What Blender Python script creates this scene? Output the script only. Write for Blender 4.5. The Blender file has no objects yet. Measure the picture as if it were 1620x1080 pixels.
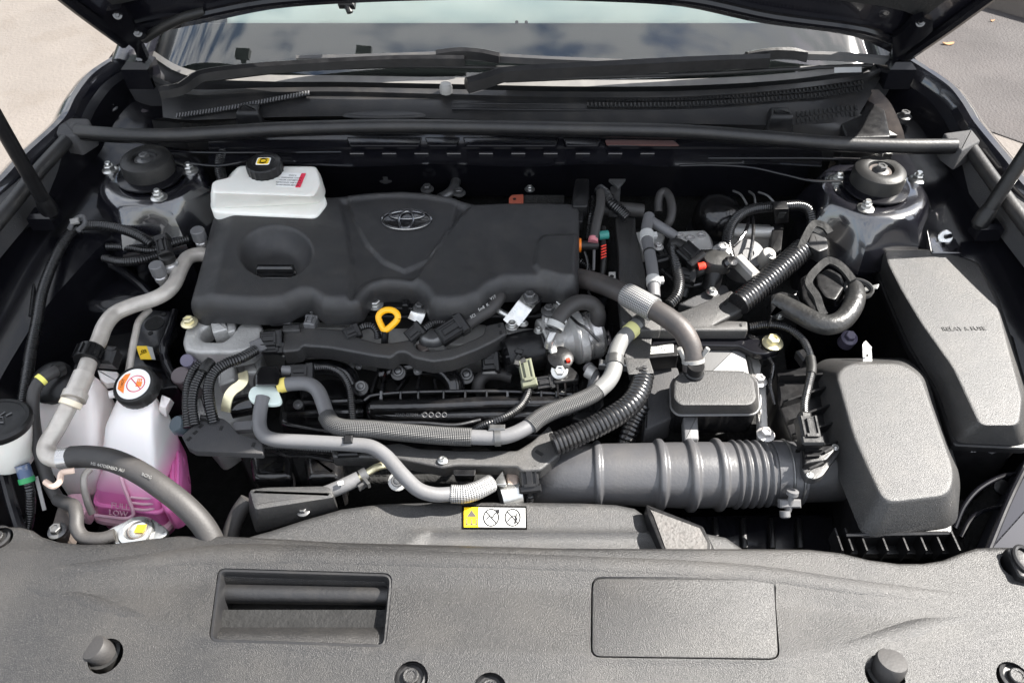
import bpy, math, random
import numpy as np
from mathutils import Vector, Matrix, geometry

# ---------------------------------------------------------------- camera, sky, sun, exposure
sc = bpy.context.scene
FPX, CAMZ, PITCH = 1260.0, 1.76, math.radians(46.5)
cd = bpy.data.cameras.new('camera')
cam = bpy.data.objects.new('camera', cd)
sc.collection.objects.link(cam)
cam.location = (0, 0, CAMZ)
cam.rotation_euler = (math.pi / 2 - PITCH, 0, 0)
cd.sensor_width, cd.lens = 36.0, 28.0
cd.clip_start, cd.clip_end = 0.02, 500
cd.dof.use_dof = True
cd.dof.focus_distance = 1.22
cd.dof.aperture_fstop = 13.0
sc.camera = cam
SUN = Vector((0.655, 0.20, 0.74)).normalized()
EXPOSURE = 2.28
CLOUD = (1.3, 1.7, 1.1)
sc.view_settings.view_transform = 'Standard'
sc.view_settings.look = 'None'
sc.view_settings.gamma = 1.0
sc.view_settings.exposure = EXPOSURE
sc.view_settings.use_curve_mapping = False
sc.cycles.max_bounces = 7
sc.cycles.transparent_max_bounces = 12
sc.cycles.sample_clamp_indirect = 6.0

w = bpy.data.worlds.new('World')
sc.world = w
w.use_nodes = True
nt = w.node_tree
nt.nodes.clear()
wo = nt.nodes.new('ShaderNodeOutputWorld')
bg = nt.nodes.new('ShaderNodeBackground')
bg.inputs['Strength'].default_value = 0.078
sky = nt.nodes.new('ShaderNodeTexSky')
sky.sky_type = 'NISHITA'
sky.sun_disc = False
sky.sun_elevation = math.asin(SUN.z)
sky.sun_rotation = math.atan2(SUN.x, SUN.y)
tc = nt.nodes.new('ShaderNodeTexCoord')
cn = nt.nodes.new('ShaderNodeTexNoise')
cn.inputs['Scale'].default_value = 11.0
cn.inputs['Detail'].default_value = 7
cn.inputs['Roughness'].default_value = 0.55
cr = nt.nodes.new('ShaderNodeValToRGB')
cr.color_ramp.elements[0].position = 0.38
cr.color_ramp.elements[1].position = 0.54
mx = nt.nodes.new('ShaderNodeMixRGB')
mx.inputs[2].default_value = (6.2, 6.3, 6.5, 1)
mpn = nt.nodes.new('ShaderNodeMapping')
mpn.inputs['Scale'].default_value = (0.8, 2.4, 1.0)
mpn.inputs['Location'].default_value = CLOUD
nt.links.new(tc.outputs['Generated'], mpn.inputs['Vector'])
nt.links.new(mpn.outputs[0], cn.inputs['Vector'])
nt.links.new(cn.outputs[0], cr.inputs[0])
nt.links.new(cr.outputs[0], mx.inputs[0])
nt.links.new(sky.outputs[0], mx.inputs[1])
nt.links.new(mx.outputs[0], bg.inputs['Color'])
nt.links.new(bg.outputs[0], wo.inputs[0])

ld = bpy.data.lights.new('sun', 'SUN')
ld.energy = 4.5
ld.angle = math.radians(0.5)
ld.color = (1.0, 0.955, 0.89)
lo = bpy.data.objects.new('sun', ld)
sc.collection.objects.link(lo)
lo.rotation_euler = SUN.to_track_quat('Z', 'Y').to_euler()

# ---------------------------------------------------------------- picture geometry -> world points
FWD = Vector((0, math.cos(PITCH), -math.sin(PITCH)))
UPV = Vector((0, math.sin(PITCH), math.cos(PITCH)))
EYE = Vector((0, 0, CAMZ))
def ray(px, py):
    return FWD + Vector(((px - 810) / FPX, 0, 0)) + UPV * ((540 - py) / FPX)
def P(px, py, z):
    d = ray(px, py)
    return EYE + d * ((z - CAMZ) / d.z)
def Q(px, py, y):
    d = ray(px, py)
    return EYE + d * (y / d.y)
def proj(x, y, z):
    c = y * FWD.y + (z - CAMZ) * FWD.z
    u = y * UPV.y + (z - CAMZ) * UPV.z
    return 810 + FPX * x / c, 540 - FPX * u / c
def pp(l, z=None):
    return [P(a[0], a[1], a[2] if len(a) > 2 else z) for a in l]
def mpx(p, n=1.0):
    return n * (p - EYE).dot(FWD) / FPX

# ---------------------------------------------------------------- mesh builder
class MB:
    def __init__(s):
        s.v, s.f, s.uv = [], [], []
    def add(s, vs, fs, uvs=None):
        o = len(s.v)
        s.v.extend([tuple(a) for a in vs])
        for k, f in enumerate(fs):
            s.f.append([i + o for i in f])
            s.uv.append(uvs[k] if uvs else None)
        return s
    def mesh(s, name, angle=32):
        me = bpy.data.meshes.new(name)
        me.from_pydata(s.v, [], s.f)
        if any(u for u in s.uv):
            ul = me.uv_layers.new(name='UVMap')
            flat = []
            for f, u in zip(s.f, s.uv):
                for k in range(len(f)):
                    flat.extend(u[k] if u else (0, 0))
            ul.data.foreach_set('uv', flat)
        me.polygons.foreach_set('use_smooth', [True] * len(me.polygons))
        me.update()
        me.set_sharp_from_angle(angle=math.radians(angle))
        return me

def smooth(pts, n=8):
    pts = [Vector(p) for p in pts]
    if len(pts) < 3:
        return pts
    P_ = [pts[0] * 2 - pts[1]] + pts + [pts[-1] * 2 - pts[-2]]
    out = []
    for i in range(1, len(P_) - 2):
        a, b, c, d = P_[i - 1:i + 3]
        tb = (c - a) * 0.5
        tc_ = (d - b) * 0.5
        L = (c - b).length
        if tb.length > 1.0 * L: tb *= L / tb.length
        if tc_.length > 1.0 * L: tc_ *= L / tc_.length
        for k in range(n):
            t = k / n
            t2, t3 = t * t, t * t * t
            out.append(b * (2 * t3 - 3 * t2 + 1) + tb * (t3 - 2 * t2 + t) + c * (-2 * t3 + 3 * t2) + tc_ * (t3 - t2))
    out.append(pts[-1])
    return out

def resample(pts, step):
    L = [0]
    for a, b in zip(pts, pts[1:]):
        L.append(L[-1] + (b - a).length)
    n = max(2, int(round(L[-1] / step)))
    out, j = [], 0
    for k in range(n + 1):
        s_ = L[-1] * k / n
        while j < len(L) - 2 and L[j + 1] < s_:
            j += 1
        d = L[j + 1] - L[j]
        out.append(pts[j].lerp(pts[j + 1], (s_ - L[j]) / d if d > 1e-9 else 0))
    return out

def tube(mb, pts, r, seg=12, cap=True, flat=1.0):
    n = len(pts)
    rr = r if isinstance(r, (list, tuple)) else [r] * n
    T = [((pts[min(i + 1, n - 1)] - pts[max(i - 1, 0)])).normalized() for i in range(n)]
    up = Vector((0, 0, 1)) if abs(T[0].z) < 0.9 else Vector((0, 1, 0))
    N = (up - T[0] * up.dot(T[0])).normalized()
    vs, fs, uvs, s_ = [], [], [], 0
    S = []
    for i in range(n):
        if i:
            N = N - T[i] * N.dot(T[i])
            N.normalize()
            s_ += (pts[i] - pts[i - 1]).length
        S.append(s_)
        B = T[i].cross(N)
        for k in range(seg):
            a = 2 * math.pi * k / seg
            vs.append(pts[i] + (N * math.cos(a) * flat + B * math.sin(a)) * rr[i])
    for i in range(n - 1):
        for k in range(seg):
            k2 = (k + 1) % seg
            fs.append([i * seg + k, (i + 1) * seg + k, (i + 1) * seg + k2, i * seg + k2])
            u0, u1 = k / seg, (k + 1) / seg
            uvs.append([(u0, S[i]), (u0, S[i + 1]), (u1, S[i + 1]), (u1, S[i])])
    if cap:
        fs.append(list(range(seg)))
        fs.append([(n - 1) * seg + k for k in range(seg)][::-1])
        uvs += [None, None]
    mb.add(vs, fs, uvs)
    return mb

def hose(pts, r, seg=14, n=8, step=None, mb=None):
    p = smooth(pts, n)
    if step: p = resample(p, step)
    return tube(mb or MB(), p, r, seg)

def corr(pts, r, pitch=0.0040, depth=0.15, seg=12, mb=None, pat=None):
    p = resample(smooth(pts, 10), pitch / 4)
    pat = pat or [0.985, 1, 0.985, 1 - depth]
    return tube(mb or MB(), p, [r * pat[i % 4] for i in range(len(p))], seg)

def lathe(mb, prof, c, axis=(0, 0, 1), seg=28, rf=None, cap0=True, cap1=True):
    A = Vector(axis).normalized()
    X = A.orthogonal().normalized() if abs(A.z) < 0.95 else Vector((1, 0, 0)) - A * A.x
    X.normalize()
    Y = A.cross(X)
    c = Vector(c)
    vs, fs = [], []
    for r, h in prof:
        for k in range(seg):
            a = 2 * math.pi * k / seg
            q = r * (rf(a, r, h) if rf else 1)
            vs.append(c + A * h + (X * math.cos(a) + Y * math.sin(a)) * q)
    n = len(prof)
    for i in range(n - 1):
        for k in range(seg):
            k2 = (k + 1) % seg
            fs.append([i * seg + k, i * seg + k2, (i + 1) * seg + k2, (i + 1) * seg + k])
    if cap0: fs.append([k for k in range(seg)][::-1])
    if cap1: fs.append([(n - 1) * seg + k for k in range(seg)])
    return mb.add(vs, fs)

def obox(mb, c, size, X=(1, 0, 0), Z=(0, 0, 1), b=0.0):
    """oriented box; b chamfers its upper rim"""
    X = Vector(X).normalized()
    Z = Vector(Z)
    Z = (Z - X * Z.dot(X)).normalized()
    Y = Z.cross(X)
    c = Vector(c)
    hx, hy, hz = [a / 2 for a in size]
    rings = [(hx, hy, -hz), (hx, hy, hz - b)]
    if b: rings.append((hx - b, hy - b, hz))
    vs = []
    for ax, ay, az in rings:
        for sx, sy in ((-1, -1), (1, -1), (1, 1), (-1, 1)):
            vs.append(c + X * ax * sx + Y * ay * sy + Z * az)
    n = len(rings)
    fs = [[3, 2, 1, 0], [(n - 1) * 4 + k for k in range(4)]]
    for i in range(n - 1):
        for k in range(4):
            fs.append([i * 4 + k, i * 4 + (k + 1) % 4, (i + 1) * 4 + (k + 1) % 4, (i + 1) * 4 + k])
    return mb.add(vs, fs)

def area2(p):
    return sum(a.x * b.y - b.x * a.y for a, b in zip(p, p[1:] + p[:1])) / 2
def ccw(p):
    p = [Vector(q) for q in p]
    return p if area2(p) > 0 else p[::-1]
def fillet(poly, r, n=3):
    out = []
    m = len(poly)
    for i in range(m):
        a, b, c = poly[i - 1], poly[i], poly[(i + 1) % m]
        u, v = a - b, c - b
        q = min(r, u.length * 0.45, v.length * 0.45)
        s0, s1 = b + u.normalized() * q, b + v.normalized() * q
        for k in range(n + 1):
            t = k / n
            out.append(s0 * (1 - t) ** 2 + b * 2 * t * (1 - t) + s1 * t * t)
    return out
def inset(poly, d):
    out = []
    m = len(poly)
    for i in range(m):
        a, b, c = poly[i - 1], poly[i], poly[(i + 1) % m]
        e0, e1 = (b - a).to_2d(), (c - b).to_2d()
        if e0.length < 1e-9: e0 = e1
        if e1.length < 1e-9: e1 = e0
        n0 = Vector((-e0.y, e0.x)).normalized()
        n1 = Vector((-e1.y, e1.x)).normalized()
        nn = n0 + n1
        if nn.length < 1e-6: nn = n0.copy()
        nn.normalize()
        k = d / max(0.45, nn.dot(n0))
        out.append(Vector((b.x + nn.x * k, b.y + nn.y * k, b.z)))
    return out
def loft(mb, rings, cap0=True, cap1=True, closed=True):
    m = len(rings[0])
    vs = [v for r in rings for v in r]
    fs = []
    for i in range(len(rings) - 1):
        for k in range(m if closed else m - 1):
            k2 = (k + 1) % m
            fs.append([i * m + k, i * m + k2, (i + 1) * m + k2, (i + 1) * m + k])
    if cap0: fs.append(list(range(m))[::-1])
    if cap1: fs.append([(len(rings) - 1) * m + k for k in range(m)])
    return mb.add(vs, fs)
def slab(mb, poly, h, b=0.003, fil=0.006, taper=0.0, nf=3, nb=3):
    """solid with the given top outline, thickness h, rounded upper rim; the foot flares out by taper"""
    p = ccw(poly)
    if fil: p = fillet(p, fil, nf)
    dz = Vector((0, 0, 1))
    rings = [[q - dz * h for q in inset(p, -taper)]]
    b = min(b, h * 0.8)
    rings.append([q - dz * b for q in p])
    for k in range(1, nb + 1):
        a = math.pi / 2 * k / nb
        rings.append([q - dz * (b * (1 - math.sin(a))) for q in inset(p, b * (1 - math.cos(a)))])
    return loft(mb, rings)

def seg_dist(pts, poly):
    """unsigned distance and inside flag, numpy; pts (n,2), poly (m,2)"""
    A = np.asarray(poly, float)
    B = np.roll(A, -1, 0)
    d = np.full(len(pts), 1e9)
    ins = np.zeros(len(pts), bool)
    x, y = pts[:, 0], pts[:, 1]
    for a, b in zip(A, B):
        e = b - a
        L = e.dot(e) or 1e-12
        t = np.clip(((x - a[0]) * e[0] + (y - a[1]) * e[1]) / L, 0, 1)
        d = np.minimum(d, np.hypot(x - a[0] - t * e[0], y - a[1] - t * e[1]))
        if a[1] != b[1]:
            c = ((a[1] > y) != (b[1] > y)) & (x < (b[0] - a[0]) * (y - a[1]) / (b[1] - a[1]) + a[0])
            ins ^= c
    return d, ins
def sdist(pts, poly):
    d, i = seg_dist(pts, poly)
    return np.where(i, d, -d)
def sstep(a, b, x):
    t = np.clip((x - a) / (b - a), 0, 1)
    return t * t * (3 - 2 * t)

def relief(mb, poly, zf, h, res=0.006, rings=(0.0015, 0.004, 0.008, 0.014), holes=(), hole_h=0.02, keep=0.4):
    """a moulded panel: exact outline (and holes), height zf(xy, distance to the rim), skirt of depth h"""
    rp = lambda l, s: [q for a, b in zip(l, l[1:] + l[:1]) for q in
                       [a.lerp(b, k / max(1, math.ceil((b - a).length / s))) for k in range(max(1, math.ceil((b - a).length / s)))]]
    poly = rp(ccw(poly), res * 1.4)
    pl = np.array([[q.x, q.y] for q in poly])
    holes = [rp(ccw(hh), res * 1.4) for hh in holes]
    hl = [np.array([[q.x, q.y] for q in hh]) for hh in holes]
    pts = [tuple(q) for q in pl]
    edges = [(i, (i + 1) % len(pl)) for i in range(len(pl))]
    for hh in hl:
        o = len(pts)
        pts += [tuple(q) for q in hh]
        edges += [(o + i, o + (i + 1) % len(hh)) for i in range(len(hh))]
    nb = len(pts)
    extra = []
    for r in rings:
        for q, L in [(poly, 1)] + [(hh, -1) for hh in holes]:
            extra += [(v.x, v.y, r) for v in inset(q, r * L)]
    x0, y0 = pl.min(0)
    x1, y1 = pl.max(0)
    gx, gy = np.meshgrid(np.arange(x0 + res / 2, x1, res), np.arange(y0 + res / 2, y1, res))
    gx = gx + (np.arange(gx.shape[0]) % 2)[:, None] * res / 2
    lim = rings[-1] if rings else res
    extra = np.vstack([np.array(extra).reshape(-1, 3), np.c_[gx.ravel(), gy.ravel(), np.full(gx.size, lim + res * keep)]])
    d = sdist(extra[:, :2], pl)
    for hh in hl:
        d = np.minimum(d, -sdist(extra[:, :2], hh))
    extra = extra[d > extra[:, 2] * 0.93][:, :2]
    allp = [Vector(p) for p in pts] + [Vector(p) for p in extra]
    v2, e2, f2, _, _, _ = geometry.delaunay_2d_cdt(allp, edges, [], 0, 1e-7)
    V = np.array([[q.x, q.y] for q in v2])
    F = [list(f) for f in f2]
    C = np.array([V[f].mean(0) for f in F])
    ok = sdist(C, pl) > 0
    for hh in hl:
        ok &= sdist(C, hh) < 0
    F = [f for f, k in zip(F, ok) if k]
    dv = np.abs(sdist(V, pl))
    Z = zf(V, dv)
    vs = [(a[0], a[1], z) for a, z in zip(V, Z)]
    F = [f if (V[f[1]] - V[f[0]])[0] * (V[f[2]] - V[f[0]])[1] - (V[f[1]] - V[f[0]])[1] * (V[f[2]] - V[f[0]])[0] > 0 else f[::-1] for f in F]
    mb.add(vs, F)
    for q, L, s in [(pl, h, 1)] + [(hh, hole_h, -1) for hh in hl]:
        zz = zf(q, np.zeros(len(q)))
        top = [Vector((a[0], a[1], z)) for a, z in zip(q, zz)]
        bot = [t - Vector((0, 0, L)) for t in top]
        if s > 0: loft(mb, [bot, top], False, False)
        else: loft(mb, [top, bot], False, False)
    return mb

def strip(mb, rows):
    """open sheet lofted through rows of points"""
    return loft(mb, rows, False, False, closed=False)

# ---------------------------------------------------------------- objects
ENT = {}
def link(o, parent, wl):
    sc.collection.objects.link(o)
    ENT[o.name] = (o, parent, Vector(wl))
    return o
def tags(o, label, cat, group=None, kind=None):
    if label: o['label'] = label
    if cat: o['category'] = cat
    if group: o['group'] = group
    if kind: o['kind'] = kind
    return o
def T(name, label, cat, group=None):
    return tags(link(bpy.data.objects.new(name, None), None, (0, 0, 0)), label, cat, group)
def part(name, mb, m, parent=None, label=None, angle=32, loc=None, rot=None, scale=None, kind=None):
    if isinstance(mb, MB):
        me = mb.mesh(name, angle)
        me.materials.append(m)
        if loc is None:
            co = np.array(mb.v)
            c = Vector(((co[:, 0].min() + co[:, 0].max()) / 2, (co[:, 1].min() + co[:, 1].max()) / 2, co[:, 2].min()))
            me.transform(Matrix.Translation(-c))
            loc = c
    else:
        me = mb
    o = link(bpy.data.objects.new(name, me), parent, loc)
    if rot is not None:
        o.rotation_mode = 'QUATERNION'
        o.rotation_quaternion = rot
    if scale is not None: o.scale = (scale,) * 3 if not hasattr(scale, '__len__') else scale
    if label: o['label'] = label
    if kind: o['kind'] = kind
    return o
def one(name, label, cat, mb, m, group=None, **k):
    return tags(part(name, mb, m, None, **k), label, cat, group)
def setting(name, mb, m):
    return tags(part(name, mb, m), None, None, None, 'structure')
def finalize():
    kids = {}
    for n, (o, p, wl) in ENT.items():
        if p: kids.setdefault(p.name, []).append(n)
    def verts(n):
        o, p, wl = ENT[n]
        out = []
        if o.type == 'MESH':
            mm = o.rotation_quaternion.to_matrix() if o.rotation_mode == 'QUATERNION' else Matrix.Identity(3)
            for c in o.bound_box:
                v = Vector((c[0] * o.scale.x, c[1] * o.scale.y, c[2] * o.scale.z))
                out.append(wl + mm @ v)
        for k in kids.get(n, ()):
            out += verts(k)
        return out
    for n, (o, p, wl) in list(ENT.items()):
        if o.type == 'EMPTY':
            v = verts(n)
            if v:
                ENT[n] = (o, p, Vector(((min(a.x for a in v) + max(a.x for a in v)) / 2, (min(a.y for a in v) + max(a.y for a in v)) / 2, min(a.z for a in v))))
    for n, (o, p, wl) in ENT.items():
        if p:
            o.parent = p
            o.location = wl - ENT[p.name][2]
        else:
            o.location = wl

# ---------------------------------------------------------------- materials
MATS = {}
def mat(name, col, rough=0.5, metal=0.0, grain=None, var=None, dust=None, coat=0.0, spec=0.5, trans=0.0, sss=0.0, sheen=0.0, ior=None, speck=None):
    """grain=(scale, distance) fine relief; var=(scale, amount) colour mottle; dust=(scale, amount, colour); speck=(scale, amount, colour)"""
    m = bpy.data.materials.new(name)
    m.use_nodes = True
    nt = m.node_tree
    b = nt.nodes['Principled BSDF']
    L = nt.links.new
    b.inputs['Base Color'].default_value = (*col, 1)
    b.inputs['Roughness'].default_value = rough
    b.inputs['Metallic'].default_value = metal
    b.inputs['Specular IOR Level'].default_value = spec
    b.inputs['Coat Weight'].default_value = coat
    b.inputs['Coat Roughness'].default_value = 0.04
    b.inputs['Transmission Weight'].default_value = trans
    if ior: b.inputs['IOR'].default_value = ior
    if sss:
        b.inputs['Subsurface Weight'].default_value = sss
        b.inputs['Subsurface Radius'].default_value = (0.02, 0.015, 0.015)
        b.inputs['Subsurface Scale'].default_value = 0.6
    tc = nt.nodes.new('ShaderNodeTexCoord')
    def noise(scale, detail=3, rg=0.55):
        n = nt.nodes.new('ShaderNodeTexNoise')
        n.inputs['Scale'].default_value = scale
        n.inputs['Detail'].default_value = detail
        n.inputs['Roughness'].default_value = rg
        L(tc.outputs['Object'], n.inputs['Vector'])
        return n.outputs[0]
    cur = None
    def mixcol(fac, c2, mode='MIX'):
        nonlocal cur
        x = nt.nodes.new('ShaderNodeMixRGB')
        x.blend_type = mode
        if cur: L(cur, x.inputs[1])
        else: x.inputs[1].default_value = (*col, 1)
        L(fac, x.inputs[0])
        x.inputs[2].default_value = (*c2, 1)
        cur = x.outputs[0]
    def ramp(src, lo, hi, a=0.0, c=1.0):
        r = nt.nodes.new('ShaderNodeMapRange')
        r.inputs[1].default_value, r.inputs[2].default_value = lo, hi
        r.inputs[3].default_value, r.inputs[4].default_value = a, c
        L(src, r.inputs[0])
        return r.outputs[0]
    if var:
        mixcol(ramp(noise(var[0], 5), 0.3, 0.7, 0, 1), tuple(min(1, c * (1 + var[1])) for c in col))
        rr = ramp(noise(var[0] * 1.7, 4), 0.3, 0.7, max(0.02, rough - 0.08), min(1, rough + 0.1))
        L(rr, b.inputs['Roughness'])
    if dust:
        mixcol(ramp(noise(dust[0], 6, 0.65), 0.45, 0.75, 0, dust[1]), dust[2])
    if speck:
        mixcol(ramp(noise(speck[0], 2), 0.52, 0.66, 0, speck[1]), speck[2])
    if cur: L(cur, b.inputs['Base Color'])
    if grain:
        bm = nt.nodes.new('ShaderNodeBump')
        bm.inputs['Distance'].default_value = grain[1]
        bm.inputs['Strength'].default_value = 1.0
        L(noise(grain[0], 2, 0.6), bm.inputs['Height'])
        L(bm.outputs[0], b.inputs['Normal'])
    MATS[name] = m
    return m

DUST = (0.16, 0.14, 0.115)
M_grain = mat('grained black plastic', (0.014, 0.014, 0.0145), 0.5, grain=(820, 0.0008), dust=(14, 0.12, DUST), spec=0.7, speck=(900, 0.6, (0.075, 0.073, 0.071)))  # paler specks put the sun glints of the grain into the colour
M_panel = mat('dusty grained panel plastic', (0.008, 0.0078, 0.008), 0.47, grain=(760, 0.0009), dust=(6, 0.45, (0.045, 0.041, 0.036)), spec=0.55, speck=(820, 0.6, (0.055, 0.052, 0.049)))  # sun glints on the grain are coloured in as pale specks
M_cover = mat('charcoal cover plastic', (0.0125, 0.0125, 0.0135), 0.5, grain=(900, 0.0005), var=(20, 0.3), dust=(25, 0.08, DUST), spec=0.55, speck=(800, 0.35, (0.038, 0.037, 0.036)))
M_plas = mat('satin black plastic', (0.0045, 0.0045, 0.005), 0.36, spec=0.32, var=(30, 0.5), dust=(30, 0.025, DUST), grain=(140, 0.0003))
M_glossp = mat('glossy black plastic', (0.004, 0.004, 0.0045), 0.17, spec=0.6, var=(30, 0.5), dust=(40, 0.05, DUST), grain=(70, 0.0006))
M_cond = mat('shiny black conduit plastic', (0.006, 0.006, 0.0065), 0.27, spec=0.65, var=(40, 0.5), dust=(30, 0.03, DUST))
M_paint = mat('black body paint', (0.006, 0.006, 0.009), 0.25, coat=1.0, dust=(20, 0.03, DUST))
M_bay = mat('black bay paint', (0.004, 0.004, 0.0055), 0.22, spec=0.3, coat=0.10, dust=(12, 0.012, DUST), grain=(18, 0.0008))
M_tower = mat('glossy tower paint', (0.005, 0.005, 0.0075), 0.22, spec=1.0, coat=1.0, dust=(12, 0.02, DUST), grain=(14, 0.0006))
M_rustd = mat('dull red primer', (0.055, 0.020, 0.016), 0.5)
M_dgrey = mat('dark grey moulding', (0.028, 0.028, 0.029), 0.45, grain=(300, 0.0003), dust=(30, 0.1, DUST))
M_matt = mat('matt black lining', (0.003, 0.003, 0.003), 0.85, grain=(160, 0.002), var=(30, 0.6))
M_rub = mat('black rubber', (0.011, 0.011, 0.011), 0.5, spec=0.35, dust=(20, 0.08, DUST), grain=(300, 0.0003))
M_seal = mat('seal rubber', (0.009, 0.009, 0.0098), 0.48, dust=(12, 0.1, DUST), grain=(200, 0.0004))
M_foam = mat('charcoal foam', (0.032, 0.032, 0.034), 0.8, grain=(420, 0.001), dust=(12, 0.12, DUST))
M_hose = mat('dusty rubber hose', (0.024, 0.0225, 0.022), 0.6, dust=(18, 0.2, (0.09, 0.08, 0.07)), grain=(300, 0.0003))
M_brown = mat('brownish rubber hose', (0.030, 0.0265, 0.0255), 0.55, dust=(18, 0.25, (0.2, 0.16, 0.14)), grain=(300, 0.0002))
M_grey = mat('grey vinyl tube', (0.105, 0.105, 0.109), 0.5, var=(25, -0.15), dust=(25, 0.2, (0.12, 0.11, 0.1)), grain=(250, 0.0002))
M_alu = mat('cast aluminium', (0.42, 0.415, 0.40), 0.4, 0.35, grain=(260, 0.0009), var=(24, -0.25))
M_alum = mat('machined aluminium', (0.46, 0.45, 0.44), 0.26, 0.65, grain=(120, 0.0003), var=(18, -0.12))
M_pipe = mat('oxidised aluminium pipe', (0.50, 0.465, 0.42), 0.42, 0.3, grain=(90, 0.0008), var=(35, -0.3), dust=(45, 0.45, (0.33, 0.29, 0.25)))
M_zinc = mat('zinc plated steel', (0.62, 0.62, 0.60), 0.3, 0.95, var=(60, -0.3))
M_dark = mat('dark phosphated steel', (0.10, 0.10, 0.10), 0.38, 0.7, var=(50, 0.5))
M_brass = mat('yellow chromate steel', (0.85, 0.78, 0.52), 0.35, 0.8, var=(50, -0.15))
M_white = mat('milky reservoir plastic', (0.74, 0.73, 0.68), 0.38, sss=0.35, var=(14, -0.08), dust=(14, 0.15, (0.55, 0.48, 0.38)), grain=(220, 0.0003))
M_milk = mat('pinkish milky plastic', (0.92, 0.86, 0.83), 0.36, sss=0.3, var=(10, -0.06), dust=(10, 0.15, (0.7, 0.55, 0.5)))
M_pink = mat('pink coolant through plastic', (0.94, 0.24, 0.58), 0.3, sss=0.25, var=(12, -0.2))
M_pale = mat('pale pink tank rim', (0.82, 0.50, 0.60), 0.34, sss=0.3, var=(16, -0.12))
M_yel = mat('yellow plastic', (0.85, 0.42, 0.005), 0.35, grain=(200, 0.0002))
M_ora = mat('orange plastic', (0.85, 0.20, 0.01), 0.4)
M_red = mat('red plastic', (0.75, 0.04, 0.02), 0.4)
M_lilac = mat('lilac plastic', (0.10, 0.09, 0.135), 0.4)
M_teal = mat('teal tape', (0.03, 0.20, 0.17), 0.5)
M_gpl = mat('grey plastic', (0.10, 0.10, 0.103), 0.45, grain=(300, 0.0003), dust=(30, 0.15, DUST))
M_lgpl = mat('pale grey plastic', (0.22, 0.215, 0.205), 0.4, dust=(30, 0.2, DUST))
M_gask = mat('pale green gasket plastic', (0.60, 0.68, 0.63), 0.45)
M_lab = mat('white label', (0.36, 0.36, 0.35), 0.7, spec=0.2)
M_labw = mat('white label lifted for shade', (0.78, 0.78, 0.76), 0.45)  # lighter copy of the white label, its colour raised for labels in shade
M_laby = mat('yellow label', (0.85, 0.55, 0.01), 0.4)
M_labr = mat('red label print', (0.65, 0.02, 0.06), 0.4)
M_laboj = mat('orange label print', (0.85, 0.22, 0.02), 0.4)
M_ink = mat('black ink', (0.004, 0.004, 0.004), 0.95, spec=0.05)
M_inkg = mat('grey ink', (0.02, 0.02, 0.021), 0.95, spec=0.05)
M_emb = mat('dark chrome', (0.30, 0.30, 0.31), 0.2, 0.95)
M_rust = mat('red oxide primer', (0.30, 0.075, 0.045), 0.55, grain=(200, 0.0004))
M_felt = mat('sound felt', (0.004, 0.0038, 0.0034), 0.95, grain=(220, 0.004), speck=(400, 0.5, (0.03, 0.028, 0.024)))
M_brk = mat('dusty brown steel', (0.06, 0.05, 0.046), 0.6, 0.2, dust=(30, 0.4, (0.2, 0.16, 0.13)))
M_conc = mat('concrete paving', (0.118, 0.104, 0.093), 0.9, var=(0.8, -0.2), dust=(3, 0.3, (0.145, 0.128, 0.113)), grain=(60, 0.004), speck=(5, 0.35, (0.08, 0.066, 0.054)))
M_asph = mat('tree shaded asphalt', (0.021, 0.0182, 0.018), 0.85, var=(1.3, 0.8), dust=(1.6, 0.7, (0.055, 0.048, 0.046)), grain=(90, 0.006))  # tree shade and its dapples are put into the asphalt colour
M_leaf = mat('dry leaf', (0.22, 0.115, 0.045), 0.7)
M_pad = mat('cabin trim pale', (0.74, 0.78, 0.75), 0.8, var=(3, -0.15))
M_dash = mat('dashboard top', (0.02, 0.02, 0.022), 0.75, grain=(300, 0.0004))
M_frit = mat('dusty glass border', (0.13, 0.125, 0.12), 0.4, dust=(20, 0.4, (0.25, 0.24, 0.22)))

def nodemat(name, build):
    m = bpy.data.materials.new(name)
    m.use_nodes = True
    build(m.node_tree, m.node_tree.nodes['Principled BSDF'])
    return m
def braid(name, c0, c1, nu, nv, metal=0.0):
    def f(nt, b):
        L = nt.links.new
        uv = nt.nodes.new('ShaderNodeUVMap')
        sp = nt.nodes.new('ShaderNodeSeparateXYZ')
        L(uv.outputs[0], sp.inputs[0])
        def mth(op, a, c):
            n = nt.nodes.new('ShaderNodeMath')
            n.operation = op
            for i, q in enumerate((a, c)):
                if q is None: continue
                if isinstance(q, (int, float)): n.inputs[i].default_value = q
                else: L(q, n.inputs[i])
            return n.outputs[0]
        u = mth('MULTIPLY', sp.outputs[0], nu * 2 * math.pi)
        v = mth('MULTIPLY', sp.outputs[1], nv * 2 * math.pi)
        a = mth('SINE', mth('ADD', u, v), None)
        c = mth('SINE', mth('SUBTRACT', u, v), None)
        h = mth('MULTIPLY', mth('ADD', mth('MULTIPLY', a, c), 1.0), 0.5)
        x = nt.nodes.new('ShaderNodeMixRGB')
        L(h, x.inputs[0])
        x.inputs[1].default_value = (*c0, 1)
        x.inputs[2].default_value = (*c1, 1)
        L(x.outputs[0], b.inputs['Base Color'])
        b.inputs['Roughness'].default_value = 0.4
        b.inputs['Metallic'].default_value = metal
        bm = nt.nodes.new('ShaderNodeBump')
        bm.inputs['Distance'].default_value = 0.0010
        L(h, bm.inputs['Height'])
        L(bm.outputs[0], b.inputs['Normal'])
    return nodemat(name, f)
M_braid = braid('dark braided sleeve', (0.010, 0.010, 0.010), (0.055, 0.055, 0.055), 18, 190)
M_braids = braid('silvery braided sleeve', (0.03, 0.03, 0.03), (0.36, 0.36, 0.36), 16, 165, 0.4)
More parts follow.
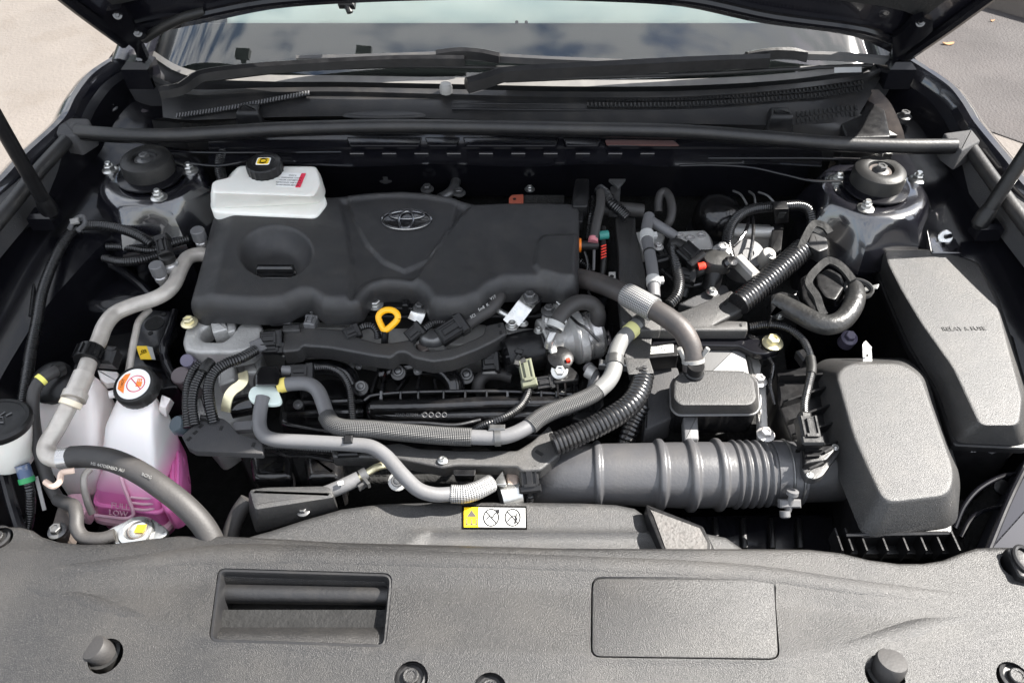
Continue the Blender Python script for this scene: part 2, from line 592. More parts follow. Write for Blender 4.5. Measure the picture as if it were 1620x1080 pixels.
def glassf(nt, b):
    L = nt.links.new
    nt.nodes.remove(b)
    out = nt.nodes['Material Output']
    tr = nt.nodes.new('ShaderNodeBsdfTransparent')
    tr.inputs[0].default_value = (0.78, 0.86, 0.82, 1)
    gl = nt.nodes.new('ShaderNodeBsdfGlossy')
    gl.inputs['Roughness'].default_value = 0.03
    fr = nt.nodes.new('ShaderNodeFresnel')
    fr.inputs[0].default_value = 1.88
    mx = nt.nodes.new('ShaderNodeMixShader')
    L(fr.outputs[0], mx.inputs[0])
    L(tr.outputs[0], mx.inputs[1])
    L(gl.outputs[0], mx.inputs[2])
    L(mx.outputs[0], out.inputs[0])
M_glass = nodemat('windscreen glass', glassf)

# ---------------------------------------------------------------- small shared hardware
def hexprism(mb, r, h0, h1, seg=6, bev=0.12):
    return lathe(mb, [(r, h0), (r, h1 - r * bev), (r * 0.86, h1)], (0, 0, 0), seg=seg)
def _nut():
    mb = MB()
    lathe(mb, [(1.55, 0), (1.55, 0.25), (1.15, 0.45)], (0, 0, 0), seg=18)
    hexprism(mb, 1.0, 0.4, 1.25)
    lathe(mb, [(0.62, 1.2), (0.62, 1.75), (0.5, 1.95)], (0, 0, 0), seg=10)
    return mb
def _bolt():
    mb = MB()
    lathe(mb, [(1.6, 0), (1.6, 0.22), (1.15, 0.42)], (0, 0, 0), seg=18)
    lathe(mb, [(1.0, 0.35), (1.0, 1.2), (0.85, 1.32), (0.55, 1.32), (0.5, 1.12)], (0, 0, 0), seg=6)
    return mb
def _socket():
    mb = MB()
    lathe(mb, [(1.5, 0), (1.5, 0.5), (1.35, 0.7), (1.0, 0.7), (0.95, 0.3), (0.7, 0.3), (0.7, 0.75), (0.5, 0.85)], (0, 0, 0), seg=18)
    return mb
HW = {}
def hw(kind, m):
    k = (kind, m.name)
    if k not in HW:
        me = {'nut': _nut, 'bolt': _bolt, 'socket': _socket}[kind]().mesh(kind)
        me.materials.append(m)
        HW[k] = me
    return HW[k]
def fix(kind, parent, p, r, m=None, axis=(0, 0, 1), name=None):
    q = Vector((0, 0, 1)).rotation_difference(Vector(axis))
    return part(name or {'nut': 'nut', 'bolt': 'bolt', 'socket': 'bolt'}[kind], hw(kind, m or M_zinc), None, parent, loc=p, rot=q, scale=r)

def text(name, body, m, parent, o, X, Y, size, depth=0.0004, label=None):
    cu = bpy.data.curves.new(name, 'FONT')
    cu.body = body
    cu.size = size
    cu.align_x = 'CENTER'
    cu.align_y = 'CENTER'
    cu.extrude = depth
    cu.resolution_u = 2
    t = bpy.data.objects.new(name, cu)
    me = bpy.data.meshes.new_from_object(t)
    bpy.data.objects.remove(t)
    bpy.data.curves.remove(cu)
    X = Vector(X).normalized()
    Y = Vector(Y)
    Y = (Y - X * Y.dot(X)).normalized()
    Z = X.cross(Y)
    mb = MB()
    mb.add([Vector(o) + X * v.co.x + Y * v.co.y + Z * v.co.z for v in me.vertices], [list(p.vertices) for p in me.polygons])
    bpy.data.meshes.remove(me)
    return part(name, mb, m, parent, label=label, angle=20)
def ring(mb, c, X, Y, a, b, r, seg=40, ts=6, arc=(0, 2 * math.pi)):
    X, Y = Vector(X).normalized(), Vector(Y).normalized()
    full = abs(arc[1] - arc[0] - 2 * math.pi) < 1e-6
    n = seg if full else seg + 1
    pts = [Vector(c) + X * a * math.cos(arc[0] + (arc[1] - arc[0]) * k / seg) + Y * b * math.sin(arc[0] + (arc[1] - arc[0]) * k / seg) for k in range(n)]
    if full: pts += [pts[0], ]
    return tube(mb, pts, r, ts, cap=not full)
def decal(mb, poly, h=0.0006):
    return slab(mb, poly, h, b=0.0001, fil=0, nb=1)
V = Vector
def rpx(l, r):
    p = pp(l)
    return sum(mpx(q, r) for q in p) / len(p)
def those(l, r, **k):
    return hose(pp(l), rpx(l, r), **k)
def tcorr(l, r, **k):
    return corr(pp(l), rpx(l, r), **k)

# ================================================================ the ground
g = MB()
gv = [(-30, -6, 0), (30, -6, 0), (30, 40, 0), (-30, 40, 0)]
setting('ground', g.add(gv, [[0, 1, 2, 3]]), M_conc)
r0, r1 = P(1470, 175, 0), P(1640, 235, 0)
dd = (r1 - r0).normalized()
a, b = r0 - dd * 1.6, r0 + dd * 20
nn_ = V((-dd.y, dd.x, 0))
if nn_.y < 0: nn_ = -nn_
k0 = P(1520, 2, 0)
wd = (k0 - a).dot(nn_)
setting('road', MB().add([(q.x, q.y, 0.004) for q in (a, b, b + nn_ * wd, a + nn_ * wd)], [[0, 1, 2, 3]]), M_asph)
kb = MB()
c = a + nn_ * (wd + 0.09) + dd * 10.5
obox(kb, (c.x, c.y, 0.05), (23, 0.16, 0.12), dd, (0, 0, 1), 0.02)
tags(one('kerb', 'pale concrete kerb along the far side of the dark road', 'kerb', kb, M_conc), None, None, None, 'structure')
random.seed(5)
for lp, lbl in (((1500, 68, 1), 'orange dry leaf lying on the dark road, beside the bonnet edge'), ((1570, 32, 0.4), 'tiny pale leaf lying on the dark road near the kerb')):
    p = P(lp[0], lp[1], 0.012)
    lf = MB()
    pts = [V((math.cos(t) * 0.028 * lp[2], math.sin(t) * 0.011 * lp[2] * (1 + 0.3 * math.cos(t)), 0.004 * math.cos(2 * t))) + p for t in np.linspace(0, 2 * math.pi, 13)[:-1]]
    loft(lf, [[q - V((0, 0, 0.003)) for q in pts], pts])
    one('fallen_leaf', lbl, 'leaf', lf, M_leaf, 'dry leaves on the road')

# unseen wood behind the car, added so paint and plastic mirror something dark
rnd = random.Random(11)
tl_ = MB()
for i in range(5200):
    c = V((rnd.uniform(-16, 13), rnd.uniform(9.0, 11.5), 0))
    top = 6.6 + 1.3 * math.sin(c.x * 0.7) + 0.9 * math.sin(c.x * 1.9 + 1) + rnd.uniform(-0.5, 0.4)
    c.z = rnd.uniform(0.1, 1) ** 0.8 * top
    n_ = V((rnd.uniform(-1, 1), rnd.uniform(-1.4, 0.4), rnd.uniform(-0.4, 1))).normalized()
    a_ = n_.orthogonal().normalized() * rnd.uniform(0.16, 0.34)
    b_ = n_.cross(a_) * rnd.uniform(0.5, 0.9)
    tl_.add([c - a_, c - b_, c + a_, c + b_], [[0, 1, 2, 3]])
M_fol = mat('unseen dark foliage', (0.035, 0.055, 0.022), 0.7, var=(2, 0.6))
tags(part('unseen_woodland', tl_, M_fol), None, None, None, 'stuff')

# ================================================================ car body
M_dash0 = mat('dark cabin trim', (0.012, 0.012, 0.013), 0.8)
body = T('car_body', 'black car body around the open engine bay, with both front wings and strut towers', 'car body')
LR = [(225, 68, 1.02), (203, 78, 1.02), (147, 113, 1.01), (117, 150, 1.0), (97, 187, 0.99), (37, 243, 0.975), (0, 283, 0.965), (-70, 345, 0.95), (-170, 450, 0.92), (-290, 640, 0.88), (-330, 900, 0.83), (-260, 1150, 0.78)]
RR = [(1420, 84, 1.02), (1443, 94, 1.02), (1502, 133, 1.01), (1525, 160, 1.0), (1545, 192, 0.99), (1597, 255, 0.975), (1622, 290, 0.965), (1690, 350, 0.95), (1790, 450, 0.92), (1910, 640, 0.88), (1950, 900, 0.83), (1880, 1150, 0.78)]
for R_, s in ((LR, -1), (RR, 1)):
    path = smooth(pp(R_), 6)
    def rows(prof, path=path, s=s):
        return [[q + V((s * dx, 0, dz)) for q in path] for dx, dz in prof]
    fm = MB()
    strip(fm, rows([(-0.016, -0.022), (-0.012, -0.008), (-0.004, -0.001), (0.006, 0), (0.018, -0.006), (0.035, -0.022), (0.055, -0.055), (0.07, -0.11), (0.078, -0.2), (0.07, -0.45), (0.03, -0.75)]))
    part('front_wing', fm, M_paint, body)
    lm = MB()
    strip(lm, rows([(-0.016, -0.022), (-0.03, -0.03), (-0.04, -0.075), (-0.07, -0.085), (-0.12, -0.085), (-0.17, -0.10), (-0.20, -0.22), (-0.21, -0.55)]))
    part('inner_wing', lm, M_bay, body)
for s in (-1, 1):
    part('pillar', tube(MB(), [V((s * 0.755, 1.47, 0.99)), V((s * 0.70, 1.70, 1.12)), V((s * 0.61, 2.12, 1.36))], 0.035, 12), M_paint, body)
    part('pillar_trim', slab(MB(), ccw([V((s * 0.62, 1.50, 0.99)), V((s * 0.80, 1.50, 0.99)), V((s * 0.80, 2.6, 1.0)), V((s * 0.62, 2.6, 1.0))]), 0.2, b=0.01, fil=0.01), M_dash0, body)
# far side: cabin flanks and floor so nothing is hollow from the side
for s in (-1, 1):
    fl = MB()
    strip(fl, [[V((s * 0.80, y, z)) for y in (1.42, 1.7, 2.2, 4.6)] for z in (1.0, 0.8, 0.4)])
    part('door_panel', fl, M_paint, body)
part('bay_floor', obox(MB(), (0, 0.9, 0.42), (1.7, 1.4, 0.02)), M_matt, body)
part('radiator_support', obox(MB(), (0, 0.44, 0.6), (1.5, 0.03, 0.36)), M_matt, body)
fw = MB()
strip(fw, [[V((x, 1.33 - 0.03 * math.cos(x * 2) + 0.006 * math.sin(x * 31), z + 0.006 * math.sin(x * 23))) for x in np.linspace(-0.62, 0.62, 60)] for z in (0.97, 0.93, 0.9, 0.87, 0.84, 0.8, 0.7, 0.5)])
part('firewall', fw, M_felt, body)
cmx = np.linspace(330, 1300, 98)
cm = MB()
lip = lambda x: 2.2 * math.sin((x - 545) / 84.0) if 545 < x < 1075 else 0
strip(cm, [[P(x, 206, 0.958) for x in cmx], [P(x, 221 + lip(x), 0.956) for x in cmx], [P(x, 226 + lip(x), 0.952) for x in cmx],
           [P(x, 233, 0.949) for x in cmx], [P(x, 236, 0.945) for x in cmx], [P(x, 256 + 2 * math.sin(x / 40), 0.934) for x in cmx],
           [P(x, 262 + 2 * math.sin(x / 40), 0.935) for x in cmx], [P(x, 266, 0.925) + V((0, 0.05, 0)) for x in cmx], [P(x, 266, 0.925) + V((0, 0.05, -0.1)) for x in cmx]])
cross = part('crossmember', cm, M_bay, body)
sl = MB()
for x in range(565, 1075, 51):
    obox(sl, P(x, 243, 0.9425), (0.026, 0.004, 0.006), (1, 0, 0), (0, -0.5, 0.86), 0.001)
part('stiffening_rib', sl, M_paint, cross)
ltab = MB()
for x0, x1 in ((548, 668), (672, 728), (732, 885), (890, 952), (956, 1072)):
    slab(ltab, pp([(x0, 217), (x1, 217), (x1 - 6, 230), (x0 + 6, 230)], 0.9585), 0.004, b=0.001, fil=0.004)
part('lip_flange', ltab, M_bay, cross)
rx = MB()
slab(rx, pp([(957, 221), (1066, 222), (1075, 230), (960, 229)], 0.9592), 0.002, b=0.0005, fil=0.003)
part('primer_patch', rx, M_rustd, cross)
for l_ in ([(1075, 262), (1130, 261), (1190, 265), (1240, 276), (1285, 286), (1330, 287)], [(1120, 250), (1200, 250), (1290, 250), (1365, 252)], [(258, 239), (330, 241), (420, 241), (540, 240)], [(300, 258), (340, 262), (372, 258), (400, 252), (440, 250)]):
    part('flange_edge', hose(pp(l_, 0.947), 0.0024, 8), M_bay, cross)
# strut towers
for cx, cy, s in ((238, 272, -1), (1385, 290, 1)):
    c = P(cx, cy, 0.932) - V((0, 0, 0.006))
    tm = MB()
    def rib(a, r, h, s=s):
        k = 1 + (0.075 * (1 - 2 * abs(math.sin(3.5 * a + 0.3)) ** 0.7) + 0.03 * math.cos(3 * a)) * min(1, max(0, (r - 0.088) / 0.02))
        return k
    lathe(tm, [(0.045, -0.004), (0.070, -0.002), (0.082, -0.002), (0.089, -0.006), (0.094, -0.013), (0.101, -0.03), (0.109, -0.05), (0.119, -0.075), (0.127, -0.092), (0.126, -0.098), (0.112, -0.106), (0.108, -0.13), (0.112, -0.4)], c, seg=64, rf=rib, cap0=False)
    part('strut_tower', tm, M_tower, body)

# ---- strut mounts with their nuts
for cx, cy, nuts, top, lbl in (
    (238, 272, [(175, 262), (301, 263), (252, 305), (232, 243)], 0, 'black domed strut mount with four plated nuts beside the white brake fluid tank'),
    (1385, 290, [(1325, 277), (1450, 277), (1369, 322), (1395, 256)], 1, 'black domed strut mount with rusty top and plated nuts above the fuse box')):
    c = P(cx, cy, 0.932)
    t = T('strut_mount', lbl, 'strut mount', 'suspension strut mounts')
    part('flange', lathe(MB(), [(0.03, -0.01), (0.058, -0.004), (0.058, -0.001), (0.045, 0.002)], c, seg=40), M_bay, t)
    cp = MB()
    lathe(cp, [(0.045, 0.0), (0.045, 0.02), (0.043, 0.028), (0.037, 0.0325), (0.028, 0.034), (0.022, 0.032), (0.02, 0.026), (0.012, 0.025)], c, seg=36)
    part('cap', cp, M_rub, t)
    part('rust_ring', lathe(MB(), [(0.019, 0.0262), (0.019, 0.0275), (0.012, 0.0275)], c, seg=20), M_brk if top else M_dark, t)
    fix('bolt', t, c + V((0, 0, 0.026)), 0.009, M_dark)
    for nx, ny in nuts:
        n_ = P(nx, ny + 8, 0.924)
        fix('nut', t, n_, 0.0092, M_zinc)

# ================================================================ cowl, windscreen, cabin
def row(l, z, n=64):
    p = smooth(pp(l, z), 10)
    return resample_n(p, n)
def resample_n(p, n):
    L = [0]
    for a, b in zip(p, p[1:]): L.append(L[-1] + (b - a).length)
    out, j = [], 0
    for k in range(n + 1):
        s_ = L[-1] * k / n
        while j < len(L) - 2 and L[j + 1] < s_: j += 1
        out.append(p[j].lerp(p[j + 1], (s_ - L[j]) / max(1e-9, L[j + 1] - L[j])))
    return out
top0 = [(240, 118), (300, 141), (420, 139), (540, 138), (700, 141), (900, 145), (1080, 144), (1250, 133), (1370, 117), (1404, 101)]
lipr = [(243, 128), (300, 150), (420, 146), (540, 145), (700, 149), (900, 154), (1080, 153), (1250, 141), (1370, 124), (1400, 110)]
fro0 = [(255, 150), (300, 166), (420, 160), (540, 158), (700, 162), (900, 167), (1080, 168), (1250, 158), (1365, 140), (1392, 125)]
fro1 = [(258, 186), (300, 190), (420, 186), (540, 184), (700, 188), (900, 193), (1080, 196), (1250, 198), (1330, 193), (1360, 180)]
gut = [(240, 190), (300, 196), (420, 192), (540, 190), (700, 194), (900, 199), (1080, 203), (1250, 212), (1340, 214), (1420, 214)]
M_cowl = mat('cowl plastic', (0.010, 0.010, 0.0105), 0.42, spec=0.45, dust=(20, 0.1, DUST), grain=(300, 0.0002))
cow = T('windscreen_cowl', 'long black plastic windscreen cowl with vent slots below the windscreen', 'cowl panel')
cwm = MB()
strip(cwm, [[q + V((0, 0.02, -0.06)) for q in row(top0, 1.006)], row(top0, 1.004), row(lipr, 1.002), [q + V((0, -0.001, -0.006)) for q in row(lipr, 1.0)], row(fro0, 0.992), row(fro1, 0.976), row(gut, 0.958), [q + V((0, -0.01, -0.05)) for q in row(gut, 0.955)]])
part('panel', cwm, M_cowl, cow)
# stepped ridges along the panel right of centre
rg = MB()
for yo in (0, 9):
    tube(rg, smooth(pp([(715, 163 + yo), (800, 164 + yo), (900, 165 + yo), (1000, 165.5 + yo), (1080, 165 + yo), (1180, 160 + yo * 0.9), (1290, 151 + yo * 0.9), (1360, 141 + yo * 0.7)], 0.9915 - yo * 0.00042), 8), 0.0022, 8)
part('ridge', rg, M_plas, cow)
vb, vr = MB(), MB()
def rowpt(u, k):  # u along px, k 0..1 between the ridges
    yy = np.interp(u, [920, 1000, 1080, 1180, 1290, 1366], [155, 156, 155, 150, 141, 130])
    return yy
for k in range(2):
    l0 = [(u, rowpt(u, 0) + k * 10 + 0.5) for u in np.linspace(930, 1366, 40)]
    zt = 0.9965 - k * 0.003
    strip(vb, [[P(u, y - 3.6, zt + 0.0012) for u, y in l0], [P(u, y + 3.6, zt - 0.0002) for u, y in l0]])
for u in np.arange(930, 1368, 6.2):
    for k in range(2):
        y = rowpt(u, 0) + k * 10 + 0.5
        obox(vr, P(u, y, 0.9975 - k * 0.003), (0.0030, 0.0085, 0.004), (1, 0, 0), (0, -0.35, 0.94))
gr = part('vent_backing', vb, M_matt, cow)
part('vent_grille', vr, M_cowl, cow, kind='stuff')
vs_ = MB()
for r_ in range(2):
    for i in range(14):
        u = 1262 + i * 7.1
        y = 181 + r_ * 10 - i * 0.85
        obox(vs_, P(u, y, 0.9835 - r_ * 0.004), (0.0042, 0.011, 0.0012), (1, 0, 0), (0, -0.35, 0.94))
part('vent_slots', vs_, M_matt, cow, kind='stuff')
vl, vlr = MB(), MB()
lpts = [(280, 183), (330, 176), (380, 168), (430, 158), (488, 147)]
lx = np.linspace(280, 488, 46)
ly = np.interp(lx, [a[0] for a in lpts], [a[1] for a in lpts])
for i, (u, y) in enumerate(zip(lx, ly)):
    zz = np.interp(u, [280, 488], [0.9835, 1.0015])
    obox(vlr, P(u, y, zz), (0.0022, 0.009, 0.003), (1, 0, 0), (0, -0.35, 0.94))
strip(vl, [[P(u, y - 3, np.interp(u, [280, 488], [0.9835, 1.0015]) + 0.0002) for u, y in zip(lx, ly)], [P(u, y + 3.5, np.interp(u, [280, 488], [0.9835, 1.0015]) - 0.0012) for u, y in zip(lx, ly)]])
part('vent_backing', vl, M_matt, cow)
part('vent_grille', vlr, M_gpl, cow, kind='stuff')
bz = MB()
def bump_(c, rx, ry, h, mb, n=24):
    rr_ = []
    for k in range(6):
        a = k / 5
        rr_.append([c + V((math.cos(t) * rx * (1 - a * a * 0.45), math.sin(t) * ry * (1 - a * a * 0.45), h * math.sin(a * math.pi / 2))) for t in np.linspace(0, 2 * math.pi, n + 1)[:-1]])
    loft(mb, rr_)
bump_(P(608, 183, 0.978), 0.078, 0.014, 0.006, bz)
part('raised_pad', bz, M_seal, cow)
for ux, uy, ww in ((398, 190, 30), (1230, 196, 32)):
    ck = MB()
    c = P(ux, uy + 4, 0.968)
    slab(ck, [c + V((x_, y_, 0.03)) for x_, y_ in ((-0.022, -0.012), (0.022, -0.012), (0.018, 0.02), (-0.018, 0.02))], 0.04, b=0.008, fil=0.006, taper=0.006)
    part('clip_cover', ck, M_plas, cow)
sc_ = MB()
slab(sc_, pp([(1330, 196), (1362, 176), (1372, 150), (1398, 160), (1410, 216), (1340, 218)], 0.975), 0.06, b=0.004, fil=0.006)
part('end_shield', sc_, M_plas, cow, label='black end shield of the cowl beside the right hinge')
rw = MB()
strip(rw, [[q + V((0, 0, 0)) for q in smooth(pp([(1390, 142, 0.995), (1410, 165, 0.985), (1428, 205, 0.965), (1432, 222, 0.955)]), 6)], [q for q in smooth(pp([(1372, 142, 0.985), (1362, 168, 0.965), (1368, 205, 0.945), (1372, 222, 0.935)]), 6)]])
part('side_baffle', rw, M_brk, cow)

ws = T('windscreen', 'curved glass windscreen behind the cowl, reflecting the cloudy sky', 'windscreen')
wb = row([(233, 86), (300, 122), (420, 130), (540, 131), (700, 134), (900, 138), (1080, 137), (1250, 127), (1370, 108), (1409, 86)], 1.0)
u_ = V((0, 0.86, 0.5))
gm = MB()
rows_ = []
for k in range(9):
    rows_.append([V((q.x * (1 - 0.16 * k / 8), q.y + 0.07 * (q.x / 0.75) ** 2 * 0, q.z)) + u_ * (k / 8 * 0.72) for q in wb])
strip(gm, rows_)
part('glass', gm, M_glass, ws)
fr = MB()
strip(fr, [[q + u_ * t + V((0, 0, 0.0015)) for q in wb] for t in (0.0, 0.014)])
part('lower_border', fr, M_frit, ws)
stp = MB()
decal(stp, pp([(1320, 107), (1363, 106), (1363, 114), (1320, 115)], 1.0235))
one('sticker', 'small white sticker at the right lower corner of the windscreen', 'sticker', stp, M_lab)
dash = MB()
slab(dash, [V((-0.77, 1.44, 0.99)), V((0.77, 1.44, 0.99)), V((0.77, 1.655, 1.005)), V((-0.77, 1.655, 1.005))], 0.12, b=0.02, fil=0.03)
for dx in (0.01, 0.03):
    lathe(dash, [(0.004, 0), (0.003, 0.006)], V((dx, 1.64, 1.003)), seg=8)
one('dashboard', 'dark dashboard top seen through the windscreen', 'dashboard', dash, M_dash)
seat = MB()
slab(seat, [V((-0.64, 1.68, 0.985)), V((0.64, 1.68, 0.985)), V((0.64, 2.5, 1.10)), V((-0.64, 2.5, 1.10))], 0.3, b=0.02, fil=0.05)
one('cabin_lining', 'pale greenish cabin interior glimpsed through the top of the windscreen', 'car interior', seat, M_pad)

# ---- wipers
M_wip = mat('weathered wiper rubber', (0.045, 0.045, 0.046), 0.5, dust=(30, 0.2, DUST))
def blade_arm(mb, l, w0, w1, zt, h=0.012, n=10):
    p = smooth(pp(l), 8)
    rings = []
    for i, q in enumerate(p):
        t = (p[min(i + 1, len(p) - 1)] - p[max(i - 1, 0)]).normalized()
        s_ = V((-t.y, t.x, 0)).normalized()
        f = i / (len(p) - 1)
        w_ = w0 + (w1 - w0) * f
        rings.append([q + s_ * w_ * a + V((0, 0, h * b_)) for a, b_ in ((-1, -0.6), (1, -0.6), (1, 0.1), (0.55, 0.7), (-0.2, 1.0), (-0.8, 0.6))])
    return loft(mb, rings)
w1 = T('wiper', 'long black wiper arm lying along the left of the windscreen with a grey blade tip', 'wiper', 'windscreen wipers')
part('arm', blade_arm(MB(), [(255, 146, 1.02), (285, 140, 1.024), (318, 120, 1.03), (400, 109, 1.034), (540, 100, 1.036), (640, 96, 1.036), (735, 96, 1.036)], 0.013, 0.009, 0), M_plas, w1)
part('blade', blade_arm(MB(), [(470, 95, 1.026), (600, 92, 1.03), (720, 88, 1.034), (760, 90, 1.034), (860, 96, 1.032), (985, 101, 1.024)], 0.008, 0.006, 0, 0.010), M_wip, w1)
part('connector', blade_arm(MB(), [(690, 88, 1.042), (725, 84, 1.046), (760, 86, 1.044), (790, 92, 1.038)], 0.010, 0.010, 0, 0.012), M_plas, w1)
part('rubber_strip', hose(pp([(320, 128, 1.02), (470, 111, 1.022), (640, 105, 1.022), (780, 107, 1.022), (900, 108, 1.018)]), 0.004, 8), M_rub, w1)
w2 = T('wiper', 'black wiper arm rising from the middle pivot to the right of the windscreen', 'wiper', 'windscreen wipers')
part('arm', blade_arm(MB(), [(738, 135, 1.03), (770, 126, 1.034), (797, 118, 1.037), (900, 111, 1.04), (1000, 106, 1.042), (1100, 101, 1.042), (1215, 97, 1.04)], 0.014, 0.009, 0, 0.016), M_plas, w2)
part('blade', blade_arm(MB(), [(1060, 107, 1.024), (1150, 99, 1.03), (1215, 88, 1.036), (1260, 88, 1.036), (1330, 90, 1.032), (1403, 96, 1.024)], 0.007, 0.007, 0, 0.010), M_wip, w2)
part('connector', blade_arm(MB(), [(1180, 91, 1.044), (1215, 85, 1.048), (1250, 84, 1.046), (1275, 90, 1.038)], 0.010, 0.010, 0, 0.012), M_plas, w2)
pv = MB()
lathe(pv, [(0.012, 0), (0.012, 0.012), (0.009, 0.018), (0.004, 0.02)], P(706, 146, 1.005), seg=20)
part('pivot_cap', pv, M_lgpl, w2)
part('rubber_strip', hose(pp([(800, 128, 1.018), (950, 122, 1.02), (1100, 117, 1.02), (1250, 109, 1.018), (1380, 103, 1.014)]), 0.004, 8), M_rub, w2)

# ---- weather strips
ssl = T('cowl_seal', 'long round black rubber seal running across the back of the engine bay', 'rubber seal')
spts = [(122, 208), (200, 213), (280, 213), (350, 209), (450, 203), (600, 199), (750, 200), (900, 203), (1080, 207), (1200, 216), (1320, 226), (1420, 230), (1512, 230)]
part('bulb', hose(pp([(x, y, 0.984) for x, y in spts]), 0.0115, 16), M_seal, ssl)
fl_ = MB()
strip(fl_, [resample_n(smooth(pp([(x, y, 0.979) for x, y in spts]), 10), 80), resample_n(smooth(pp([(x, y + 12, 0.975) for x, y in spts]), 10), 80), resample_n(smooth(pp([(x, y + 14, 0.968) for x, y in spts]), 10), 80)])
part('foot', fl_, M_plas, ssl)
for s, fo, ro, blk in ((0, [(103, 188), (140, 196), (118, 214), (70, 262), (20, 322), (-60, 415), (-130, 520), (-225, 760), (-300, 735), (-190, 500), (-70, 352), (0, 294), (40, 250)],
                     [(122, 202), (100, 228), (60, 272), (20, 322), (-40, 395), (-110, 490), (-215, 730)], [(96, 186), (140, 187), (144, 199), (118, 215), (88, 210)]),
                    (1, [(1517, 204), (1545, 206), (1570, 240), (1612, 292), (1680, 352), (1800, 500), (1920, 735), (1845, 760), (1740, 520), (1670, 420), (1610, 345), (1560, 280), (1520, 225)],
                     [(1526, 222), (1550, 256), (1580, 298), (1620, 352), (1670, 415), (1740, 500), (1835, 730)], [(1493, 210), (1538, 204), (1552, 222), (1522, 238), (1500, 222)])):
    side = 'left' if s == 0 else 'right'
    t = T('wing_seal', 'charcoal foam seal strip along the %s wing, ending at the cowl seal' % ('left' if s == 0 else 'right'), 'foam seal', 'wing seals')
    zf_ = lambda y: float(np.interp(y, [190, 300, 420, 520, 760], [0.968, 0.95, 0.93, 0.91, 0.87]))
    part('pad', slab(MB(), [P(x, y, zf_(y)) for x, y in fo], 0.05, b=0.004, fil=0.01), M_foam, t)
    part('roll', hose([P(x, y, zf_(y) + 0.008) for x, y in ro], 0.0125, 14), M_seal, t)
    part('end_block', slab(MB(), [P(x, y, 0.985) for x, y in blk], 0.04, b=0.004, fil=0.004), M_foam, t)

# ================================================================ bonnet, hinges, props
hd = V((0, -0.43, 0.903)).normalized()
hn = V((0, 0.903, 0.43)).normalized()
HE = [(213, 78, 1.455), (240, 60, 1.445), (330, 41, 1.42), (430, 21, 1.40), (540, 12, 1.385), (680, 7, 1.38), (810, 6, 1.38), (950, 9, 1.38), (1080, 17, 1.385), (1200, 42, 1.40), (1340, 61, 1.42), (1392, 80, 1.445), (1422, 96, 1.455)]
he = resample_n(smooth([Q(*p) for p in HE], 8), 48)
hw_ = lambda t: float(np.interp(t, [0, 0.13, 0.3, 0.5, 0.8, 1.0, 1.12, 1.2], [1, 1.10, 1.185, 1.22, 1.16, 0.98, 0.80, 0.55]))
hm = MB()
def hrow(t, off):
    return [V((q.x * hw_(t), q.y, q.z + 0.02 * (1 - (q.x / 0.75) ** 2) * t)) + hd * t + hn * off for q in he]
ts = [0.0, 0.03, 0.08, 0.13, 0.2, 0.3, 0.4, 0.5, 0.65, 0.8, 0.9, 1.0, 1.06, 1.12, 1.17, 1.2]
inner = [hrow(t, 0.0 if t > 0.01 else 0.008) for t in ts]
outer = [hrow(t, 0.028 if t > 0.01 else 0.02) for t in ts]
loft(hm, inner + outer[::-1], False, False, closed=False)
for e in (0, -1):
    loft(hm, [[r[e] for r in inner], [r[e] for r in outer]] if e else [[r[e] for r in outer], [r[e] for r in inner]], False, False, closed=False)
bon = T('bonnet', 'black car bonnet raised open over the engine bay, its underside in shade', 'bonnet')
part('shell', hm, M_paint, bon)
fe = MB()
def hpt(u, t, off):
    k = (u + 1) / 2 * 48
    i = min(47, int(k))
    r_ = hrow(t, off)
    return r_[i].lerp(r_[i + 1], k - i)
rings_ = [[hpt(u, t, -0.010) for u in np.linspace(-0.9, 0.9, 30)] for t in (0.09, 0.2, 0.4, 0.7, 1.0)]
strip(fe, rings_)
loft(fe, [[p + hn * 0.012 for p in rings_[0]], rings_[0]], False, False, closed=False)
part('insulation', fe, M_matt, bon)
ri = MB()
for s in (-1, 1):
    tube(ri, smooth([hpt(s * 0.99, 0.02, -0.006), hpt(s * 0.975, 0.12, -0.008), hpt(s * 0.97, 0.3, -0.008), hpt(s * 0.96, 0.6, -0.008)]), 0.012, 8)
tube(ri, [hpt(u, 0.03, -0.004) for u in np.linspace(-0.97, 0.97, 50)], 0.008, 8)
part('edge_rib', ri, M_bay, bon)
wh = hose([Q(228, 62, 1.42), Q(255, 45, 1.41), Q(290, 28, 1.40), Q(325, 18, 1.40)], 0.0085, 12)
one('washer_hose', 'short black washer hose on the underside of the bonnet above the left hinge', 'hose', wh, M_rub)
for px_, py_, lb_ in ((335, 8, 'black washer nozzle at the end of the short hose under the bonnet'), (549, 5, 'black washer nozzle under the rear edge of the bonnet above the left wiper')):
    wn = MB()
    obox(wn, Q(px_, py_ - 2, 1.46), (0.03, 0.02, 0.016), (1, -0.1, 0), (0, -0.5, 0.8), 0.004)
    lathe(wn, [(0.006, 0), (0.006, 0.015)], Q(px_, py_ + 3, 1.455), (0.3, -0.5, -0.6), seg=10)
    one('washer_nozzle', lb_, 'washer nozzle', wn, M_plas, 'washer nozzles under the bonnet')
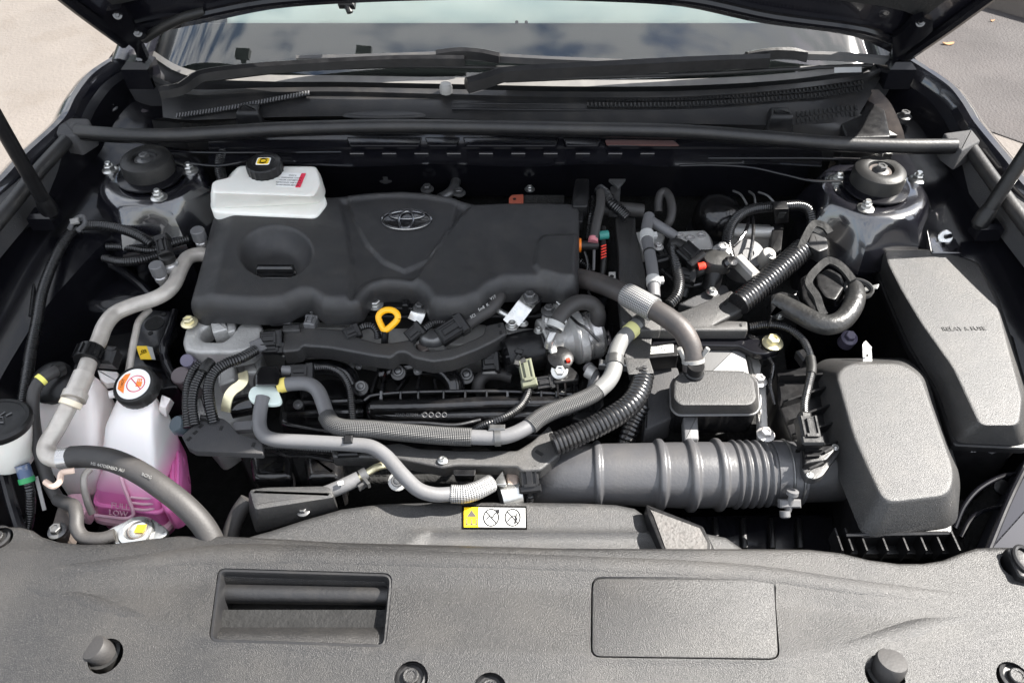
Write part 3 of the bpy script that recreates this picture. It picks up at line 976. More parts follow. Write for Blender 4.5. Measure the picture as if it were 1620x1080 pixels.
for s, pl, bl, lbl in ((-1, [(168, 18), (190, 14), (203, 26), (212, 45), (232, 55), (224, 72), (234, 95), (222, 104), (212, 78), (196, 62), (172, 44), (164, 30)],
                       [(186, 24), (218, 52), (222, 96)], 'black steel bonnet hinge at the left corner of the windscreen'),
                      (1, [(1462, 27), (1476, 34), (1475, 50), (1452, 70), (1436, 80), (1430, 100), (1424, 112), (1412, 100), (1412, 62), (1430, 50), (1444, 34)],
                       [(1456, 36), (1424, 62), (1420, 100)], 'black steel bonnet hinge at the right corner of the windscreen')):
    hmb = MB()
    poly = [Q(x, y, 1.425 - (0.10 * max(0, 70 - y) / 60)) for x, y in pl]
    f_ = [p + V((0, 0, 0)) for p in poly]
    loft(hmb, [f_, [p + V((0, 0.012, 0.004)) for p in f_]])
    t = part('hinge', hmb, M_bay, bon)
    for bx, by in bl:
        p = Q(bx, by, 1.425 - (0.10 * max(0, 70 - by) / 60))
        fix('bolt', t, p, 0.0048, M_dark, axis=(-s * 0.2, -0.8, 0.5))
    part('bracket', obox(MB(), Q(223 if s < 0 else 1418, 112, 1.43), (0.05, 0.05, 0.05), (1, 0, 0), (0, 0, 1), 0.01), M_bay, t)
def hoodhit(px, py):
    o = he[24] if 0 else V((0, 1.46, 1.035))
    d = ray(px, py)
    k = (o - EYE).dot(hn) / d.dot(hn)
    return EYE + d * k
for s, b0, b1, lbl in ((-1, (75, 328, 0.94), (-75, 66), 'thin black gas prop rising from the left inner wing'), (1, (1556, 345, 0.93), (1702, 122), 'thin black gas prop rising from the right inner wing')):
    t = T('bonnet_prop', lbl, 'gas prop', 'bonnet gas props')
    a_ = P(*b0)
    b_ = a_ + (Q(b1[0], b1[1], a_.y + (0.05 if s > 0 else -0.03)) - a_) * 1.9
    d_ = (b_ - a_).normalized()
    mid = a_ + d_ * 0.30
    part('cylinder', tube(MB(), [a_ + d_ * 0.02, mid], 0.0115, 16), M_plas, t)
    part('rod', tube(MB(), [mid, b_], 0.005, 10), M_matt, t)
    part('ball_joint', lathe(MB(), [(0.008, -0.02), (0.014, -0.012), (0.015, 0.004), (0.012, 0.02)], a_, d_, seg=14), M_plas, t)
    part('mount', obox(MB(), a_ + V((s * 0.015, 0.0, -0.022)), (0.04, 0.03, 0.03), (1, 0, 0), (0, 0, 1), 0.006), M_bay, t)
    if s < 0:
        tp = MB()
        q = a_ + d_ * 0.085
        tube(tp, [q, q + d_ * 0.012], 0.0112, 16)
        part('band', tp, M_rustd, t)
for px_, py_, s in ((180, 143, -1), (186, 166, -1), (1446, 153, 1)):
    pass
pbs = T('bolt_cluster', 'plated bolts in the dark recess beside the left hinge', 'bolt')
for px_, py_ in ((188, 140), (176, 172)):
    fix('bolt', pbs, P(px_, py_, 0.945), 0.008, M_dark)
pbs = T('bolt_cluster', 'plated bolts in the dark recess beside the right hinge', 'bolt')
for px_, py_ in ((1449, 152), (1430, 185)):
    fix('bolt', pbs, P(px_, py_, 0.945), 0.009, M_dark)
# ================================================================ front trim panel over the radiator support
Z0 = 0.805
def boxloft(mb, top, bot, b=0.004, fil=0.008, nf=3, nb=3, cap0=True):
    rev = area2(top) < 0
    t_, o_ = (top[::-1], bot[::-1]) if rev else (top, bot)
    t_, o_ = fillet(t_, fil, nf), fillet(o_, fil, nf)
    rings = [o_, [q.lerp(r, min(0.3, b / max(1e-6, (q - r).length))) for q, r in zip(t_, o_)]]
    for k in range(1, nb + 1):
        a = math.pi / 2 * k / nb
        rings.append([q - V((0, 0, b * 0.35 * (1 - math.sin(a)))) for q in inset(t_, b * (1 - math.cos(a)))])
    return loft(mb, rings, cap0=cap0)
pan = T('front_trim_panel', 'dusty black grained trim panel across the front of the engine bay, with a grab recess and a square lid', 'trim panel')
po = [(-420, 760), (-200, 800), (-60, 815), (0, 828), (30, 829), (48, 834), (62, 844), (92, 853), (130, 857), (175, 856), (230, 848), (280, 843), (350, 843), (450, 848), (600, 857), (800, 863), (1000, 864.5), (1200, 865), (1280, 866), (1330, 872), (1375, 883), (1420, 889), (1460, 889), (1492, 884), (1520, 873), (1545, 864), (1580, 862), (1680, 864), (1800, 858), (2020, 840), (2020, 1260), (-420, 1260)]
UX = [-420, -60, 80, 200, 330, 500, 850, 1080, 1180, 1290, 1400, 1500, 1650, 2020]
UY = [925, 912, 908, 897, 880, 884, 893, 902, 907, 923, 941, 949, 951, 955]
LX_ = [-420, -60, 60, 200, 330, 620, 900, 1230, 1300, 1380, 1500, 1650, 2020]
LY_ = [900, 912, 932, 976, 1012, 1034, 1042, 1044, 1036, 1020, 984, 953, 900]
def panz(xy, d):
    px, py = proj(xy[:, 0], xy[:, 1], Z0)
    yu = np.interp(px, UX, UY)
    yl = np.maximum(np.interp(px, LX_, LY_), yu)
    sp = np.clip((yl - yu) / 110, 0, 1)
    u = py - yu
    z = Z0 - 0.0075 * sp * sstep(-6, 40, u) * (1 - np.clip((u - 30) / np.maximum(yl - yu - 24, 20), 0, 1))
    z -= 0.00006 * np.clip(py - yl, 0, 200) + 0.0025 * sstep(-4, 10, py - yl) * sp
    z -= 0.004 * sstep(875, 850, py)
    z -= 0.05 * sstep(1090, 1260, py) ** 1.5
    z += 0.006 * np.sin(np.clip((px - 80) / 1460, 0, 1) * math.pi) * 0
    z -= 0.005 * (1 - np.sqrt(1 - (1 - np.clip(d / 0.006, 0, 1)) ** 2))
    return z
recs = fillet(ccw(pp([(343, 897), (621, 905), (611, 1024), (330, 1015)], Z0 - 0.002)), 0.012, 4)
lidh = fillet(ccw(pp([(936, 911), (1227, 914), (1234, 1044), (934, 1040)], Z0 - 0.0018)), 0.013, 4)
def circ(px, py, r, z=Z0, n=20):
    c = P(px, py, z)
    return [c + V((math.cos(t), math.sin(t), 0)) * r for t in np.linspace(0, 2 * math.pi, n + 1)[:-1]]
def onpan(l, dz=0.0):
    zz = panz(np.array([[q.x, q.y] for q in l]), np.full(len(l), 1.0))
    return [V((q.x, q.y, z_ + dz)) for q, z_ in zip(l, zz)]
wells = [circ(164, 1034, 0.021), circ(1402, 1064, 0.0235)]
clips = [circ(650, 1070, 0.020), circ(775, 1088, 0.020), circ(1604, 894, 0.017), circ(1608, 1070, 0.020), circ(-4, 850, 0.018)]
pm = MB()
relief(pm, pp(po, Z0), panz, 0.05, res=0.0075, rings=(0.0012, 0.003, 0.006), holes=[recs, lidh] + wells + clips, hole_h=0.016)
part('panel', pm, M_panel, pan, angle=50)
for xs, ys, x0, x1 in ((UX, UY, -30, 1640), (LX_, LY_, -30, 1640)):
    xx = np.linspace(x0, x1, 70)
    yy = np.interp(xx, xs, ys)
    yy = np.convolve(np.pad(yy, 3, mode='edge'), np.ones(7) / 7, 'valid')
    l_ = [P(x, y - (6 if xs is UX else 4), Z0 - 0.002) for x, y in zip(xx, yy)]
    l_ = [q - V((0, 0, 0.0287)) for q in onpan(l_)]
    if xs is LX_:  # interrupted by the lid and the recess
        runs = [[q for q, x in zip(l_, xx) if x < 318], [q for q, x in zip(l_, xx) if x > 1245]]
    else:
        runs = [l_]
    for r_ in runs:
        n_ = len(r_)
        part('moulded_ridge', tube(MB(), r_, [0.030 - 0.0024 * max(0, 1 - min(i, n_ - 1 - i) / 9) for i in range(n_)], 96), M_panel, pan)
part('backing', slab(MB(), pp([(-380, 850), (2000, 905), (2000, 1240), (-380, 1240)], Z0 - 0.09), 0.01), M_matt, pan)
# grab recess
ry0, ry1 = min(q.y for q in recs), max(q.y for q in recs)
fl2 = MB()
def recz(xy, d):
    f = (xy[:, 1] - ry0) / (ry1 - ry0)
    return Z0 - 0.0115 - 0.052 * sstep(0.10, 0.72, f) ** 1.2
relief(fl2, inset(recs, -0.0005), recz, 0.002, res=0.006)
rec = part('grab_recess', fl2, M_panel, pan)
wl = MB()
loft(wl, [[q - V((0, 0, 0.085)) for q in inset(recs, 0.007)], [q for q in onpan(inset(recs, 0.006), -0.006)], onpan(inset(recs, 0.0035), -0.0012), onpan(inset(recs, 0.0004), -0.0018), onpan(inset(recs, -0.0012), -0.008)], False, False)
part('recess_wall', wl, M_seal, rec)
hb = MB()
tube(hb, [P(340, 938, Z0 - 0.036), P(622, 942, Z0 - 0.036)], 0.0125, 18)
part('grab_bar', hb, M_seal, rec)
# square lid
lid = slab(MB(), onpan(inset(lidh, 0.0016), -0.0004), 0.014, b=0.0014, fil=0)
lo_ = part('lid', lid, M_panel, pan, label='square lid with rounded corners let into the panel')
# bumpers and clips
for (cx, cy), tip, lbl in (((164, 1034), (-0.35, 0.05, 0.9), 'dusty grey rubber bonnet bumper in the trim panel below the grab recess'), ((1402, 1062), (0.1, 0.25, 0.95), 'grey rubber bonnet bumper in the trim panel below the square lid')):
    t = T('bonnet_bumper', lbl, 'rubber bumper', 'bonnet bumpers')
    c = P(cx, cy, Z0 - 0.02)
    k_ = 1.0 if cx < 800 else 1.18
    part('stud', lathe(MB(), [(r * k_, h * k_ * 1.15) for r, h in ((0.016, -0.004), (0.0165, 0.007), (0.0158, 0.014), (0.0145, 0.0165), (0.006, 0.0172))], c, tip, seg=28), M_hose, t)
    part('socket', lathe(MB(), [(0.0205 * k_, -0.014), (0.0205 * k_, 0.004), (0.0165 * k_, 0.004), (0.0165 * k_, -0.002)], c, seg=24), M_rub, t)
for (cx, cy, r), lbl in (((650, 1070, 0.020), 'round black push clip in the trim panel under the right end of the grab recess'), ((775, 1088, 0.020), 'round black push clip cut off by the lower edge of the photo'), ((1604, 894, 0.017), 'round black push clip at the right end of the trim panel, near the wing'), ((1608, 1070, 0.020), 'round push clip in the lower right corner of the trim panel'), ((-4, 850, 0.018), 'black push clip at the left end of the trim panel')):
    t = T('push_clip', lbl, 'push clip', 'push clips in the trim panel')
    c = P(cx, cy, Z0 - 0.012)
    part('rim', lathe(MB(), [(r * 0.98, -0.008), (r * 0.98, 0.002), (r * 0.80, 0.003), (r * 0.72, -0.001), (r * 0.5, -0.001)], c, seg=28), M_seal, t)
    part('pin', lathe(MB(), [(r * 0.48, -0.004), (r * 0.48, 0.004), (r * 0.42, 0.005), (r * 0.30, 0.0046), (r * 0.28, 0.0036)], c, seg=22), M_panel, t)
lt = T('bonnet_latch', 'black latch striker bracket at the right end of the trim panel', 'latch')
part('bracket', slab(MB(), pp([(1590, 866), (1640, 862), (1650, 920), (1612, 912)], Z0 + 0.012), 0.02, b=0.003, fil=0.005), M_plas, lt)
part('slot_rim', ring(MB(), P(1622, 884, Z0 + 0.014), (1, 0, 0), (0, 1, 0), 0.012, 0.018, 0.003), M_seal, lt)

# ================================================================ fan shroud
ZS = 0.775
shr = T('fan_shroud', 'grained black fan shroud behind the trim panel carrying a warning sticker', 'fan shroud')
so = [(383, 872), (392, 845), (425, 836), (480, 818), (540, 801), (600, 793), (680, 790.5), (800, 790), (920, 791.5), (975, 794), (1005, 800), (1022, 812), (1030, 835), (1110, 838), (1150, 846), (1200, 880), (1200, 930), (383, 930)]
def shz(xy, d):
    px, py = proj(xy[:, 0], xy[:, 1], ZS)
    z = ZS - 0.010 * (1 - np.sqrt(1 - (1 - np.clip(d / 0.012, 0, 1)) ** 2))
    st = sstep(841, 853, py - 6 * sstep(690, 640, px) * 0 + 30 * sstep(690, 620, px) * -1) * sstep(620, 680, px) * sstep(1060, 1030, px)
    z -= 0.004 * st
    z += 0.003 * sstep(838, 842, py) * (1 - st) * sstep(620, 690, px) * sstep(1060, 1030, px)
    return z
sm_ = MB()
relief(sm_, pp(so, ZS), shz, 0.12, res=0.006, rings=(0.001, 0.0025, 0.005, 0.009))
part('shell', sm_, M_grain, shr, angle=50)
bx_ = MB()
boxloft(bx_, pp([(393, 773), (420, 769), (515, 767), (524, 771), (530, 786), (402, 806)], 0.802), pp([(391, 800), (420, 797), (512, 795), (531, 800), (537, 806), (405, 843)], 0.755), b=0.008, fil=0.006)
part('corner_box', bx_, M_grain, shr)
fix('bolt', shr, P(480, 808, 0.778), 0.006, M_dark)
stk = MB()
decal(stk, pp([(731, 799), (833, 800), (834, 837), (731, 836)], ZS + 0.0013))
st0 = part('sticker', stk, M_ink, shr, label='white and yellow warning sticker with pictograms')
stw = MB()
decal(stw, pp([(757, 802), (831, 803), (831.5, 834), (757, 833)], ZS + 0.0021))
part('white_field', stw, M_lab, st0)
sty = MB()
decal(sty, pp([(734, 802), (757, 802), (757, 833), (734, 833)], ZS + 0.0021))
part('yellow_field', sty, M_laby, st0)
ic = MB()
zt = ZS + 0.0024
def flat(l): return pp(l, zt)
decal(ic, flat([(746, 806), (754, 817), (738, 817)]), 0.0004)
for q in ([(737, 820), (739, 820), (739, 829), (737, 829)], [(745, 821), (747, 821), (747, 829), (745, 829)], [(753, 820), (755, 820), (755, 829), (753, 829)], [(737, 828), (755, 828), (755, 830), (737, 830)]):
    decal(ic, flat(q), 0.0004)
part('pictogram', ic, M_brk, st0, kind='stuff')
ic2 = MB()
for cx in (777, 811):
    c = P(cx, 818, zt)
    ring(ic2, c, (1, 0, 0), (0, 1, 0), 0.0105, 0.0135, 0.0009, 28, 4)
    tube(ic2, [c + V((-0.0075, 0.0095, 0)), c + V((0.0075, -0.0095, 0))], 0.0008, 4)
decal(ic2, flat([(784, 806), (790, 805), (790, 811), (786, 812)]), 0.0004)
decal(ic2, flat([(816, 812), (818, 812), (816, 828), (813, 828)]), 0.0004)
for cx, l_ in ((777, [(770, 821), (774, 816), (779, 818), (783, 812), (787, 809)]), (811, [(803, 824), (808, 818), (813, 815), (818, 820), (815, 826)])):
    tube(ic2, pp(l_, zt), 0.0009, 4)
part('pictogram', ic2, M_inkg, st0, kind='stuff')
pl = MB()
boxloft(pl, pp([(1022, 797), (1112, 832), (1126, 862), (1124, 880), (1052, 880), (1024, 812)], 0.795), pp([(1018, 812), (1112, 842), (1132, 870), (1130, 890), (1050, 892), (1020, 830)], 0.77), b=0.002, fil=0.003)
lp_ = part('label_plate', pl, M_plas, shr, label='slanted plate with a pale worn label')
pl2 = MB()
decal(pl2, pp([(1029, 806), (1107, 835), (1119, 858), (1119, 878), (1057, 878), (1034, 815)], 0.7963))
M_worn = mat('worn pale label', (0.075, 0.071, 0.067), 0.6, grain=(160, 0.001), speck=(260, 0.8, (0.03, 0.028, 0.026)), dust=(60, 0.4, (0.11, 0.095, 0.088)))
part('label', pl2, M_worn, lp_)

# ================================================================ air intake hose
ih = T('intake_hose', 'thick ribbed black air intake hose with bellows leading to the air cleaner box', 'air hose')
ax = smooth([P(846, 778, 0.70), P(880, 760, 0.735), P(915, 752, 0.752), P(960, 750, 0.758), P(1080, 751, 0.760), P(1160, 750, 0.76), P(1226, 748, 0.76)], 30)
ax = resample(ax, 0.0012)
def irad(p):
    px, _ = proj(p.x, p.y, p.z)
    r = 0.0455 + 0.0035 * math.exp(-((px - 1100) / 90) ** 2)
    for c, w_, h in ((946, 5, 0.0050), (1042, 7, 0.0060), (1090, 7, 0.0062), (1134, 6, 0.0060)):
        r += h * math.exp(-((px - c) / w_) ** 4)
    if 1155 < px < 1214: r += 0.0044 * (0.5 + 0.5 * math.cos((px - 1160) / 12.0 * 2 * math.pi)) - 0.0005
    return r
part('hose', tube(MB(), ax, [irad(p) for p in ax], 40), M_gpl2 if 'M_gpl2' in globals() else M_hosei, ih) if False else None
M_hosei = mat('intake hose rubber', (0.05, 0.05, 0.053), 0.38, dust=(16, 0.12, DUST), grain=(250, 0.0003), spec=0.6)
part('hose', tube(MB(), ax, [irad(p) for p in ax], 40), M_hosei, ih)
cf = MB()
tube(cf, resample([P(1218, 748, 0.76), P(1262, 747.5, 0.76)], 0.004), 0.0485, 40)
part('cuff', cf, M_hosei, ih)
for cx in (1240, 1256):
    cl = MB()
    c = P(cx, 748, 0.76)
    ring(cl, c, (0, 1, 0), (0, 0, 1), 0.0495, 0.0495, 0.0018, 48, 6)
    part('clamp_wire', cl, M_dark, ih)
cs = MB()
c = P(1249, 796, 0.775)
obox(cs, c, (0.030, 0.012, 0.012), (1, 0, 0), (0, -0.6, 0.8), 0.002)
lathe(cs, [(0.005, -0.014), (0.0052, -0.004), (0.0042, 0.01), (0.0085, 0.012), (0.0085, 0.018), (0.005, 0.019)], c + V((0, 0.0, 0.004)), (0.1, 0.45, 0.9), seg=14)
lathe(cs, [(0.0075, 0), (0.0075, 0.008), (0.005, 0.01)], c + V((-0.008, -0.01, -0.004)), (0, -0.7, -0.5), seg=14)
part('clamp_screw', cs, M_gpl, ih)
nk = MB()
tube(nk, resample(smooth([P(1258, 748, 0.758), P(1310, 747, 0.757), P(1380, 745, 0.755)], 6), 0.008), 0.0435, 36)

# ================================================================ air cleaner
ac = T('air_cleaner', 'big grained black air cleaner box in the right front corner of the engine bay', 'air filter box')
part('inlet_duct', nk, M_dgrey, ac)
acl = MB()
boxloft(acl, pp([(1322, 590), (1342, 573), (1425, 573), (1456, 592), (1510, 745), (1503, 782), (1398, 795), (1350, 690)], 0.85), pp([(1284, 582), (1304, 567), (1440, 566), (1474, 592), (1520, 760), (1514, 832), (1366, 852), (1300, 690)], 0.79), b=0.006, fil=0.020, nb=5, nf=5)
part('lid', acl, M_grain, ac)
acb = MB()
slab(acb, pp([(1318, 590), (1330, 574), (1450, 574), (1500, 700), (1508, 843), (1362, 850), (1344, 722)], 0.788), 0.2, b=0.003, fil=0.006)
part('base', acb, M_plas, ac)
ebar = MB()
tube(ebar, pp([(1338, 846, 0.79), (1500, 843, 0.79)], None), 0.003, 6)
part('joint_edge', ebar, M_plas, ac)
tl = MB()
slab(tl, pp([(1318, 852), (1508, 850), (1512, 876), (1318, 876)], 0.762), 0.012, b=0.002, fil=0.003)
part('front_shelf', tl, M_plas, ac)
for x in (1322, 1338, 1360, 1392, 1424, 1452, 1478, 1504):
    fb = MB()
    c = P(x, 861, 0.772)
    obox(fb, c, (0.0022, 0.034, 0.030), (1, 0.03, 0), (0, 0, 1))
    part('fin', fb, M_plas, ac)
ib = MB()
slab(ib, pp([(1228, 586), (1285, 578), (1328, 640), (1345, 712), (1262, 722), (1232, 640)], 0.80), 0.12, b=0.003, fil=0.004)
part('inlet_box', ib, M_plas, ac)
for k, (x0, y0, x1, y1) in enumerate(((1232, 600, 1300, 596), (1238, 640, 1318, 612), (1246, 668, 1326, 640), (1252, 692, 1334, 668), (1258, 716, 1340, 700))):
    rb_ = MB()
    a_, b_ = P(x0, y0, 0.806), P(x1, y1, 0.81)
    obox(rb_, (a_ + b_) / 2, ((b_ - a_).length, 0.003, 0.016), b_ - a_)
    part('rib', rb_, M_plas, ac)
# sensor on the duct
ms = T('air_flow_sensor', 'black air flow sensor screwed on top of the intake duct', 'sensor')
c0 = [(1266, 704), (1322, 700), (1330, 712), (1302, 752), (1290, 758), (1276, 756), (1268, 738)]
msb = MB()
slab(msb, pp(c0, 0.812), 0.012, b=0.001, fil=0.005)
part('flange', msb, M_dgrey, ms)
mst = MB()
slab(mst, pp([(1272, 706), (1318, 703), (1322, 712), (1308, 728), (1272, 734)], 0.826), 0.012, b=0.003, fil=0.004)
part('body', mst, M_plas, ms)
mr_ = MB()
for q in ((1274, 712, 1300, 711), (1276, 722, 1296, 721), (1280, 742, 1302, 732), (1304, 716, 1316, 709)):
    a_, b_ = P(q[0], q[1], 0.829), P(q[2], q[3], 0.829)
    obox(mr_, (a_ + b_) / 2, ((b_ - a_).length, 0.003, 0.005), b_ - a_)
part('rib', mr_, M_plas, ms, kind='stuff')
fix('socket', ms, P(1281, 752, 0.8185), 0.0036, M_zinc, name='screw')
fix('socket', ms, P(1321, 708, 0.8185), 0.0036, M_zinc, name='screw')
def connector(t, p, d, size, m=M_plas, up=(0, -0.5, 0.85), detail=True, name='plug'):
    """an electrical plug: body, collar, latch and ribs"""
    d = V(d).normalized()
    L, W_, H = size
    up = V(up)
    up = (up - d * up.dot(d)).normalized()
    s_ = up.cross(d)
    b = MB()
    obox(b, p, (L, W_, H), d, up, H * 0.12)
    obox(b, p + d * L * 0.34, (L * 0.28, W_ * 1.14, H * 1.12), d, up, H * 0.1)
    o = part(name, b, m, t)
    if detail:
        k = MB()
        obox(k, p + up * H * 0.56 - d * L * 0.05, (L * 0.62, W_ * 0.34, H * 0.22), d, up, H * 0.05)
        for q in (-1, 1):
            obox(k, p + up * H * 0.53 + s_ * q * W_ * 0.36 - d * L * 0.1, (L * 0.7, W_ * 0.08, H * 0.16), d, up)
        obox(k, p + up * H * 0.62 + d * L * 0.22, (L * 0.10, W_ * 0.6, H * 0.2), d, up)
        part('latch', k, m, o)
    return o
msl = T('sensor_lead', 'thin corrugated lead from the black bracket down to the air flow sensor', 'cable')
lead = [(1186, 517, 0.842), (1215, 513, 0.848), (1245, 518, 0.852), (1268, 535, 0.853), (1280, 558, 0.853), (1284, 585, 0.853), (1279, 610, 0.852), (1273, 638, 0.848), (1273, 655, 0.845)]
part('conduit', tcorr(lead, 6.3, pitch=0.0036, seg=10), M_cond, msl)
connector(msl, P(1279, 684, 0.840), P(1284, 700, 0.835) - P(1274, 652, 0.846), (0.046, 0.028, 0.022))
kb_ = MB()
obox(kb_, P(1273, 663, 0.846), (0.018, 0.016, 0.018), P(1276, 680, 0.84) - P(1273, 650, 0.845), (0, -0.5, 0.85), 0.003)
part('boot', kb_, M_rub, msl)
tp2 = MB()
tube(tp2, smooth(pp([(1282, 566, 0.853), (1284, 580, 0.853), (1283, 592, 0.853)]), 5), rpx([(1283, 580, 0.853)], 8), 12)
part('tape', tp2, M_rub, msl)
cbx = MB()
obox(cbx, P(1270, 566, 0.845), (0.022, 0.014, 0.02), (0.3, -1, 0), (0, -0.4, 0.9), 0.003)
part('clip', cbx, M_plas, msl)

# ================================================================ fuse box
fb = T('fuse_box', 'long grained black fuse box lid embossed RELAY & FUSE at the right side of the bay', 'fuse box')
FT = [(1400, 395), (1483, 395), (1547, 415), (1575, 472), (1598, 560), (1617, 630), (1612, 672), (1550, 672), (1507, 580), (1457, 510), (1427, 460), (1405, 417)]
FB = [(1384, 404), (1485, 391), (1554, 411), (1583, 470), (1606, 558), (1626, 630), (1622, 705), (1512, 700), (1484, 618), (1440, 546), (1408, 474), (1388, 425)]
fm_ = MB()
boxloft(fm_, pp(FT, 0.87), pp(FB, 0.822), b=0.0045, fil=0.012, nb=5, nf=5)
part('lid', fm_, M_grain, fb)
part('rim', slab(MB(), inset(ccw(pp(FB, 0.822)), -0.005), 0.012, b=0.003, fil=0.008), M_plas, fb)
part('base', slab(MB(), inset(ccw(pp(FB, 0.812)), 0.004), 0.22, b=0.003, fil=0.008), M_plas, fb)
fq = P(1525, 520, 0.8705)
text('lettering', 'RELAY & FUSE', M_grain, fb, fq, (1, 0.02, 0), (0, 1, 0), 0.0112, 0.0006)
cm_ = MB()
ring(cm_, P(1570, 709, 0.812), (1, 0, 0), (0, 0.3, 1), 0.016, 0.008, 0.0028, 4, 6)
obox(cm_, P(1570, 703, 0.815), (0.036, 0.008, 0.006))
part('clip', cm_, M_plas, fb)
text('mould_mark', '23', M_gpl, fb, P(1540, 712, 0.806), (1, 0, 0), (0, 0.7, 0.7), 0.009)
tg = MB()
slab(tg, pp([(1466, 362), (1484, 353), (1504, 362), (1524, 400), (1474, 400)], 0.874), 0.02, b=0.002, fil=0.006)
part('fixing_tab', tg, M_tower, fb)
part('washer', lathe(MB(), [(0.012, -0.003), (0.0125, 0.0), (0.011, 0.0012), (0.004, 0.0012)], P(1496, 375, 0.880), (-0.1, -0.75, 0.65), seg=24), M_zinc, fb)
part('stud', tube(MB(), [P(1496, 375, 0.880), P(1504, 373, 0.889)], 0.004, 10), M_bay, fb)
lst = MB()
c = P(1377, 456, 0.852)
obox(lst, c, (0.012, 0.002, 0.026), (0.5, 0.8, 0), (0.5, -0.6, 0.7))
fs = part('tag', lst, M_lab, fb)
# ================================================================ engine block under everything
eng = T('engine_block', 'cast aluminium and black engine mass under the plastic engine cover', 'engine')
eb = MB()
slab(eb, pp([(330, 500), (900, 500), (930, 640), (900, 760), (400, 760), (320, 600)], 0.66), 0.22, b=0.01, fil=0.02)
part('block', eb, M_matt, eng)
hdm = MB()
slab(hdm, pp([(372, 470), (900, 470), (905, 520), (800, 530), (760, 552), (600, 552), (450, 525), (372, 520)], 0.785), 0.1, b=0.008, fil=0.01)
part('cylinder_head', hdm, M_alu, eng)
vcm = MB()
slab(vcm, pp([(330, 400), (905, 400), (905, 500), (330, 500)], 0.815), 0.05, b=0.008, fil=0.01)
part('valve_cover', vcm, M_plas, eng)
pk = MB()
for x0, x1, y0, y1, zz in ((452, 560, 500, 520, 0.80), (700, 770, 512, 545, 0.80), (588, 680, 482, 512, 0.795)):
    slab(pk, pp([(x0, y0), (x1, y0), (x1 - 4, y1), (x0 + 6, y1)], zz), 0.03, b=0.004, fil=0.006)
part('casting', pk, M_alu, eng, kind='stuff')
tm_ = MB()
slab(tm_, pp([(1000, 560), (1240, 520), (1260, 700), (1010, 720)], 0.66), 0.25, b=0.01, fil=0.02)
part('gearbox', tm_, M_matt, eng)
sg = MB()
slab(sg, pp([(960, 300), (1280, 320), (1290, 470), (960, 470)], 0.72), 0.2, b=0.01, fil=0.02)
part('rear_block', sg, M_matt, eng)
for (x, y, z, r) in ((610, 594, 0.752, 0.010), (573, 611, 0.745, 0.009), (738, 592, 0.745, 0.0115), (417, 641, 0.765, 0.008), (573, 611, 0.75, 0.009)):
    pass

# ================================================================ engine cover
ec = T('engine_cover', 'large charcoal plastic engine cover with an oval chrome emblem and an oil filler recess', 'engine cover')
ZR, ZT = 0.862, 0.892
eo = [(300, 485), (306, 462), (314, 436), (330, 395), (346, 345), (354, 326), (366, 320.5), (440, 316), (520, 312), (560, 309), (600, 305), (640, 303.5), (680, 306), (715, 312), (738, 319), (752, 323), (800, 321), (860, 320.5), (898, 321.5), (911, 328), (916, 345), (916, 400), (916, 462), (910, 470), (894, 475), (880, 472), (868, 465), (840, 463.5), (800, 464), (777, 474), (762, 488), (740, 497), (715, 500), (690, 499), (679, 494), (671, 480), (657, 469), (635, 465), (612, 464), (592, 469), (581, 480), (573, 494), (560, 499), (530, 500), (511, 498), (500, 490), (492, 484), (480, 484), (468, 489), (455, 496), (430, 500), (395, 500), (350, 497), (312, 493)]
shield = np.array([(548, 312), (600, 303), (640, 300), (690, 303), (728, 316), (718, 355), (702, 388), (676, 414), (640, 428), (606, 414), (580, 388), (560, 352)], float)
mid_ = np.array([(528, 290), (538, 330), (548, 372), (556, 420), (546, 500), (545, 540), (652, 540), (648, 478), (654, 446), (690, 400), (728, 350), (762, 318), (762, 290)], float)
blk = np.array([(852, 388), (862, 381), (930, 379), (930, 447), (885, 443), (856, 436), (846, 424)], float)
def ecz(xy, d):
    px, py = proj(xy[:, 0], xy[:, 1], 0.889)
    q = np.c_[px, py]
    w_ = 0.006 + 0.012 * sstep(360, 430, py)
    z = ZR + (ZT - ZR) * np.sqrt(1 - (1 - np.clip(d / w_, 0, 1)) ** 2)
    z += 0.008 * sstep(440, 330, py)
    z -= 0.010 * sstep(-3, 7, sdist(q, mid_)) * sstep(0.004, 0.02, d)
    z += 0.0065 * sstep(-0.5, 2.2, sdist(q, shield)) * sstep(0.002, 0.012, d)
    z += 0.008 * sstep(-5, 4, sdist(q, blk)) * sstep(0.0, 0.012, d)
    # chamfer along the left edge
    lx = np.interp(py, [320, 345, 400, 440, 470], [384, 376, 356, 346, 338])
    z -= 0.012 * sstep(2, -34, px - lx)
    r = np.hypot((px - 437) / 58.5, (py - 403) / 40.0)
    z -= 0.036 * (1 - np.clip((r - 0.35) / 0.65, 0, 1) ** 3) * (r < 1)
    return z
eo = [(x, y + 25 * min(1, max(0, (345 - y) / 20))) for x, y in eo]
em = MB()
relief(em, fillet(ccw(pp(eo, ZR)), 0.004, 2), ecz, 0.02, res=0.0034, rings=(0.0008, 0.002, 0.004, 0.007, 0.011))
part('shell', em, M_cover, ec, angle=60)
cap = MB()
slab(cap, pp([(403, 424), (466, 424), (472, 434), (466, 440), (403, 440)], 0.880), 0.026, b=0.003, fil=0.003)
obox(cap, P(436, 425, 0.884), (0.060, 0.010, 0.016), (1, 0, 0), (0, -0.2, 1), 0.003)
part('oil_filler_cap', cap, M_glossp, ec)
ez = 0.8955
ce = P(643, 348, ez)
ez_n = V((0, -0.035, 1)).normalized()
EX, EY = V((1, 0, 0)), V((0, 1, 0.035)).normalized()
emb = T('emblem', 'oval dark chrome emblem of interlaced rings on the engine cover', 'emblem') if False else None
e1 = MB()
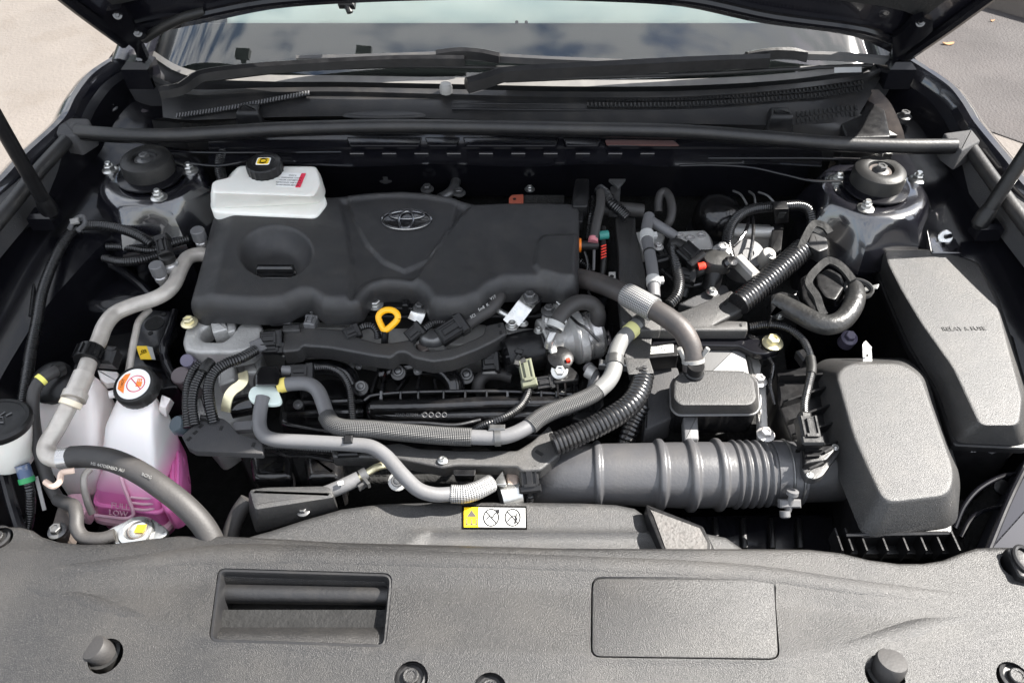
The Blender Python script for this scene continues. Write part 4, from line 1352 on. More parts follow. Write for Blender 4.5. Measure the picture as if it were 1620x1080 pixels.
lathe_pts = [ce + EX * 0.0455 * math.cos(t) + EY * 0.0285 * math.sin(t) for t in np.linspace(0, 2 * math.pi, 49)[:-1]]
loft(e1, [[p - ez_n * 0.01 for p in lathe_pts], [p + ez_n * 0.0006 for p in lathe_pts], [ce + (p - ce) * 0.93 + ez_n * 0.0012 for p in lathe_pts]])
ep = part('emblem', e1, M_glossp, ec)
e2 = MB()
ring(e2, ce + ez_n * 0.002, EX, EY, 0.043, 0.0265, 0.0023, 56, 8)
part('outer_ring', e2, M_emb, ep)
e3 = MB()
ring(e3, ce + ez_n * 0.0026 + EY * 0.011, EX, EY, 0.030, 0.0105, 0.0021, 48, 8)
part('upper_ring', e3, M_emb, ep)
e4 = MB()
ring(e4, ce + ez_n * 0.003 - EY * 0.002, EX, EY, 0.0125, 0.0225, 0.0021, 48, 8)
part('inner_ring', e4, M_emb, ep)

# ================================================================ dipstick, clips and fittings under the cover's front arches
dp = T('dipstick', 'yellow oil dipstick with a loop handle under the front arch of the engine cover', 'dipstick')
dc = P(614, 502, 0.862)
dX, dY = V((1, -0.25, 0.1)).normalized(), V((0.25, 0.7, 0.72)).normalized()
dl = MB()
pts = []
for t in np.linspace(0, 2 * math.pi, 41):
    k = math.sin(t)
    pts.append(dc + dX * 0.0165 * math.cos(t) * (1 - 0.28 * max(0, -k) ** 2) + dY * (0.0125 * k - 0.008 * max(0, -k) ** 3))
tube(dl, pts, 0.0052, 10)
part('handle', dl, M_yel, dp)
part('shaft', tube(MB(), [dc - dY * 0.018, dc - dY * 0.045 + V((0, 0, -0.03))], 0.006, 10), M_plas, dp)
t = T('head_bolt', 'plated bolt on the black rail behind the yellow dipstick', 'bolt')
fix('bolt', t, P(594, 483, 0.842), 0.0085, M_zinc)
part('spacer', lathe(MB(), [(0.012, 0), (0.012, 0.02)], P(594, 492, 0.825), seg=18), M_plas, t)
rl = MB()
a_, b_ = P(608, 486, 0.838), P(668, 488, 0.838)
obox(rl, (a_ + b_) / 2, ((b_ - a_).length, 0.014, 0.012), b_ - a_, (0, 0, 1), 0.002)
obox(rl, P(642, 484, 0.845), (0.010, 0.014, 0.018), (1, 0, 0), (0, 0, 1), 0.002)
one('coil_rail', 'black plastic rail in the arch above the yellow dipstick', 'rail', rl, M_plas)
def strap(mb, l, w, th=0.0025):
    p = smooth(pp(l), 5)
    rings = []
    for i, q in enumerate(p):
        t_ = (p[min(i + 1, len(p) - 1)] - p[max(i - 1, 0)]).normalized()
        s_ = t_.cross(V((0, -0.5, 0.86))).normalized()
        n_ = s_.cross(t_)
        rings.append([q + s_ * w * a + n_ * th * b_ for a, b_ in ((-1, 0), (1, 0), (1, 1), (-1, 1))])
    return loft(mb, rings)
t = T('steel_bracket', 'small plated steel bracket right of the yellow dipstick', 'bracket')
part('strap', strap(MB(), [(660, 486, 0.842), (662, 494, 0.846), (656, 508, 0.836)], 0.012), M_zinc, t)
fix('bolt', t, P(664, 487, 0.847), 0.007, M_dark)
t = T('steel_bracket', 'plated steel bracket bolted under the right front arch of the engine cover', 'bracket')
part('strap', strap(MB(), [(838, 474, 0.858), (830, 484, 0.860), (818, 500, 0.846), (806, 514, 0.835)], 0.0135), M_zinc, t)
fix('bolt', t, P(838, 472, 0.861), 0.009, M_dark)
part('spacer', lathe(MB(), [(0.017, 0), (0.017, 0.02), (0.014, 0.022)], P(840, 484, 0.836), seg=20), M_plas, t)
fix('bolt', t, P(810, 516, 0.836), 0.007, M_zinc)
one('steel_tube', 'short plated steel tube poking out from under the engine cover', 'tube', hose(pp([(768, 478, 0.845), (785, 489, 0.843), (803, 499, 0.840)]), 0.0052, 12), M_zinc)
ph = T('printed_hose', 'black rubber hose with white print going under the front edge of the engine cover', 'hose')
hp = [(740, 512, 0.838), (756, 500, 0.846), (775, 488, 0.852), (788, 472, 0.856), (790, 458, 0.855)]
part('hose', those(hp, 11.5), M_hose, ph)
for x, y, z, bd in ((748, 500, 0.860, 'SCI'), (765, 486, 0.866, '5m8  K'), (780, 471, 0.868, 'V17')):
    text('print', bd, M_lab, ph, P(x, y, z), (1, 0.75, 0.1), (-0.5, 0.5, 0.8), 0.007, 0.0002)
part('end', those([(733, 517, 0.834), (742, 510, 0.839)], 8.5), M_plas, ph)
# sensor plugs among the wiring
t = T('injector_lead', 'black wiring plug on a corrugated lead beside the yellow dipstick', 'wiring plug')
part('conduit', tcorr([(648, 545, 0.828), (664, 527, 0.838), (680, 514, 0.845), (698, 511, 0.845), (712, 516, 0.842)], 6.5, pitch=0.0036, seg=10), M_cond, t)
connector(t, P(657, 526, 0.842), P(670, 515, 0.846) - P(640, 540, 0.83), (0.030, 0.022, 0.016))
connector(t, P(716, 521, 0.846), P(745, 505, 0.85) - P(690, 540, 0.835), (0.050, 0.030, 0.022))
sb = MB()
bump_(P(684, 540, 0.828), 0.022, 0.014, 0.016, sb, 20)
part('sensor_dome', sb, M_dark, t)
obm = MB()
obox(obm, P(668, 552, 0.822), (0.014, 0.020, 0.012), (1, 0.6, 0), (0, 0, 1), 0.002)
part('copper_foot', obm, M_brk, t)
t = T('injector_lead', 'short corrugated lead with a small plug left of the yellow dipstick', 'wiring plug')
part('conduit', tcorr([(563, 524, 0.835), (575, 516, 0.842), (588, 515, 0.842), (596, 523, 0.836), (598, 536, 0.826)], 6, pitch=0.0036, seg=10), M_cond, t)
connector(t, P(558, 526, 0.838), (1, 0.5, 0.1), (0.026, 0.020, 0.016))

# ================================================================ engine lifting eye / mount casting at the left
t = T('mount_casting', 'pale cast aluminium engine mount with a U-shaped notch at the left end of the engine', 'engine mount')
mc = MB()
mo = [(288, 540), (293, 520), (306, 506), (328, 505), (334, 512), (318, 522), (316, 532), (322, 539), (352, 540), (366, 530), (378, 512), (400, 505), (414, 512), (416, 532), (396, 552), (366, 558), (310, 557), (292, 553)]
slab(mc, pp(mo, 0.832), 0.034, b=0.006, fil=0.005, nf=3)
part('arm', mc, M_alu, t)
m2 = MB()
slab(m2, pp([(330, 498), (352, 496), (360, 520), (336, 526)], 0.838), 0.04, b=0.003, fil=0.003)
slab(m2, pp([(356, 500), (372, 498), (372, 522), (360, 526)], 0.835), 0.03, b=0.003, fil=0.003)
part('web', m2, M_alu, t, kind='stuff')
m3 = MB()
slab(m3, pp([(292, 572), (400, 566), (404, 640), (330, 690), (305, 660)], 0.735), 0.1, b=0.01, fil=0.012)
part('lower_casting', m3, M_alu, t)
m4 = MB()
slab(m4, pp([(340, 560), (368, 560), (372, 600), (345, 610)], 0.80), 0.08, b=0.005, fil=0.006)
slab(m4, pp([(384, 548), (412, 545), (412, 590), (386, 590)], 0.785), 0.08, b=0.005, fil=0.006)
part('rib', m4, M_alu, t, kind='stuff')
fix('bolt', t, P(300, 511, 0.84), 0.0085, M_brass)
t = T('coolant_fitting', 'lilac plastic plug on the casting below the engine mount', 'plug')
part('body', lathe(MB(), [(0.0105, -0.02), (0.0105, 0.0), (0.0085, 0.001), (0.0085, 0.006), (0.0105, 0.007), (0.0105, 0.012), (0.0098, 0.0128)], P(299, 572, 0.815), (0.1, -0.5, 0.8), seg=20), M_lilac, t)
t = T('grey_cap', 'pinkish grey round cap between the coolant tank and the corrugated wiring', 'cap')
part('cap', lathe(MB(), [(0.013, -0.06), (0.0145, -0.01), (0.0155, 0), (0.0155, 0.006), (0.014, 0.0078)], P(288, 596, 0.80), (0, -0.25, 1), seg=26), mat('pinkish grey plastic', (0.11, 0.09, 0.094), 0.5, dust=(20, 0.2, DUST)), t)

# ================================================================ wiring channel in front of the cover
t = T('wiring_channel', 'wavy grained black wiring channel running along the front of the engine below the cover', 'wiring channel')
wo_ = [(447, 521), (462, 518), (476, 516), (540, 521), (556, 528), (575, 536), (600, 542), (624, 541), (651, 536), (657, 548), (664, 554), (686, 555), (720, 548), (752, 535), (765, 528), (768, 514), (797, 508), (802, 527), (780, 540), (755, 552), (715, 567), (685, 571), (655, 565), (642, 556), (630, 556), (618, 565), (592, 562), (560, 556), (520, 549), (478, 546), (474, 553), (447, 556)]
wc = MB()
def wz(xy, d):
    return 0.838 + 0 * d - 0.003 * (1 - np.sqrt(1 - (1 - np.clip(d / 0.0035, 0, 1)) ** 2))
relief(wc, fillet(ccw(pp(wo_, 0.838)), 0.004, 2), wz, 0.026, res=0.006, rings=(0.0008, 0.002, 0.0035))
part('trough', wc, M_grain, t, angle=60)
for x, y in ((790, 515), (792, 526)):
    part('slot', obox(MB(), P(x, y, 0.8386), (0.004, 0.007, 0.001)), M_matt, t)
w3 = MB()
slab(w3, pp([(447, 514), (474, 512), (474, 522), (447, 524)], 0.845), 0.012, b=0.002, fil=0.002)
part('cap', w3, M_grain, t)
t = T('wiring_block', 'black stacked wiring plugs at the left end of the wavy wiring channel', 'wiring plug')
connector(t, P(430, 538, 0.838), (1, 0.1, 0), (0.034, 0.026, 0.020))
connector(t, P(432, 552, 0.830), (1, 0.05, 0), (0.038, 0.016, 0.014))
connector(t, P(444, 506, 0.838), (1, 0.05, 0), (0.034, 0.016, 0.014), M_gpl)
connector(t, P(492, 510, 0.840), (0.1, 1, 0), (0.022, 0.018, 0.016), M_gpl)
part('conduit', tcorr([(494, 502, 0.84), (493, 490, 0.848), (490, 478, 0.85)], 5, pitch=0.0036, seg=10), M_cond, t)
bt = MB()
obox(bt, P(409, 549, 0.836), (0.020, 0.022, 0.018), (1, 0.7, 0), (0, -0.4, 0.9), 0.002)
part('boot', bt, M_gpl, t)

# ================================================================ intake manifold (black, front of the engine)
t = T('intake_manifold', 'glossy black plastic intake manifold across the front of the engine with a long ribbed bar', 'intake manifold')
b1 = MB()
slab(b1, pp([(450, 560), (800, 570), (900, 600), (900, 690), (560, 690), (440, 670)], 0.725), 0.12, b=0.006, fil=0.015)
part('body', b1, M_glossp, t)
b2 = MB()
slab(b2, pp([(578, 634), (590, 625), (880, 622), (916, 632), (912, 650), (890, 657), (620, 660), (590, 655), (577, 648)], 0.776), 0.04, b=0.010, fil=0.010, nb=5)
part('bar', b2, M_glossp, t)
b2b = hose(pp([(588, 645, 0.778), (640, 644, 0.781), (700, 642, 0.781), (780, 638, 0.781), (850, 638, 0.781), (890, 637, 0.779)]), 0.0115, 16)
part('bar_bead', b2b, M_glossp, t)
fl3 = MB()
fl3p = pp([(576, 634, 0.783), (588, 626, 0.785), (640, 621, 0.786), (780, 619, 0.786), (905, 624, 0.784)])
tube(fl3, smooth(fl3p, 6), 0.0035, 8)
part('bar_flange', fl3, M_glossp, t)
for x in (603, 634, 662, 702, 736, 770, 803, 856, 880):
    cp_ = MB()
    obox(cp_, P(x, 626, 0.787), (0.004, 0.014, 0.010), (1, 0, 0), (0, -0.4, 0.9), 0.001)
    part('clip', cp_, M_gpl if x % 2 else M_glossp, t)
text('mould_mark', '77AD-D7D01  UC', M_gpl, t, P(650, 656, 0.778), (1, 0, 0), (0, 0.6, 0.8), 0.0065, 0.0003)
mk = MB()
for x in (672, 682, 693, 703):
    ring(mk, P(x, 656, 0.779), (1, 0, 0), (0, 0.6, 0.8), 0.0036, 0.0036, 0.0006, 14, 4)
part('mould_mark', mk, M_gpl, t, kind='stuff')
# runner arches
for cx, cy, rx_, zc in ((700, 600, 40, 0.762), (470, 588, 36, 0.76)):
    pass
b3 = MB()
for dz_, rr_, in ((0, 0.010), ):
    pts_ = [(600, 592, 0.766), (640, 580, 0.772), (680, 578, 0.774), (706, 590, 0.772), (718, 606, 0.766), (720, 622, 0.758)]
    tube(b3, smooth(pp(pts_), 8), 0.017, 14)
part('runner', b3, M_glossp, t)
b3b = hose(pp([(610, 585, 0.782), (650, 572, 0.787), (690, 572, 0.788), (714, 588, 0.785), (724, 606, 0.778), (725, 622, 0.77)]), 0.0032, 8)
part('runner_seam', b3b, M_glossp, t)
b4 = hose(pp([(756, 618, 0.752), (758, 604, 0.762), (770, 592, 0.768), (790, 591, 0.768), (810, 596, 0.766)]), 0.011, 12)
part('runner', b4, M_hose, t)
b5 = MB()
tube(b5, smooth(pp([(450, 600, 0.765), (480, 583, 0.775), (520, 580, 0.777), (548, 590, 0.774), (560, 612, 0.765)]), 8), 0.014, 14)
part('runner', b5, M_glossp, t)
b6 = MB()
for x0, y0, x1, y1 in ((588, 625, 600, 585), (604, 622, 611, 590), (628, 622, 640, 604), (660, 618, 664, 600), (690, 616, 688, 604)):
    a_, b_ = P(x0, y0, 0.78), P(x1, y1, 0.778)
    obox(b6, (a_ + b_) / 2, ((b_ - a_).length, 0.004, 0.014), b_ - a_, (0, -0.3, 0.9))
part('rib', b6, M_glossp, t, kind='stuff')
b7 = MB()
slab(b7, pp([(470, 600), (560, 596), (575, 650), (480, 655)], 0.752), 0.04, b=0.004, fil=0.006)
tube(b7, pp([(455, 638, 0.762), (575, 634, 0.762)]), 0.005, 8)
tube(b7, pp([(455, 655, 0.758), (575, 652, 0.758)]), 0.006, 8)
part('plate', b7, M_glossp, t, kind='stuff')
for x, y, z, r in ((630, 587, 0.79, 0.0105), (571, 611, 0.79, 0.0095), (738, 592, 0.772, 0.0115), (472, 640, 0.778, 0.0085), (661, 587, 0.788, 0.008), (555, 580, 0.785, 0.006), (568, 580, 0.784, 0.006)):
    fix('socket', t, P(x, y, z - 0.004), r * 0.62, M_dark, axis=(0, -0.5, 0.86))
for x, y, z in ((630, 590, 0.785), (571, 614, 0.785), (738, 596, 0.766)):
    part('boss', lathe(MB(), [(0.014, -0.04), (0.0135, 0.0), (0.012, 0.002)], P(x, y, z), (0, -0.5, 0.86), seg=20), M_glossp, t)
rr = MB()
obox(rr, P(606, 572, 0.80), (0.004, 0.004, 0.006))
part('red_clip', rr, M_red, t)
# lower glossy drums under the wiring tray
for x0, x1 in ((392, 463), (478, 540)):
    dm_ = MB()
    slab(dm_, pp([(x0, 722), (x0 + 8, 712), (x1 - 6, 710), (x1, 722), (x1 - 2, 756), (x0 + 6, 758)], 0.735), 0.08, b=0.014, fil=0.010, nb=5)
    part('chamber', dm_, M_glossp, t)

# ================================================================ throttle valve body
t = T('throttle_valve', 'cast aluminium throttle valve with black motor and polished end', 'throttle valve')
axd = (P(960, 528, 0.80) - P(830, 558, 0.80)).normalized()
c = P(806, 562, 0.800)
mo_ = MB()
lathe(mo_, [(0.020, -0.010), (0.029, -0.006), (0.033, 0.002), (0.034, 0.010), (0.034, 0.052), (0.036, 0.054)], c, axd, seg=36)
part('motor', mo_, M_plas, t)
fn = MB()
for k in range(12):
    a = k / 12 * 2 * math.pi
    X_ = axd.orthogonal().normalized()
    Y_ = axd.cross(X_)
    obox(fn, c - axd * 0.006 + (X_ * math.cos(a) + Y_ * math.sin(a)) * 0.022, (0.012, 0.003, 0.014), axd, (X_ * math.cos(a) + Y_ * math.sin(a)))
part('motor_rib', fn, M_plas, t, kind='stuff')
connector(t, P(776, 574, 0.792), (1, 0.1, 0), (0.030, 0.030, 0.022))
sk = MB()
obox(sk, P(775, 586, 0.785), (0.024, 0.010, 0.012), (1, 0, 0), (0, -0.8, 0.5), 0.002)
part('grey_key', sk, M_lgpl, t)
fl4 = MB()
fc = P(858, 548, 0.802)
lathe(fl4, [(0.040, 0), (0.042, 0.002), (0.042, 0.010), (0.040, 0.012)], fc, axd, seg=30, rf=lambda a, r, h: 1 + 0.10 * math.cos(3 * a + 0.5))
part('flange', fl4, M_alu, t)
vb_ = MB()
lathe(vb_, [(0.036, 0.008), (0.037, 0.014), (0.031, 0.022), (0.028, 0.036), (0.032, 0.046), (0.041, 0.052), (0.042, 0.056)], fc, axd, seg=40, rf=lambda a, r, h: 1 + 0.04 * math.cos(4 * a + 1) + 0.03 * math.sin(2 * a))
part('housing', vb_, M_alu, t)
f5 = MB()
lathe(f5, [(0.042, 0.054), (0.044, 0.055), (0.044, 0.068), (0.042, 0.070)], fc, axd, seg=34, rf=lambda a, r, h: 1 + 0.09 * math.cos(3 * a - 0.6))
part('flange', f5, M_alu, t)
f6 = MB()
lathe(f6, [(0.040, 0.068), (0.041, 0.074), (0.037, 0.078), (0.040, 0.080), (0.040, 0.094), (0.036, 0.100), (0.030, 0.102), (0.0, 0.103)], fc, axd, seg=40)
part('end_cup', f6, M_alum, t)
sp = hose(pp([(867, 548, 0.835), (870, 538, 0.848), (876, 525, 0.858), (882, 515, 0.864)]), 0.0068, 12)
part('spigot', sp, M_alum, t)
bb = MB()
slab(bb, pp([(857, 496), (882, 494), (884, 520), (858, 524)], 0.84), 0.05, b=0.003, fil=0.004)
part('boss_block', bb, M_alu, t)
fix('bolt', t, P(868, 492, 0.845), 0.008, M_dark)
fix('bolt', t, P(887, 484, 0.845), 0.008, M_zinc)
for x, y, z in ((852, 523, 0.835), (828, 512, 0.835)):
    fix('bolt', t, P(x, y, z), 0.005, M_zinc)
hh = T('breather_hose', 'grey rubber hose looping over the aluminium throttle valve', 'hose')
part('hose', those([(880, 516, 0.868), (886, 502, 0.876), (898, 487, 0.880), (918, 478, 0.878), (938, 482, 0.868), (946, 497, 0.852), (944, 514, 0.83), (938, 526, 0.80)], 12.5), M_hose, hh)
clp = MB()
ca, cb_ = P(877, 519, 0.867), P(881, 510, 0.872)
tube(clp, [ca, cb_], 0.0145, 18)
part('clamp', clp, M_lab, hh)
clp2 = MB()
for q in (-1, 1):
    obox(clp2, (ca + cb_) / 2 + V((q * 0.015, 0.004, 0.004)), (0.004, 0.008, 0.010), (1, 0, 0), (0, -0.3, 0.9))
part('clamp_ear', clp2, M_lab, hh, kind='stuff')
part('band', tube(MB(), [P(875, 524, 0.864), P(876, 520, 0.867)], 0.0135, 16), M_rub, hh)
cs_ = T('water_outlet', 'black plastic outlet with a bolted flange in front of the aluminium throttle valve', 'water outlet')
wm = MB()
lathe(wm, [(0.020, -0.03), (0.019, 0.0), (0.0185, 0.012), (0.021, 0.014), (0.021, 0.020), (0.014, 0.024)], P(884, 575, 0.800), (0.1, -0.2, 1), seg=26)
part('neck', wm, M_plas, cs_)
wm2 = MB()
slab(wm2, pp([(868, 588), (888, 566), (916, 590), (917, 600), (900, 602), (876, 606)], 0.800), 0.014, b=0.003, fil=0.006)
part('flange', wm2, M_plas, cs_)
fix('bolt', cs_, P(885, 587, 0.806), 0.0085, M_zinc, axis=(0, -0.5, 0.85))
wm3 = MB()
slab(wm3, pp([(872, 600), (916, 596), (917, 640), (880, 646)], 0.785), 0.05, b=0.004, fil=0.004)
part('body', wm3, M_glossp, cs_)
for x in (882, 894, 908):
    part('rib', obox(MB(), P(x, 615, 0.79), (0.003, 0.03, 0.012), (0.05, 1, 0), (0, 0, 1)) if 0 else obox(MB(), P(x, 616, 0.79), (0.003, 0.036, 0.012)), M_glossp, cs_)
rd = MB()
obox(rd, P(899, 570, 0.822), (0.006, 0.006, 0.006), (1, 0.3, 0))
part('red_mark', rd, M_red, cs_)
mp = T('map_sensor_plug', 'olive grey wiring plug with a corrugated lead hanging in front of the throttle motor', 'wiring plug')
connector(mp, P(834, 592, 0.815), P(837, 612, 0.805) - P(826, 560, 0.83), (0.046, 0.022, 0.020), mat('olive grey plastic', (0.10, 0.105, 0.07), 0.45))
kk = MB()
for i in range(9):
    random.seed(i)
    obox(kk, P(824 + random.uniform(-8, 8), 566 + random.uniform(-14, 12), 0.828 + random.uniform(-0.006, 0.006)), (0.012, 0.008, 0.006), (random.uniform(-1, 1), random.uniform(-1, 1), 0.2), (0, -0.5, 0.8), 0.001)
part('taped_boot', kk, M_rub, mp, kind='stuff')
part('conduit', tcorr([(837, 610, 0.805), (834, 625, 0.80), (824, 642, 0.80), (806, 656, 0.80), (782, 666, 0.80), (762, 674, 0.79), (748, 682, 0.775)], 6.6, pitch=0.0036, seg=10), M_cond, mp)
# ================================================================ brake fluid reservoir
t = T('brake_fluid_reservoir', 'milky white brake fluid reservoir with a black screw cap behind the engine cover', 'reservoir')
rb = MB()
boxloft(rb, pp([(378, 261), (500, 262), (507, 290), (497, 310), (335, 304), (336, 285), (366, 279)], 0.945), pp([(366, 272), (506, 272), (516, 305), (506, 322), (334, 330), (333, 302), (352, 294)], 0.905), b=0.008, fil=0.010, nb=4)
part('body', rb, M_white, t)
rl_ = MB()
slab(rl_, pp([(331, 320), (345, 296), (510, 300), (518, 320), (500, 342), (336, 335)], 0.905), 0.05, b=0.004, fil=0.01)
part('lower_body', rl_, M_white, t)
c = P(420, 268, 0.948)
cp = MB()
lathe(cp, [(0.031, -0.004), (0.031, 0.013), (0.029, 0.0155), (0.020, 0.0165), (0.019, 0.0155), (0.0, 0.0155)], c, seg=60, rf=lambda a, r, h: 1 + (0.022 * math.cos(20 * a) if r > 0.028 else 0))
part('cap', cp, M_plas, t)
lb = MB()
cc = c + V((0, 0.000, 0.0172))
decal(lb, fillet([cc + V((x, y, 0)) for x, y in ((-0.012, -0.011), (0.012, -0.011), (0.012, 0.011), (-0.012, 0.011))], 0.004))
l0 = part('cap_label', lb, M_labw, t)
lb2 = MB()
decal(lb2, fillet([cc + V((x, y, 0.0005)) for x, y in ((-0.010, -0.009), (0.010, -0.009), (0.010, 0.009), (-0.010, 0.009))], 0.004))
part('yellow_field', lb2, M_laby, l0)
lb3 = MB()
ring(lb3, cc + V((0, 0, 0.0006)), (1, 0, 0), (0, 1, 0), 0.0055, 0.0055, 0.0009, 20, 4)
for q in (-1, 1):
    ring(lb3, cc + V((0, 0, 0.0006)), (1, 0, 0), (0, 1, 0), 0.0085, 0.0075, 0.0007, 10, 4, arc=(0.6 - math.pi / 2 + q * math.pi / 2, 2.0 - math.pi / 2 + q * math.pi / 2 + 0.4))
part('pictogram', lb3, M_ink, l0, kind='stuff')
lb4 = MB()
decal(lb4, pp([(446, 273), (484, 274), (474, 296), (437, 294)], 0.9458))
l1 = part('label', lb4, M_labw, t)
lb5 = MB()
decal(lb5, pp([(477, 274), (484, 274), (475, 296), (467, 296)], 0.9463))
part('red_stripe', lb5, M_labr, l1)
lx_, ly_ = P(480, 277, 0.9464) - P(450, 276, 0.9464), P(450, 275, 0.9464) - P(440, 294, 0.9464)
for k in range(5):
    text('print', ('DOT 3', 'WARNING: CLEAN', 'FILLER CAP BEFORE', 'REMOVING. USE ONLY', 'FLUID FROM SEALED')[k], M_inkg, l1, P(463 - k * 2.0, 277.5 + k * 3.8, 0.9466), lx_, ly_, 0.0044, 0.0001)

# ================================================================ corrugated wiring on the left
def conduit(label, l, r, m=M_cond, group='corrugated wiring conduits', **k):
    return one('wiring_conduit', label, 'conduit', tcorr(l, r, **k), m, group)
conduit('long corrugated black conduit along the left inner wing down past the coolant tanks', [(32, 680, 0.83), (38, 630, 0.84), (48, 560, 0.85), (58, 510, 0.86), (66, 465, 0.868), (80, 425, 0.874), (98, 388, 0.88), (118, 362, 0.886), (150, 356, 0.888), (190, 362, 0.886), (222, 374, 0.88), (240, 386, 0.872)], 8.5, seg=12)
conduit('short corrugated conduit rising beside the brake fluid reservoir into the rear wall', [(352, 286, 0.915), (348, 268, 0.925), (350, 250, 0.935), (360, 232, 0.94), (372, 224, 0.94)], 8.5)
conduit('flat lying corrugated conduit behind the aluminium refrigerant pipe', [(165, 408, 0.845), (190, 414, 0.85), (220, 412, 0.852), (252, 404, 0.85)], 7)
conduit('black looped conduit with a torn end near the rear of the refrigerant pipe', [(170, 390, 0.85), (205, 392, 0.852), (240, 396, 0.852), (272, 386, 0.856), (300, 378, 0.858)], 6.5)
conduit('corrugated conduit nearest the coolant tank of the three in front of the mount casting', [(298, 676, 0.81), (296, 640, 0.825), (298, 610, 0.835), (306, 588, 0.84), (318, 574, 0.842)], 8)
conduit('middle corrugated conduit of the three in front of the mount casting', [(308, 672, 0.815), (304, 640, 0.83), (308, 612, 0.842), (318, 592, 0.848), (330, 574, 0.85)], 8)
t = T('wiring_conduit', 'corrugated conduit arching from the perforated bracket up to the stacked wiring plugs', 'conduit', 'corrugated wiring conduits')
part('conduit', tcorr([(338, 668, 0.812), (332, 640, 0.828), (330, 612, 0.84), (338, 590, 0.848), (356, 576, 0.852), (382, 566, 0.852), (405, 553, 0.845)], 9), M_cond, t)
tpd = MB()
tube(tpd, smooth(pp([(322, 588, 0.852), (326, 580, 0.854), (334, 572, 0.853)]), 5), rpx([(326, 580, 0.85)], 9), 12)
one('tape_wrap', 'black cloth tape end of the middle conduit below the mount casting', 'tape', tpd, M_rub)
conduit('thin corrugated conduit behind the grey pipe in front of the black manifold', [(500, 582, 0.815), (520, 582, 0.82), (540, 592, 0.82), (552, 612, 0.815), (556, 640, 0.805), (558, 668, 0.795)], 6, pitch=0.0036, seg=10)
conduit('corrugated conduit running under the left grey pipe towards the perforated bracket', [(412, 705, 0.79), (450, 706, 0.79), (490, 709, 0.79), (530, 712, 0.788)], 7.5, pitch=0.0036)
hc = T('harness_clip', 'pale plastic tie clip holding the long left conduit at its upper bend', 'clip')
part('strap', hose(pp([(110, 362, 0.90), (118, 348, 0.902), (130, 342, 0.90), (134, 354, 0.895), (124, 364, 0.898)]), 0.004, 8), M_gpl, hc)
part('tab', obox(MB(), P(118, 350, 0.905), (0.014, 0.010, 0.006), (1, 0.4, 0), (0, -0.4, 0.9), 0.001), M_lgpl, hc)

# ================================================================ air conditioning pipes
ap = T('refrigerant_pipe', 'bent oxidised aluminium refrigerant pipe with a black clamp and a rubber end hose', 'pipe')
l = [(330, 403, 0.855), (310, 403, 0.862), (296, 409, 0.866), (286, 425, 0.868), (276, 448, 0.868), (262, 463, 0.868), (240, 474, 0.868), (208, 484, 0.870), (182, 496, 0.872), (166, 515, 0.874), (156, 540, 0.874), (143, 566, 0.874), (128, 606, 0.870), (110, 640, 0.862), (88, 680, 0.850), (74, 704, 0.842), (76, 720, 0.838), (92, 726, 0.838), (112, 724, 0.838)]
part('pipe', those(l, 12.5, seg=18), M_pipe, ap)
for (a_, b_, r) in (((133, 592, 0.872), (117, 628, 0.866), 16), ((120, 622, 0.8675), (116, 632, 0.8655), 19), ((114, 634, 0.866), (110, 642, 0.863), 17)):
    part('crimp_collar', tube(MB(), [P(*a_), P(*b_)], rpx([a_], r), 24), M_pipe if r != 17 else mat('cream seal ring', (0.75, 0.66, 0.50), 0.45), ap)
part('ferrule', tube(MB(), [P(94, 725, 0.838), P(118, 723, 0.838)], rpx([(105, 724, 0.838)], 17), 24), M_alum, ap)
part('rubber_hose', those([(112, 723, 0.838), (140, 722, 0.842), (175, 727, 0.846), (215, 744, 0.846), (255, 770, 0.838), (295, 802, 0.822), (325, 836, 0.80), (342, 872, 0.775), (350, 910, 0.74)], 18, seg=22), M_hose, ap)
for k in range(2):
    text('print', ('HS 447DENSO AU', 'BCPG')[k], M_lgpl, ap, P(170 + 62 * k, 738.5 + 14 * k, 0.8605 - 0.001 * k), (1, -0.25 - 0.15 * k, 0), (0.2, 0.6, 0.75), 0.0065, 0.0002)
clm = MB()
tube(clm, [P(146, 552, 0.876), P(137, 572, 0.875)], rpx([(142, 560, 0.875)], 20), 24)
part('clamp', clm, M_plas, ap)
cl2 = MB()
for k in range(7):
    a_ = -1.2 + k * 0.5
    d_ = (P(146, 552, 0.876) - P(137, 572, 0.875)).normalized()
    X_ = V((1, 0, 0)); X_ = (X_ - d_ * X_.dot(d_)).normalized(); Y_ = d_.cross(X_)
    n_ = X_ * math.sin(a_) + Y_ * math.cos(a_)
    if n_.z < 0: n_ = X_ * math.sin(a_) - Y_ * math.cos(a_)
    obox(cl2, P(141.5, 562, 0.8755) + n_ * rpx([(142, 560, 0.875)], 20.5), (0.018, 0.0025, 0.005), d_, n_)
part('clamp_rib', cl2, M_plas, ap, kind='stuff')
obx = MB()
obox(obx, P(170, 567, 0.865), (0.030, 0.024, 0.024), (1, -0.1, 0), (0, -0.3, 0.9), 0.004)
obox(obx, P(176, 558, 0.87), (0.014, 0.018, 0.016), (1, -0.1, 0), (0, -0.3, 0.9), 0.003)
part('clamp_body', obx, M_plas, ap)
hk = hose(pp([(72, 762, 0.838), (84, 769, 0.842), (94, 762, 0.846), (98, 748, 0.846), (118, 744, 0.842)]), 0.0042, 8)
one('cable_tie', 'cream plastic hook under the bend of the refrigerant pipe', 'plastic clip', hk, mat('cream plastic', (0.62, 0.47, 0.38), 0.4))
one('thin_pipe', 'thin bright aluminium pipe running down from the refrigerant pipe beside the yellow label', 'pipe', those([(236, 490, 0.845), (220, 508, 0.85), (214, 530, 0.85), (208, 560, 0.845), (202, 600, 0.83)], 5.5, seg=14), M_pipe)
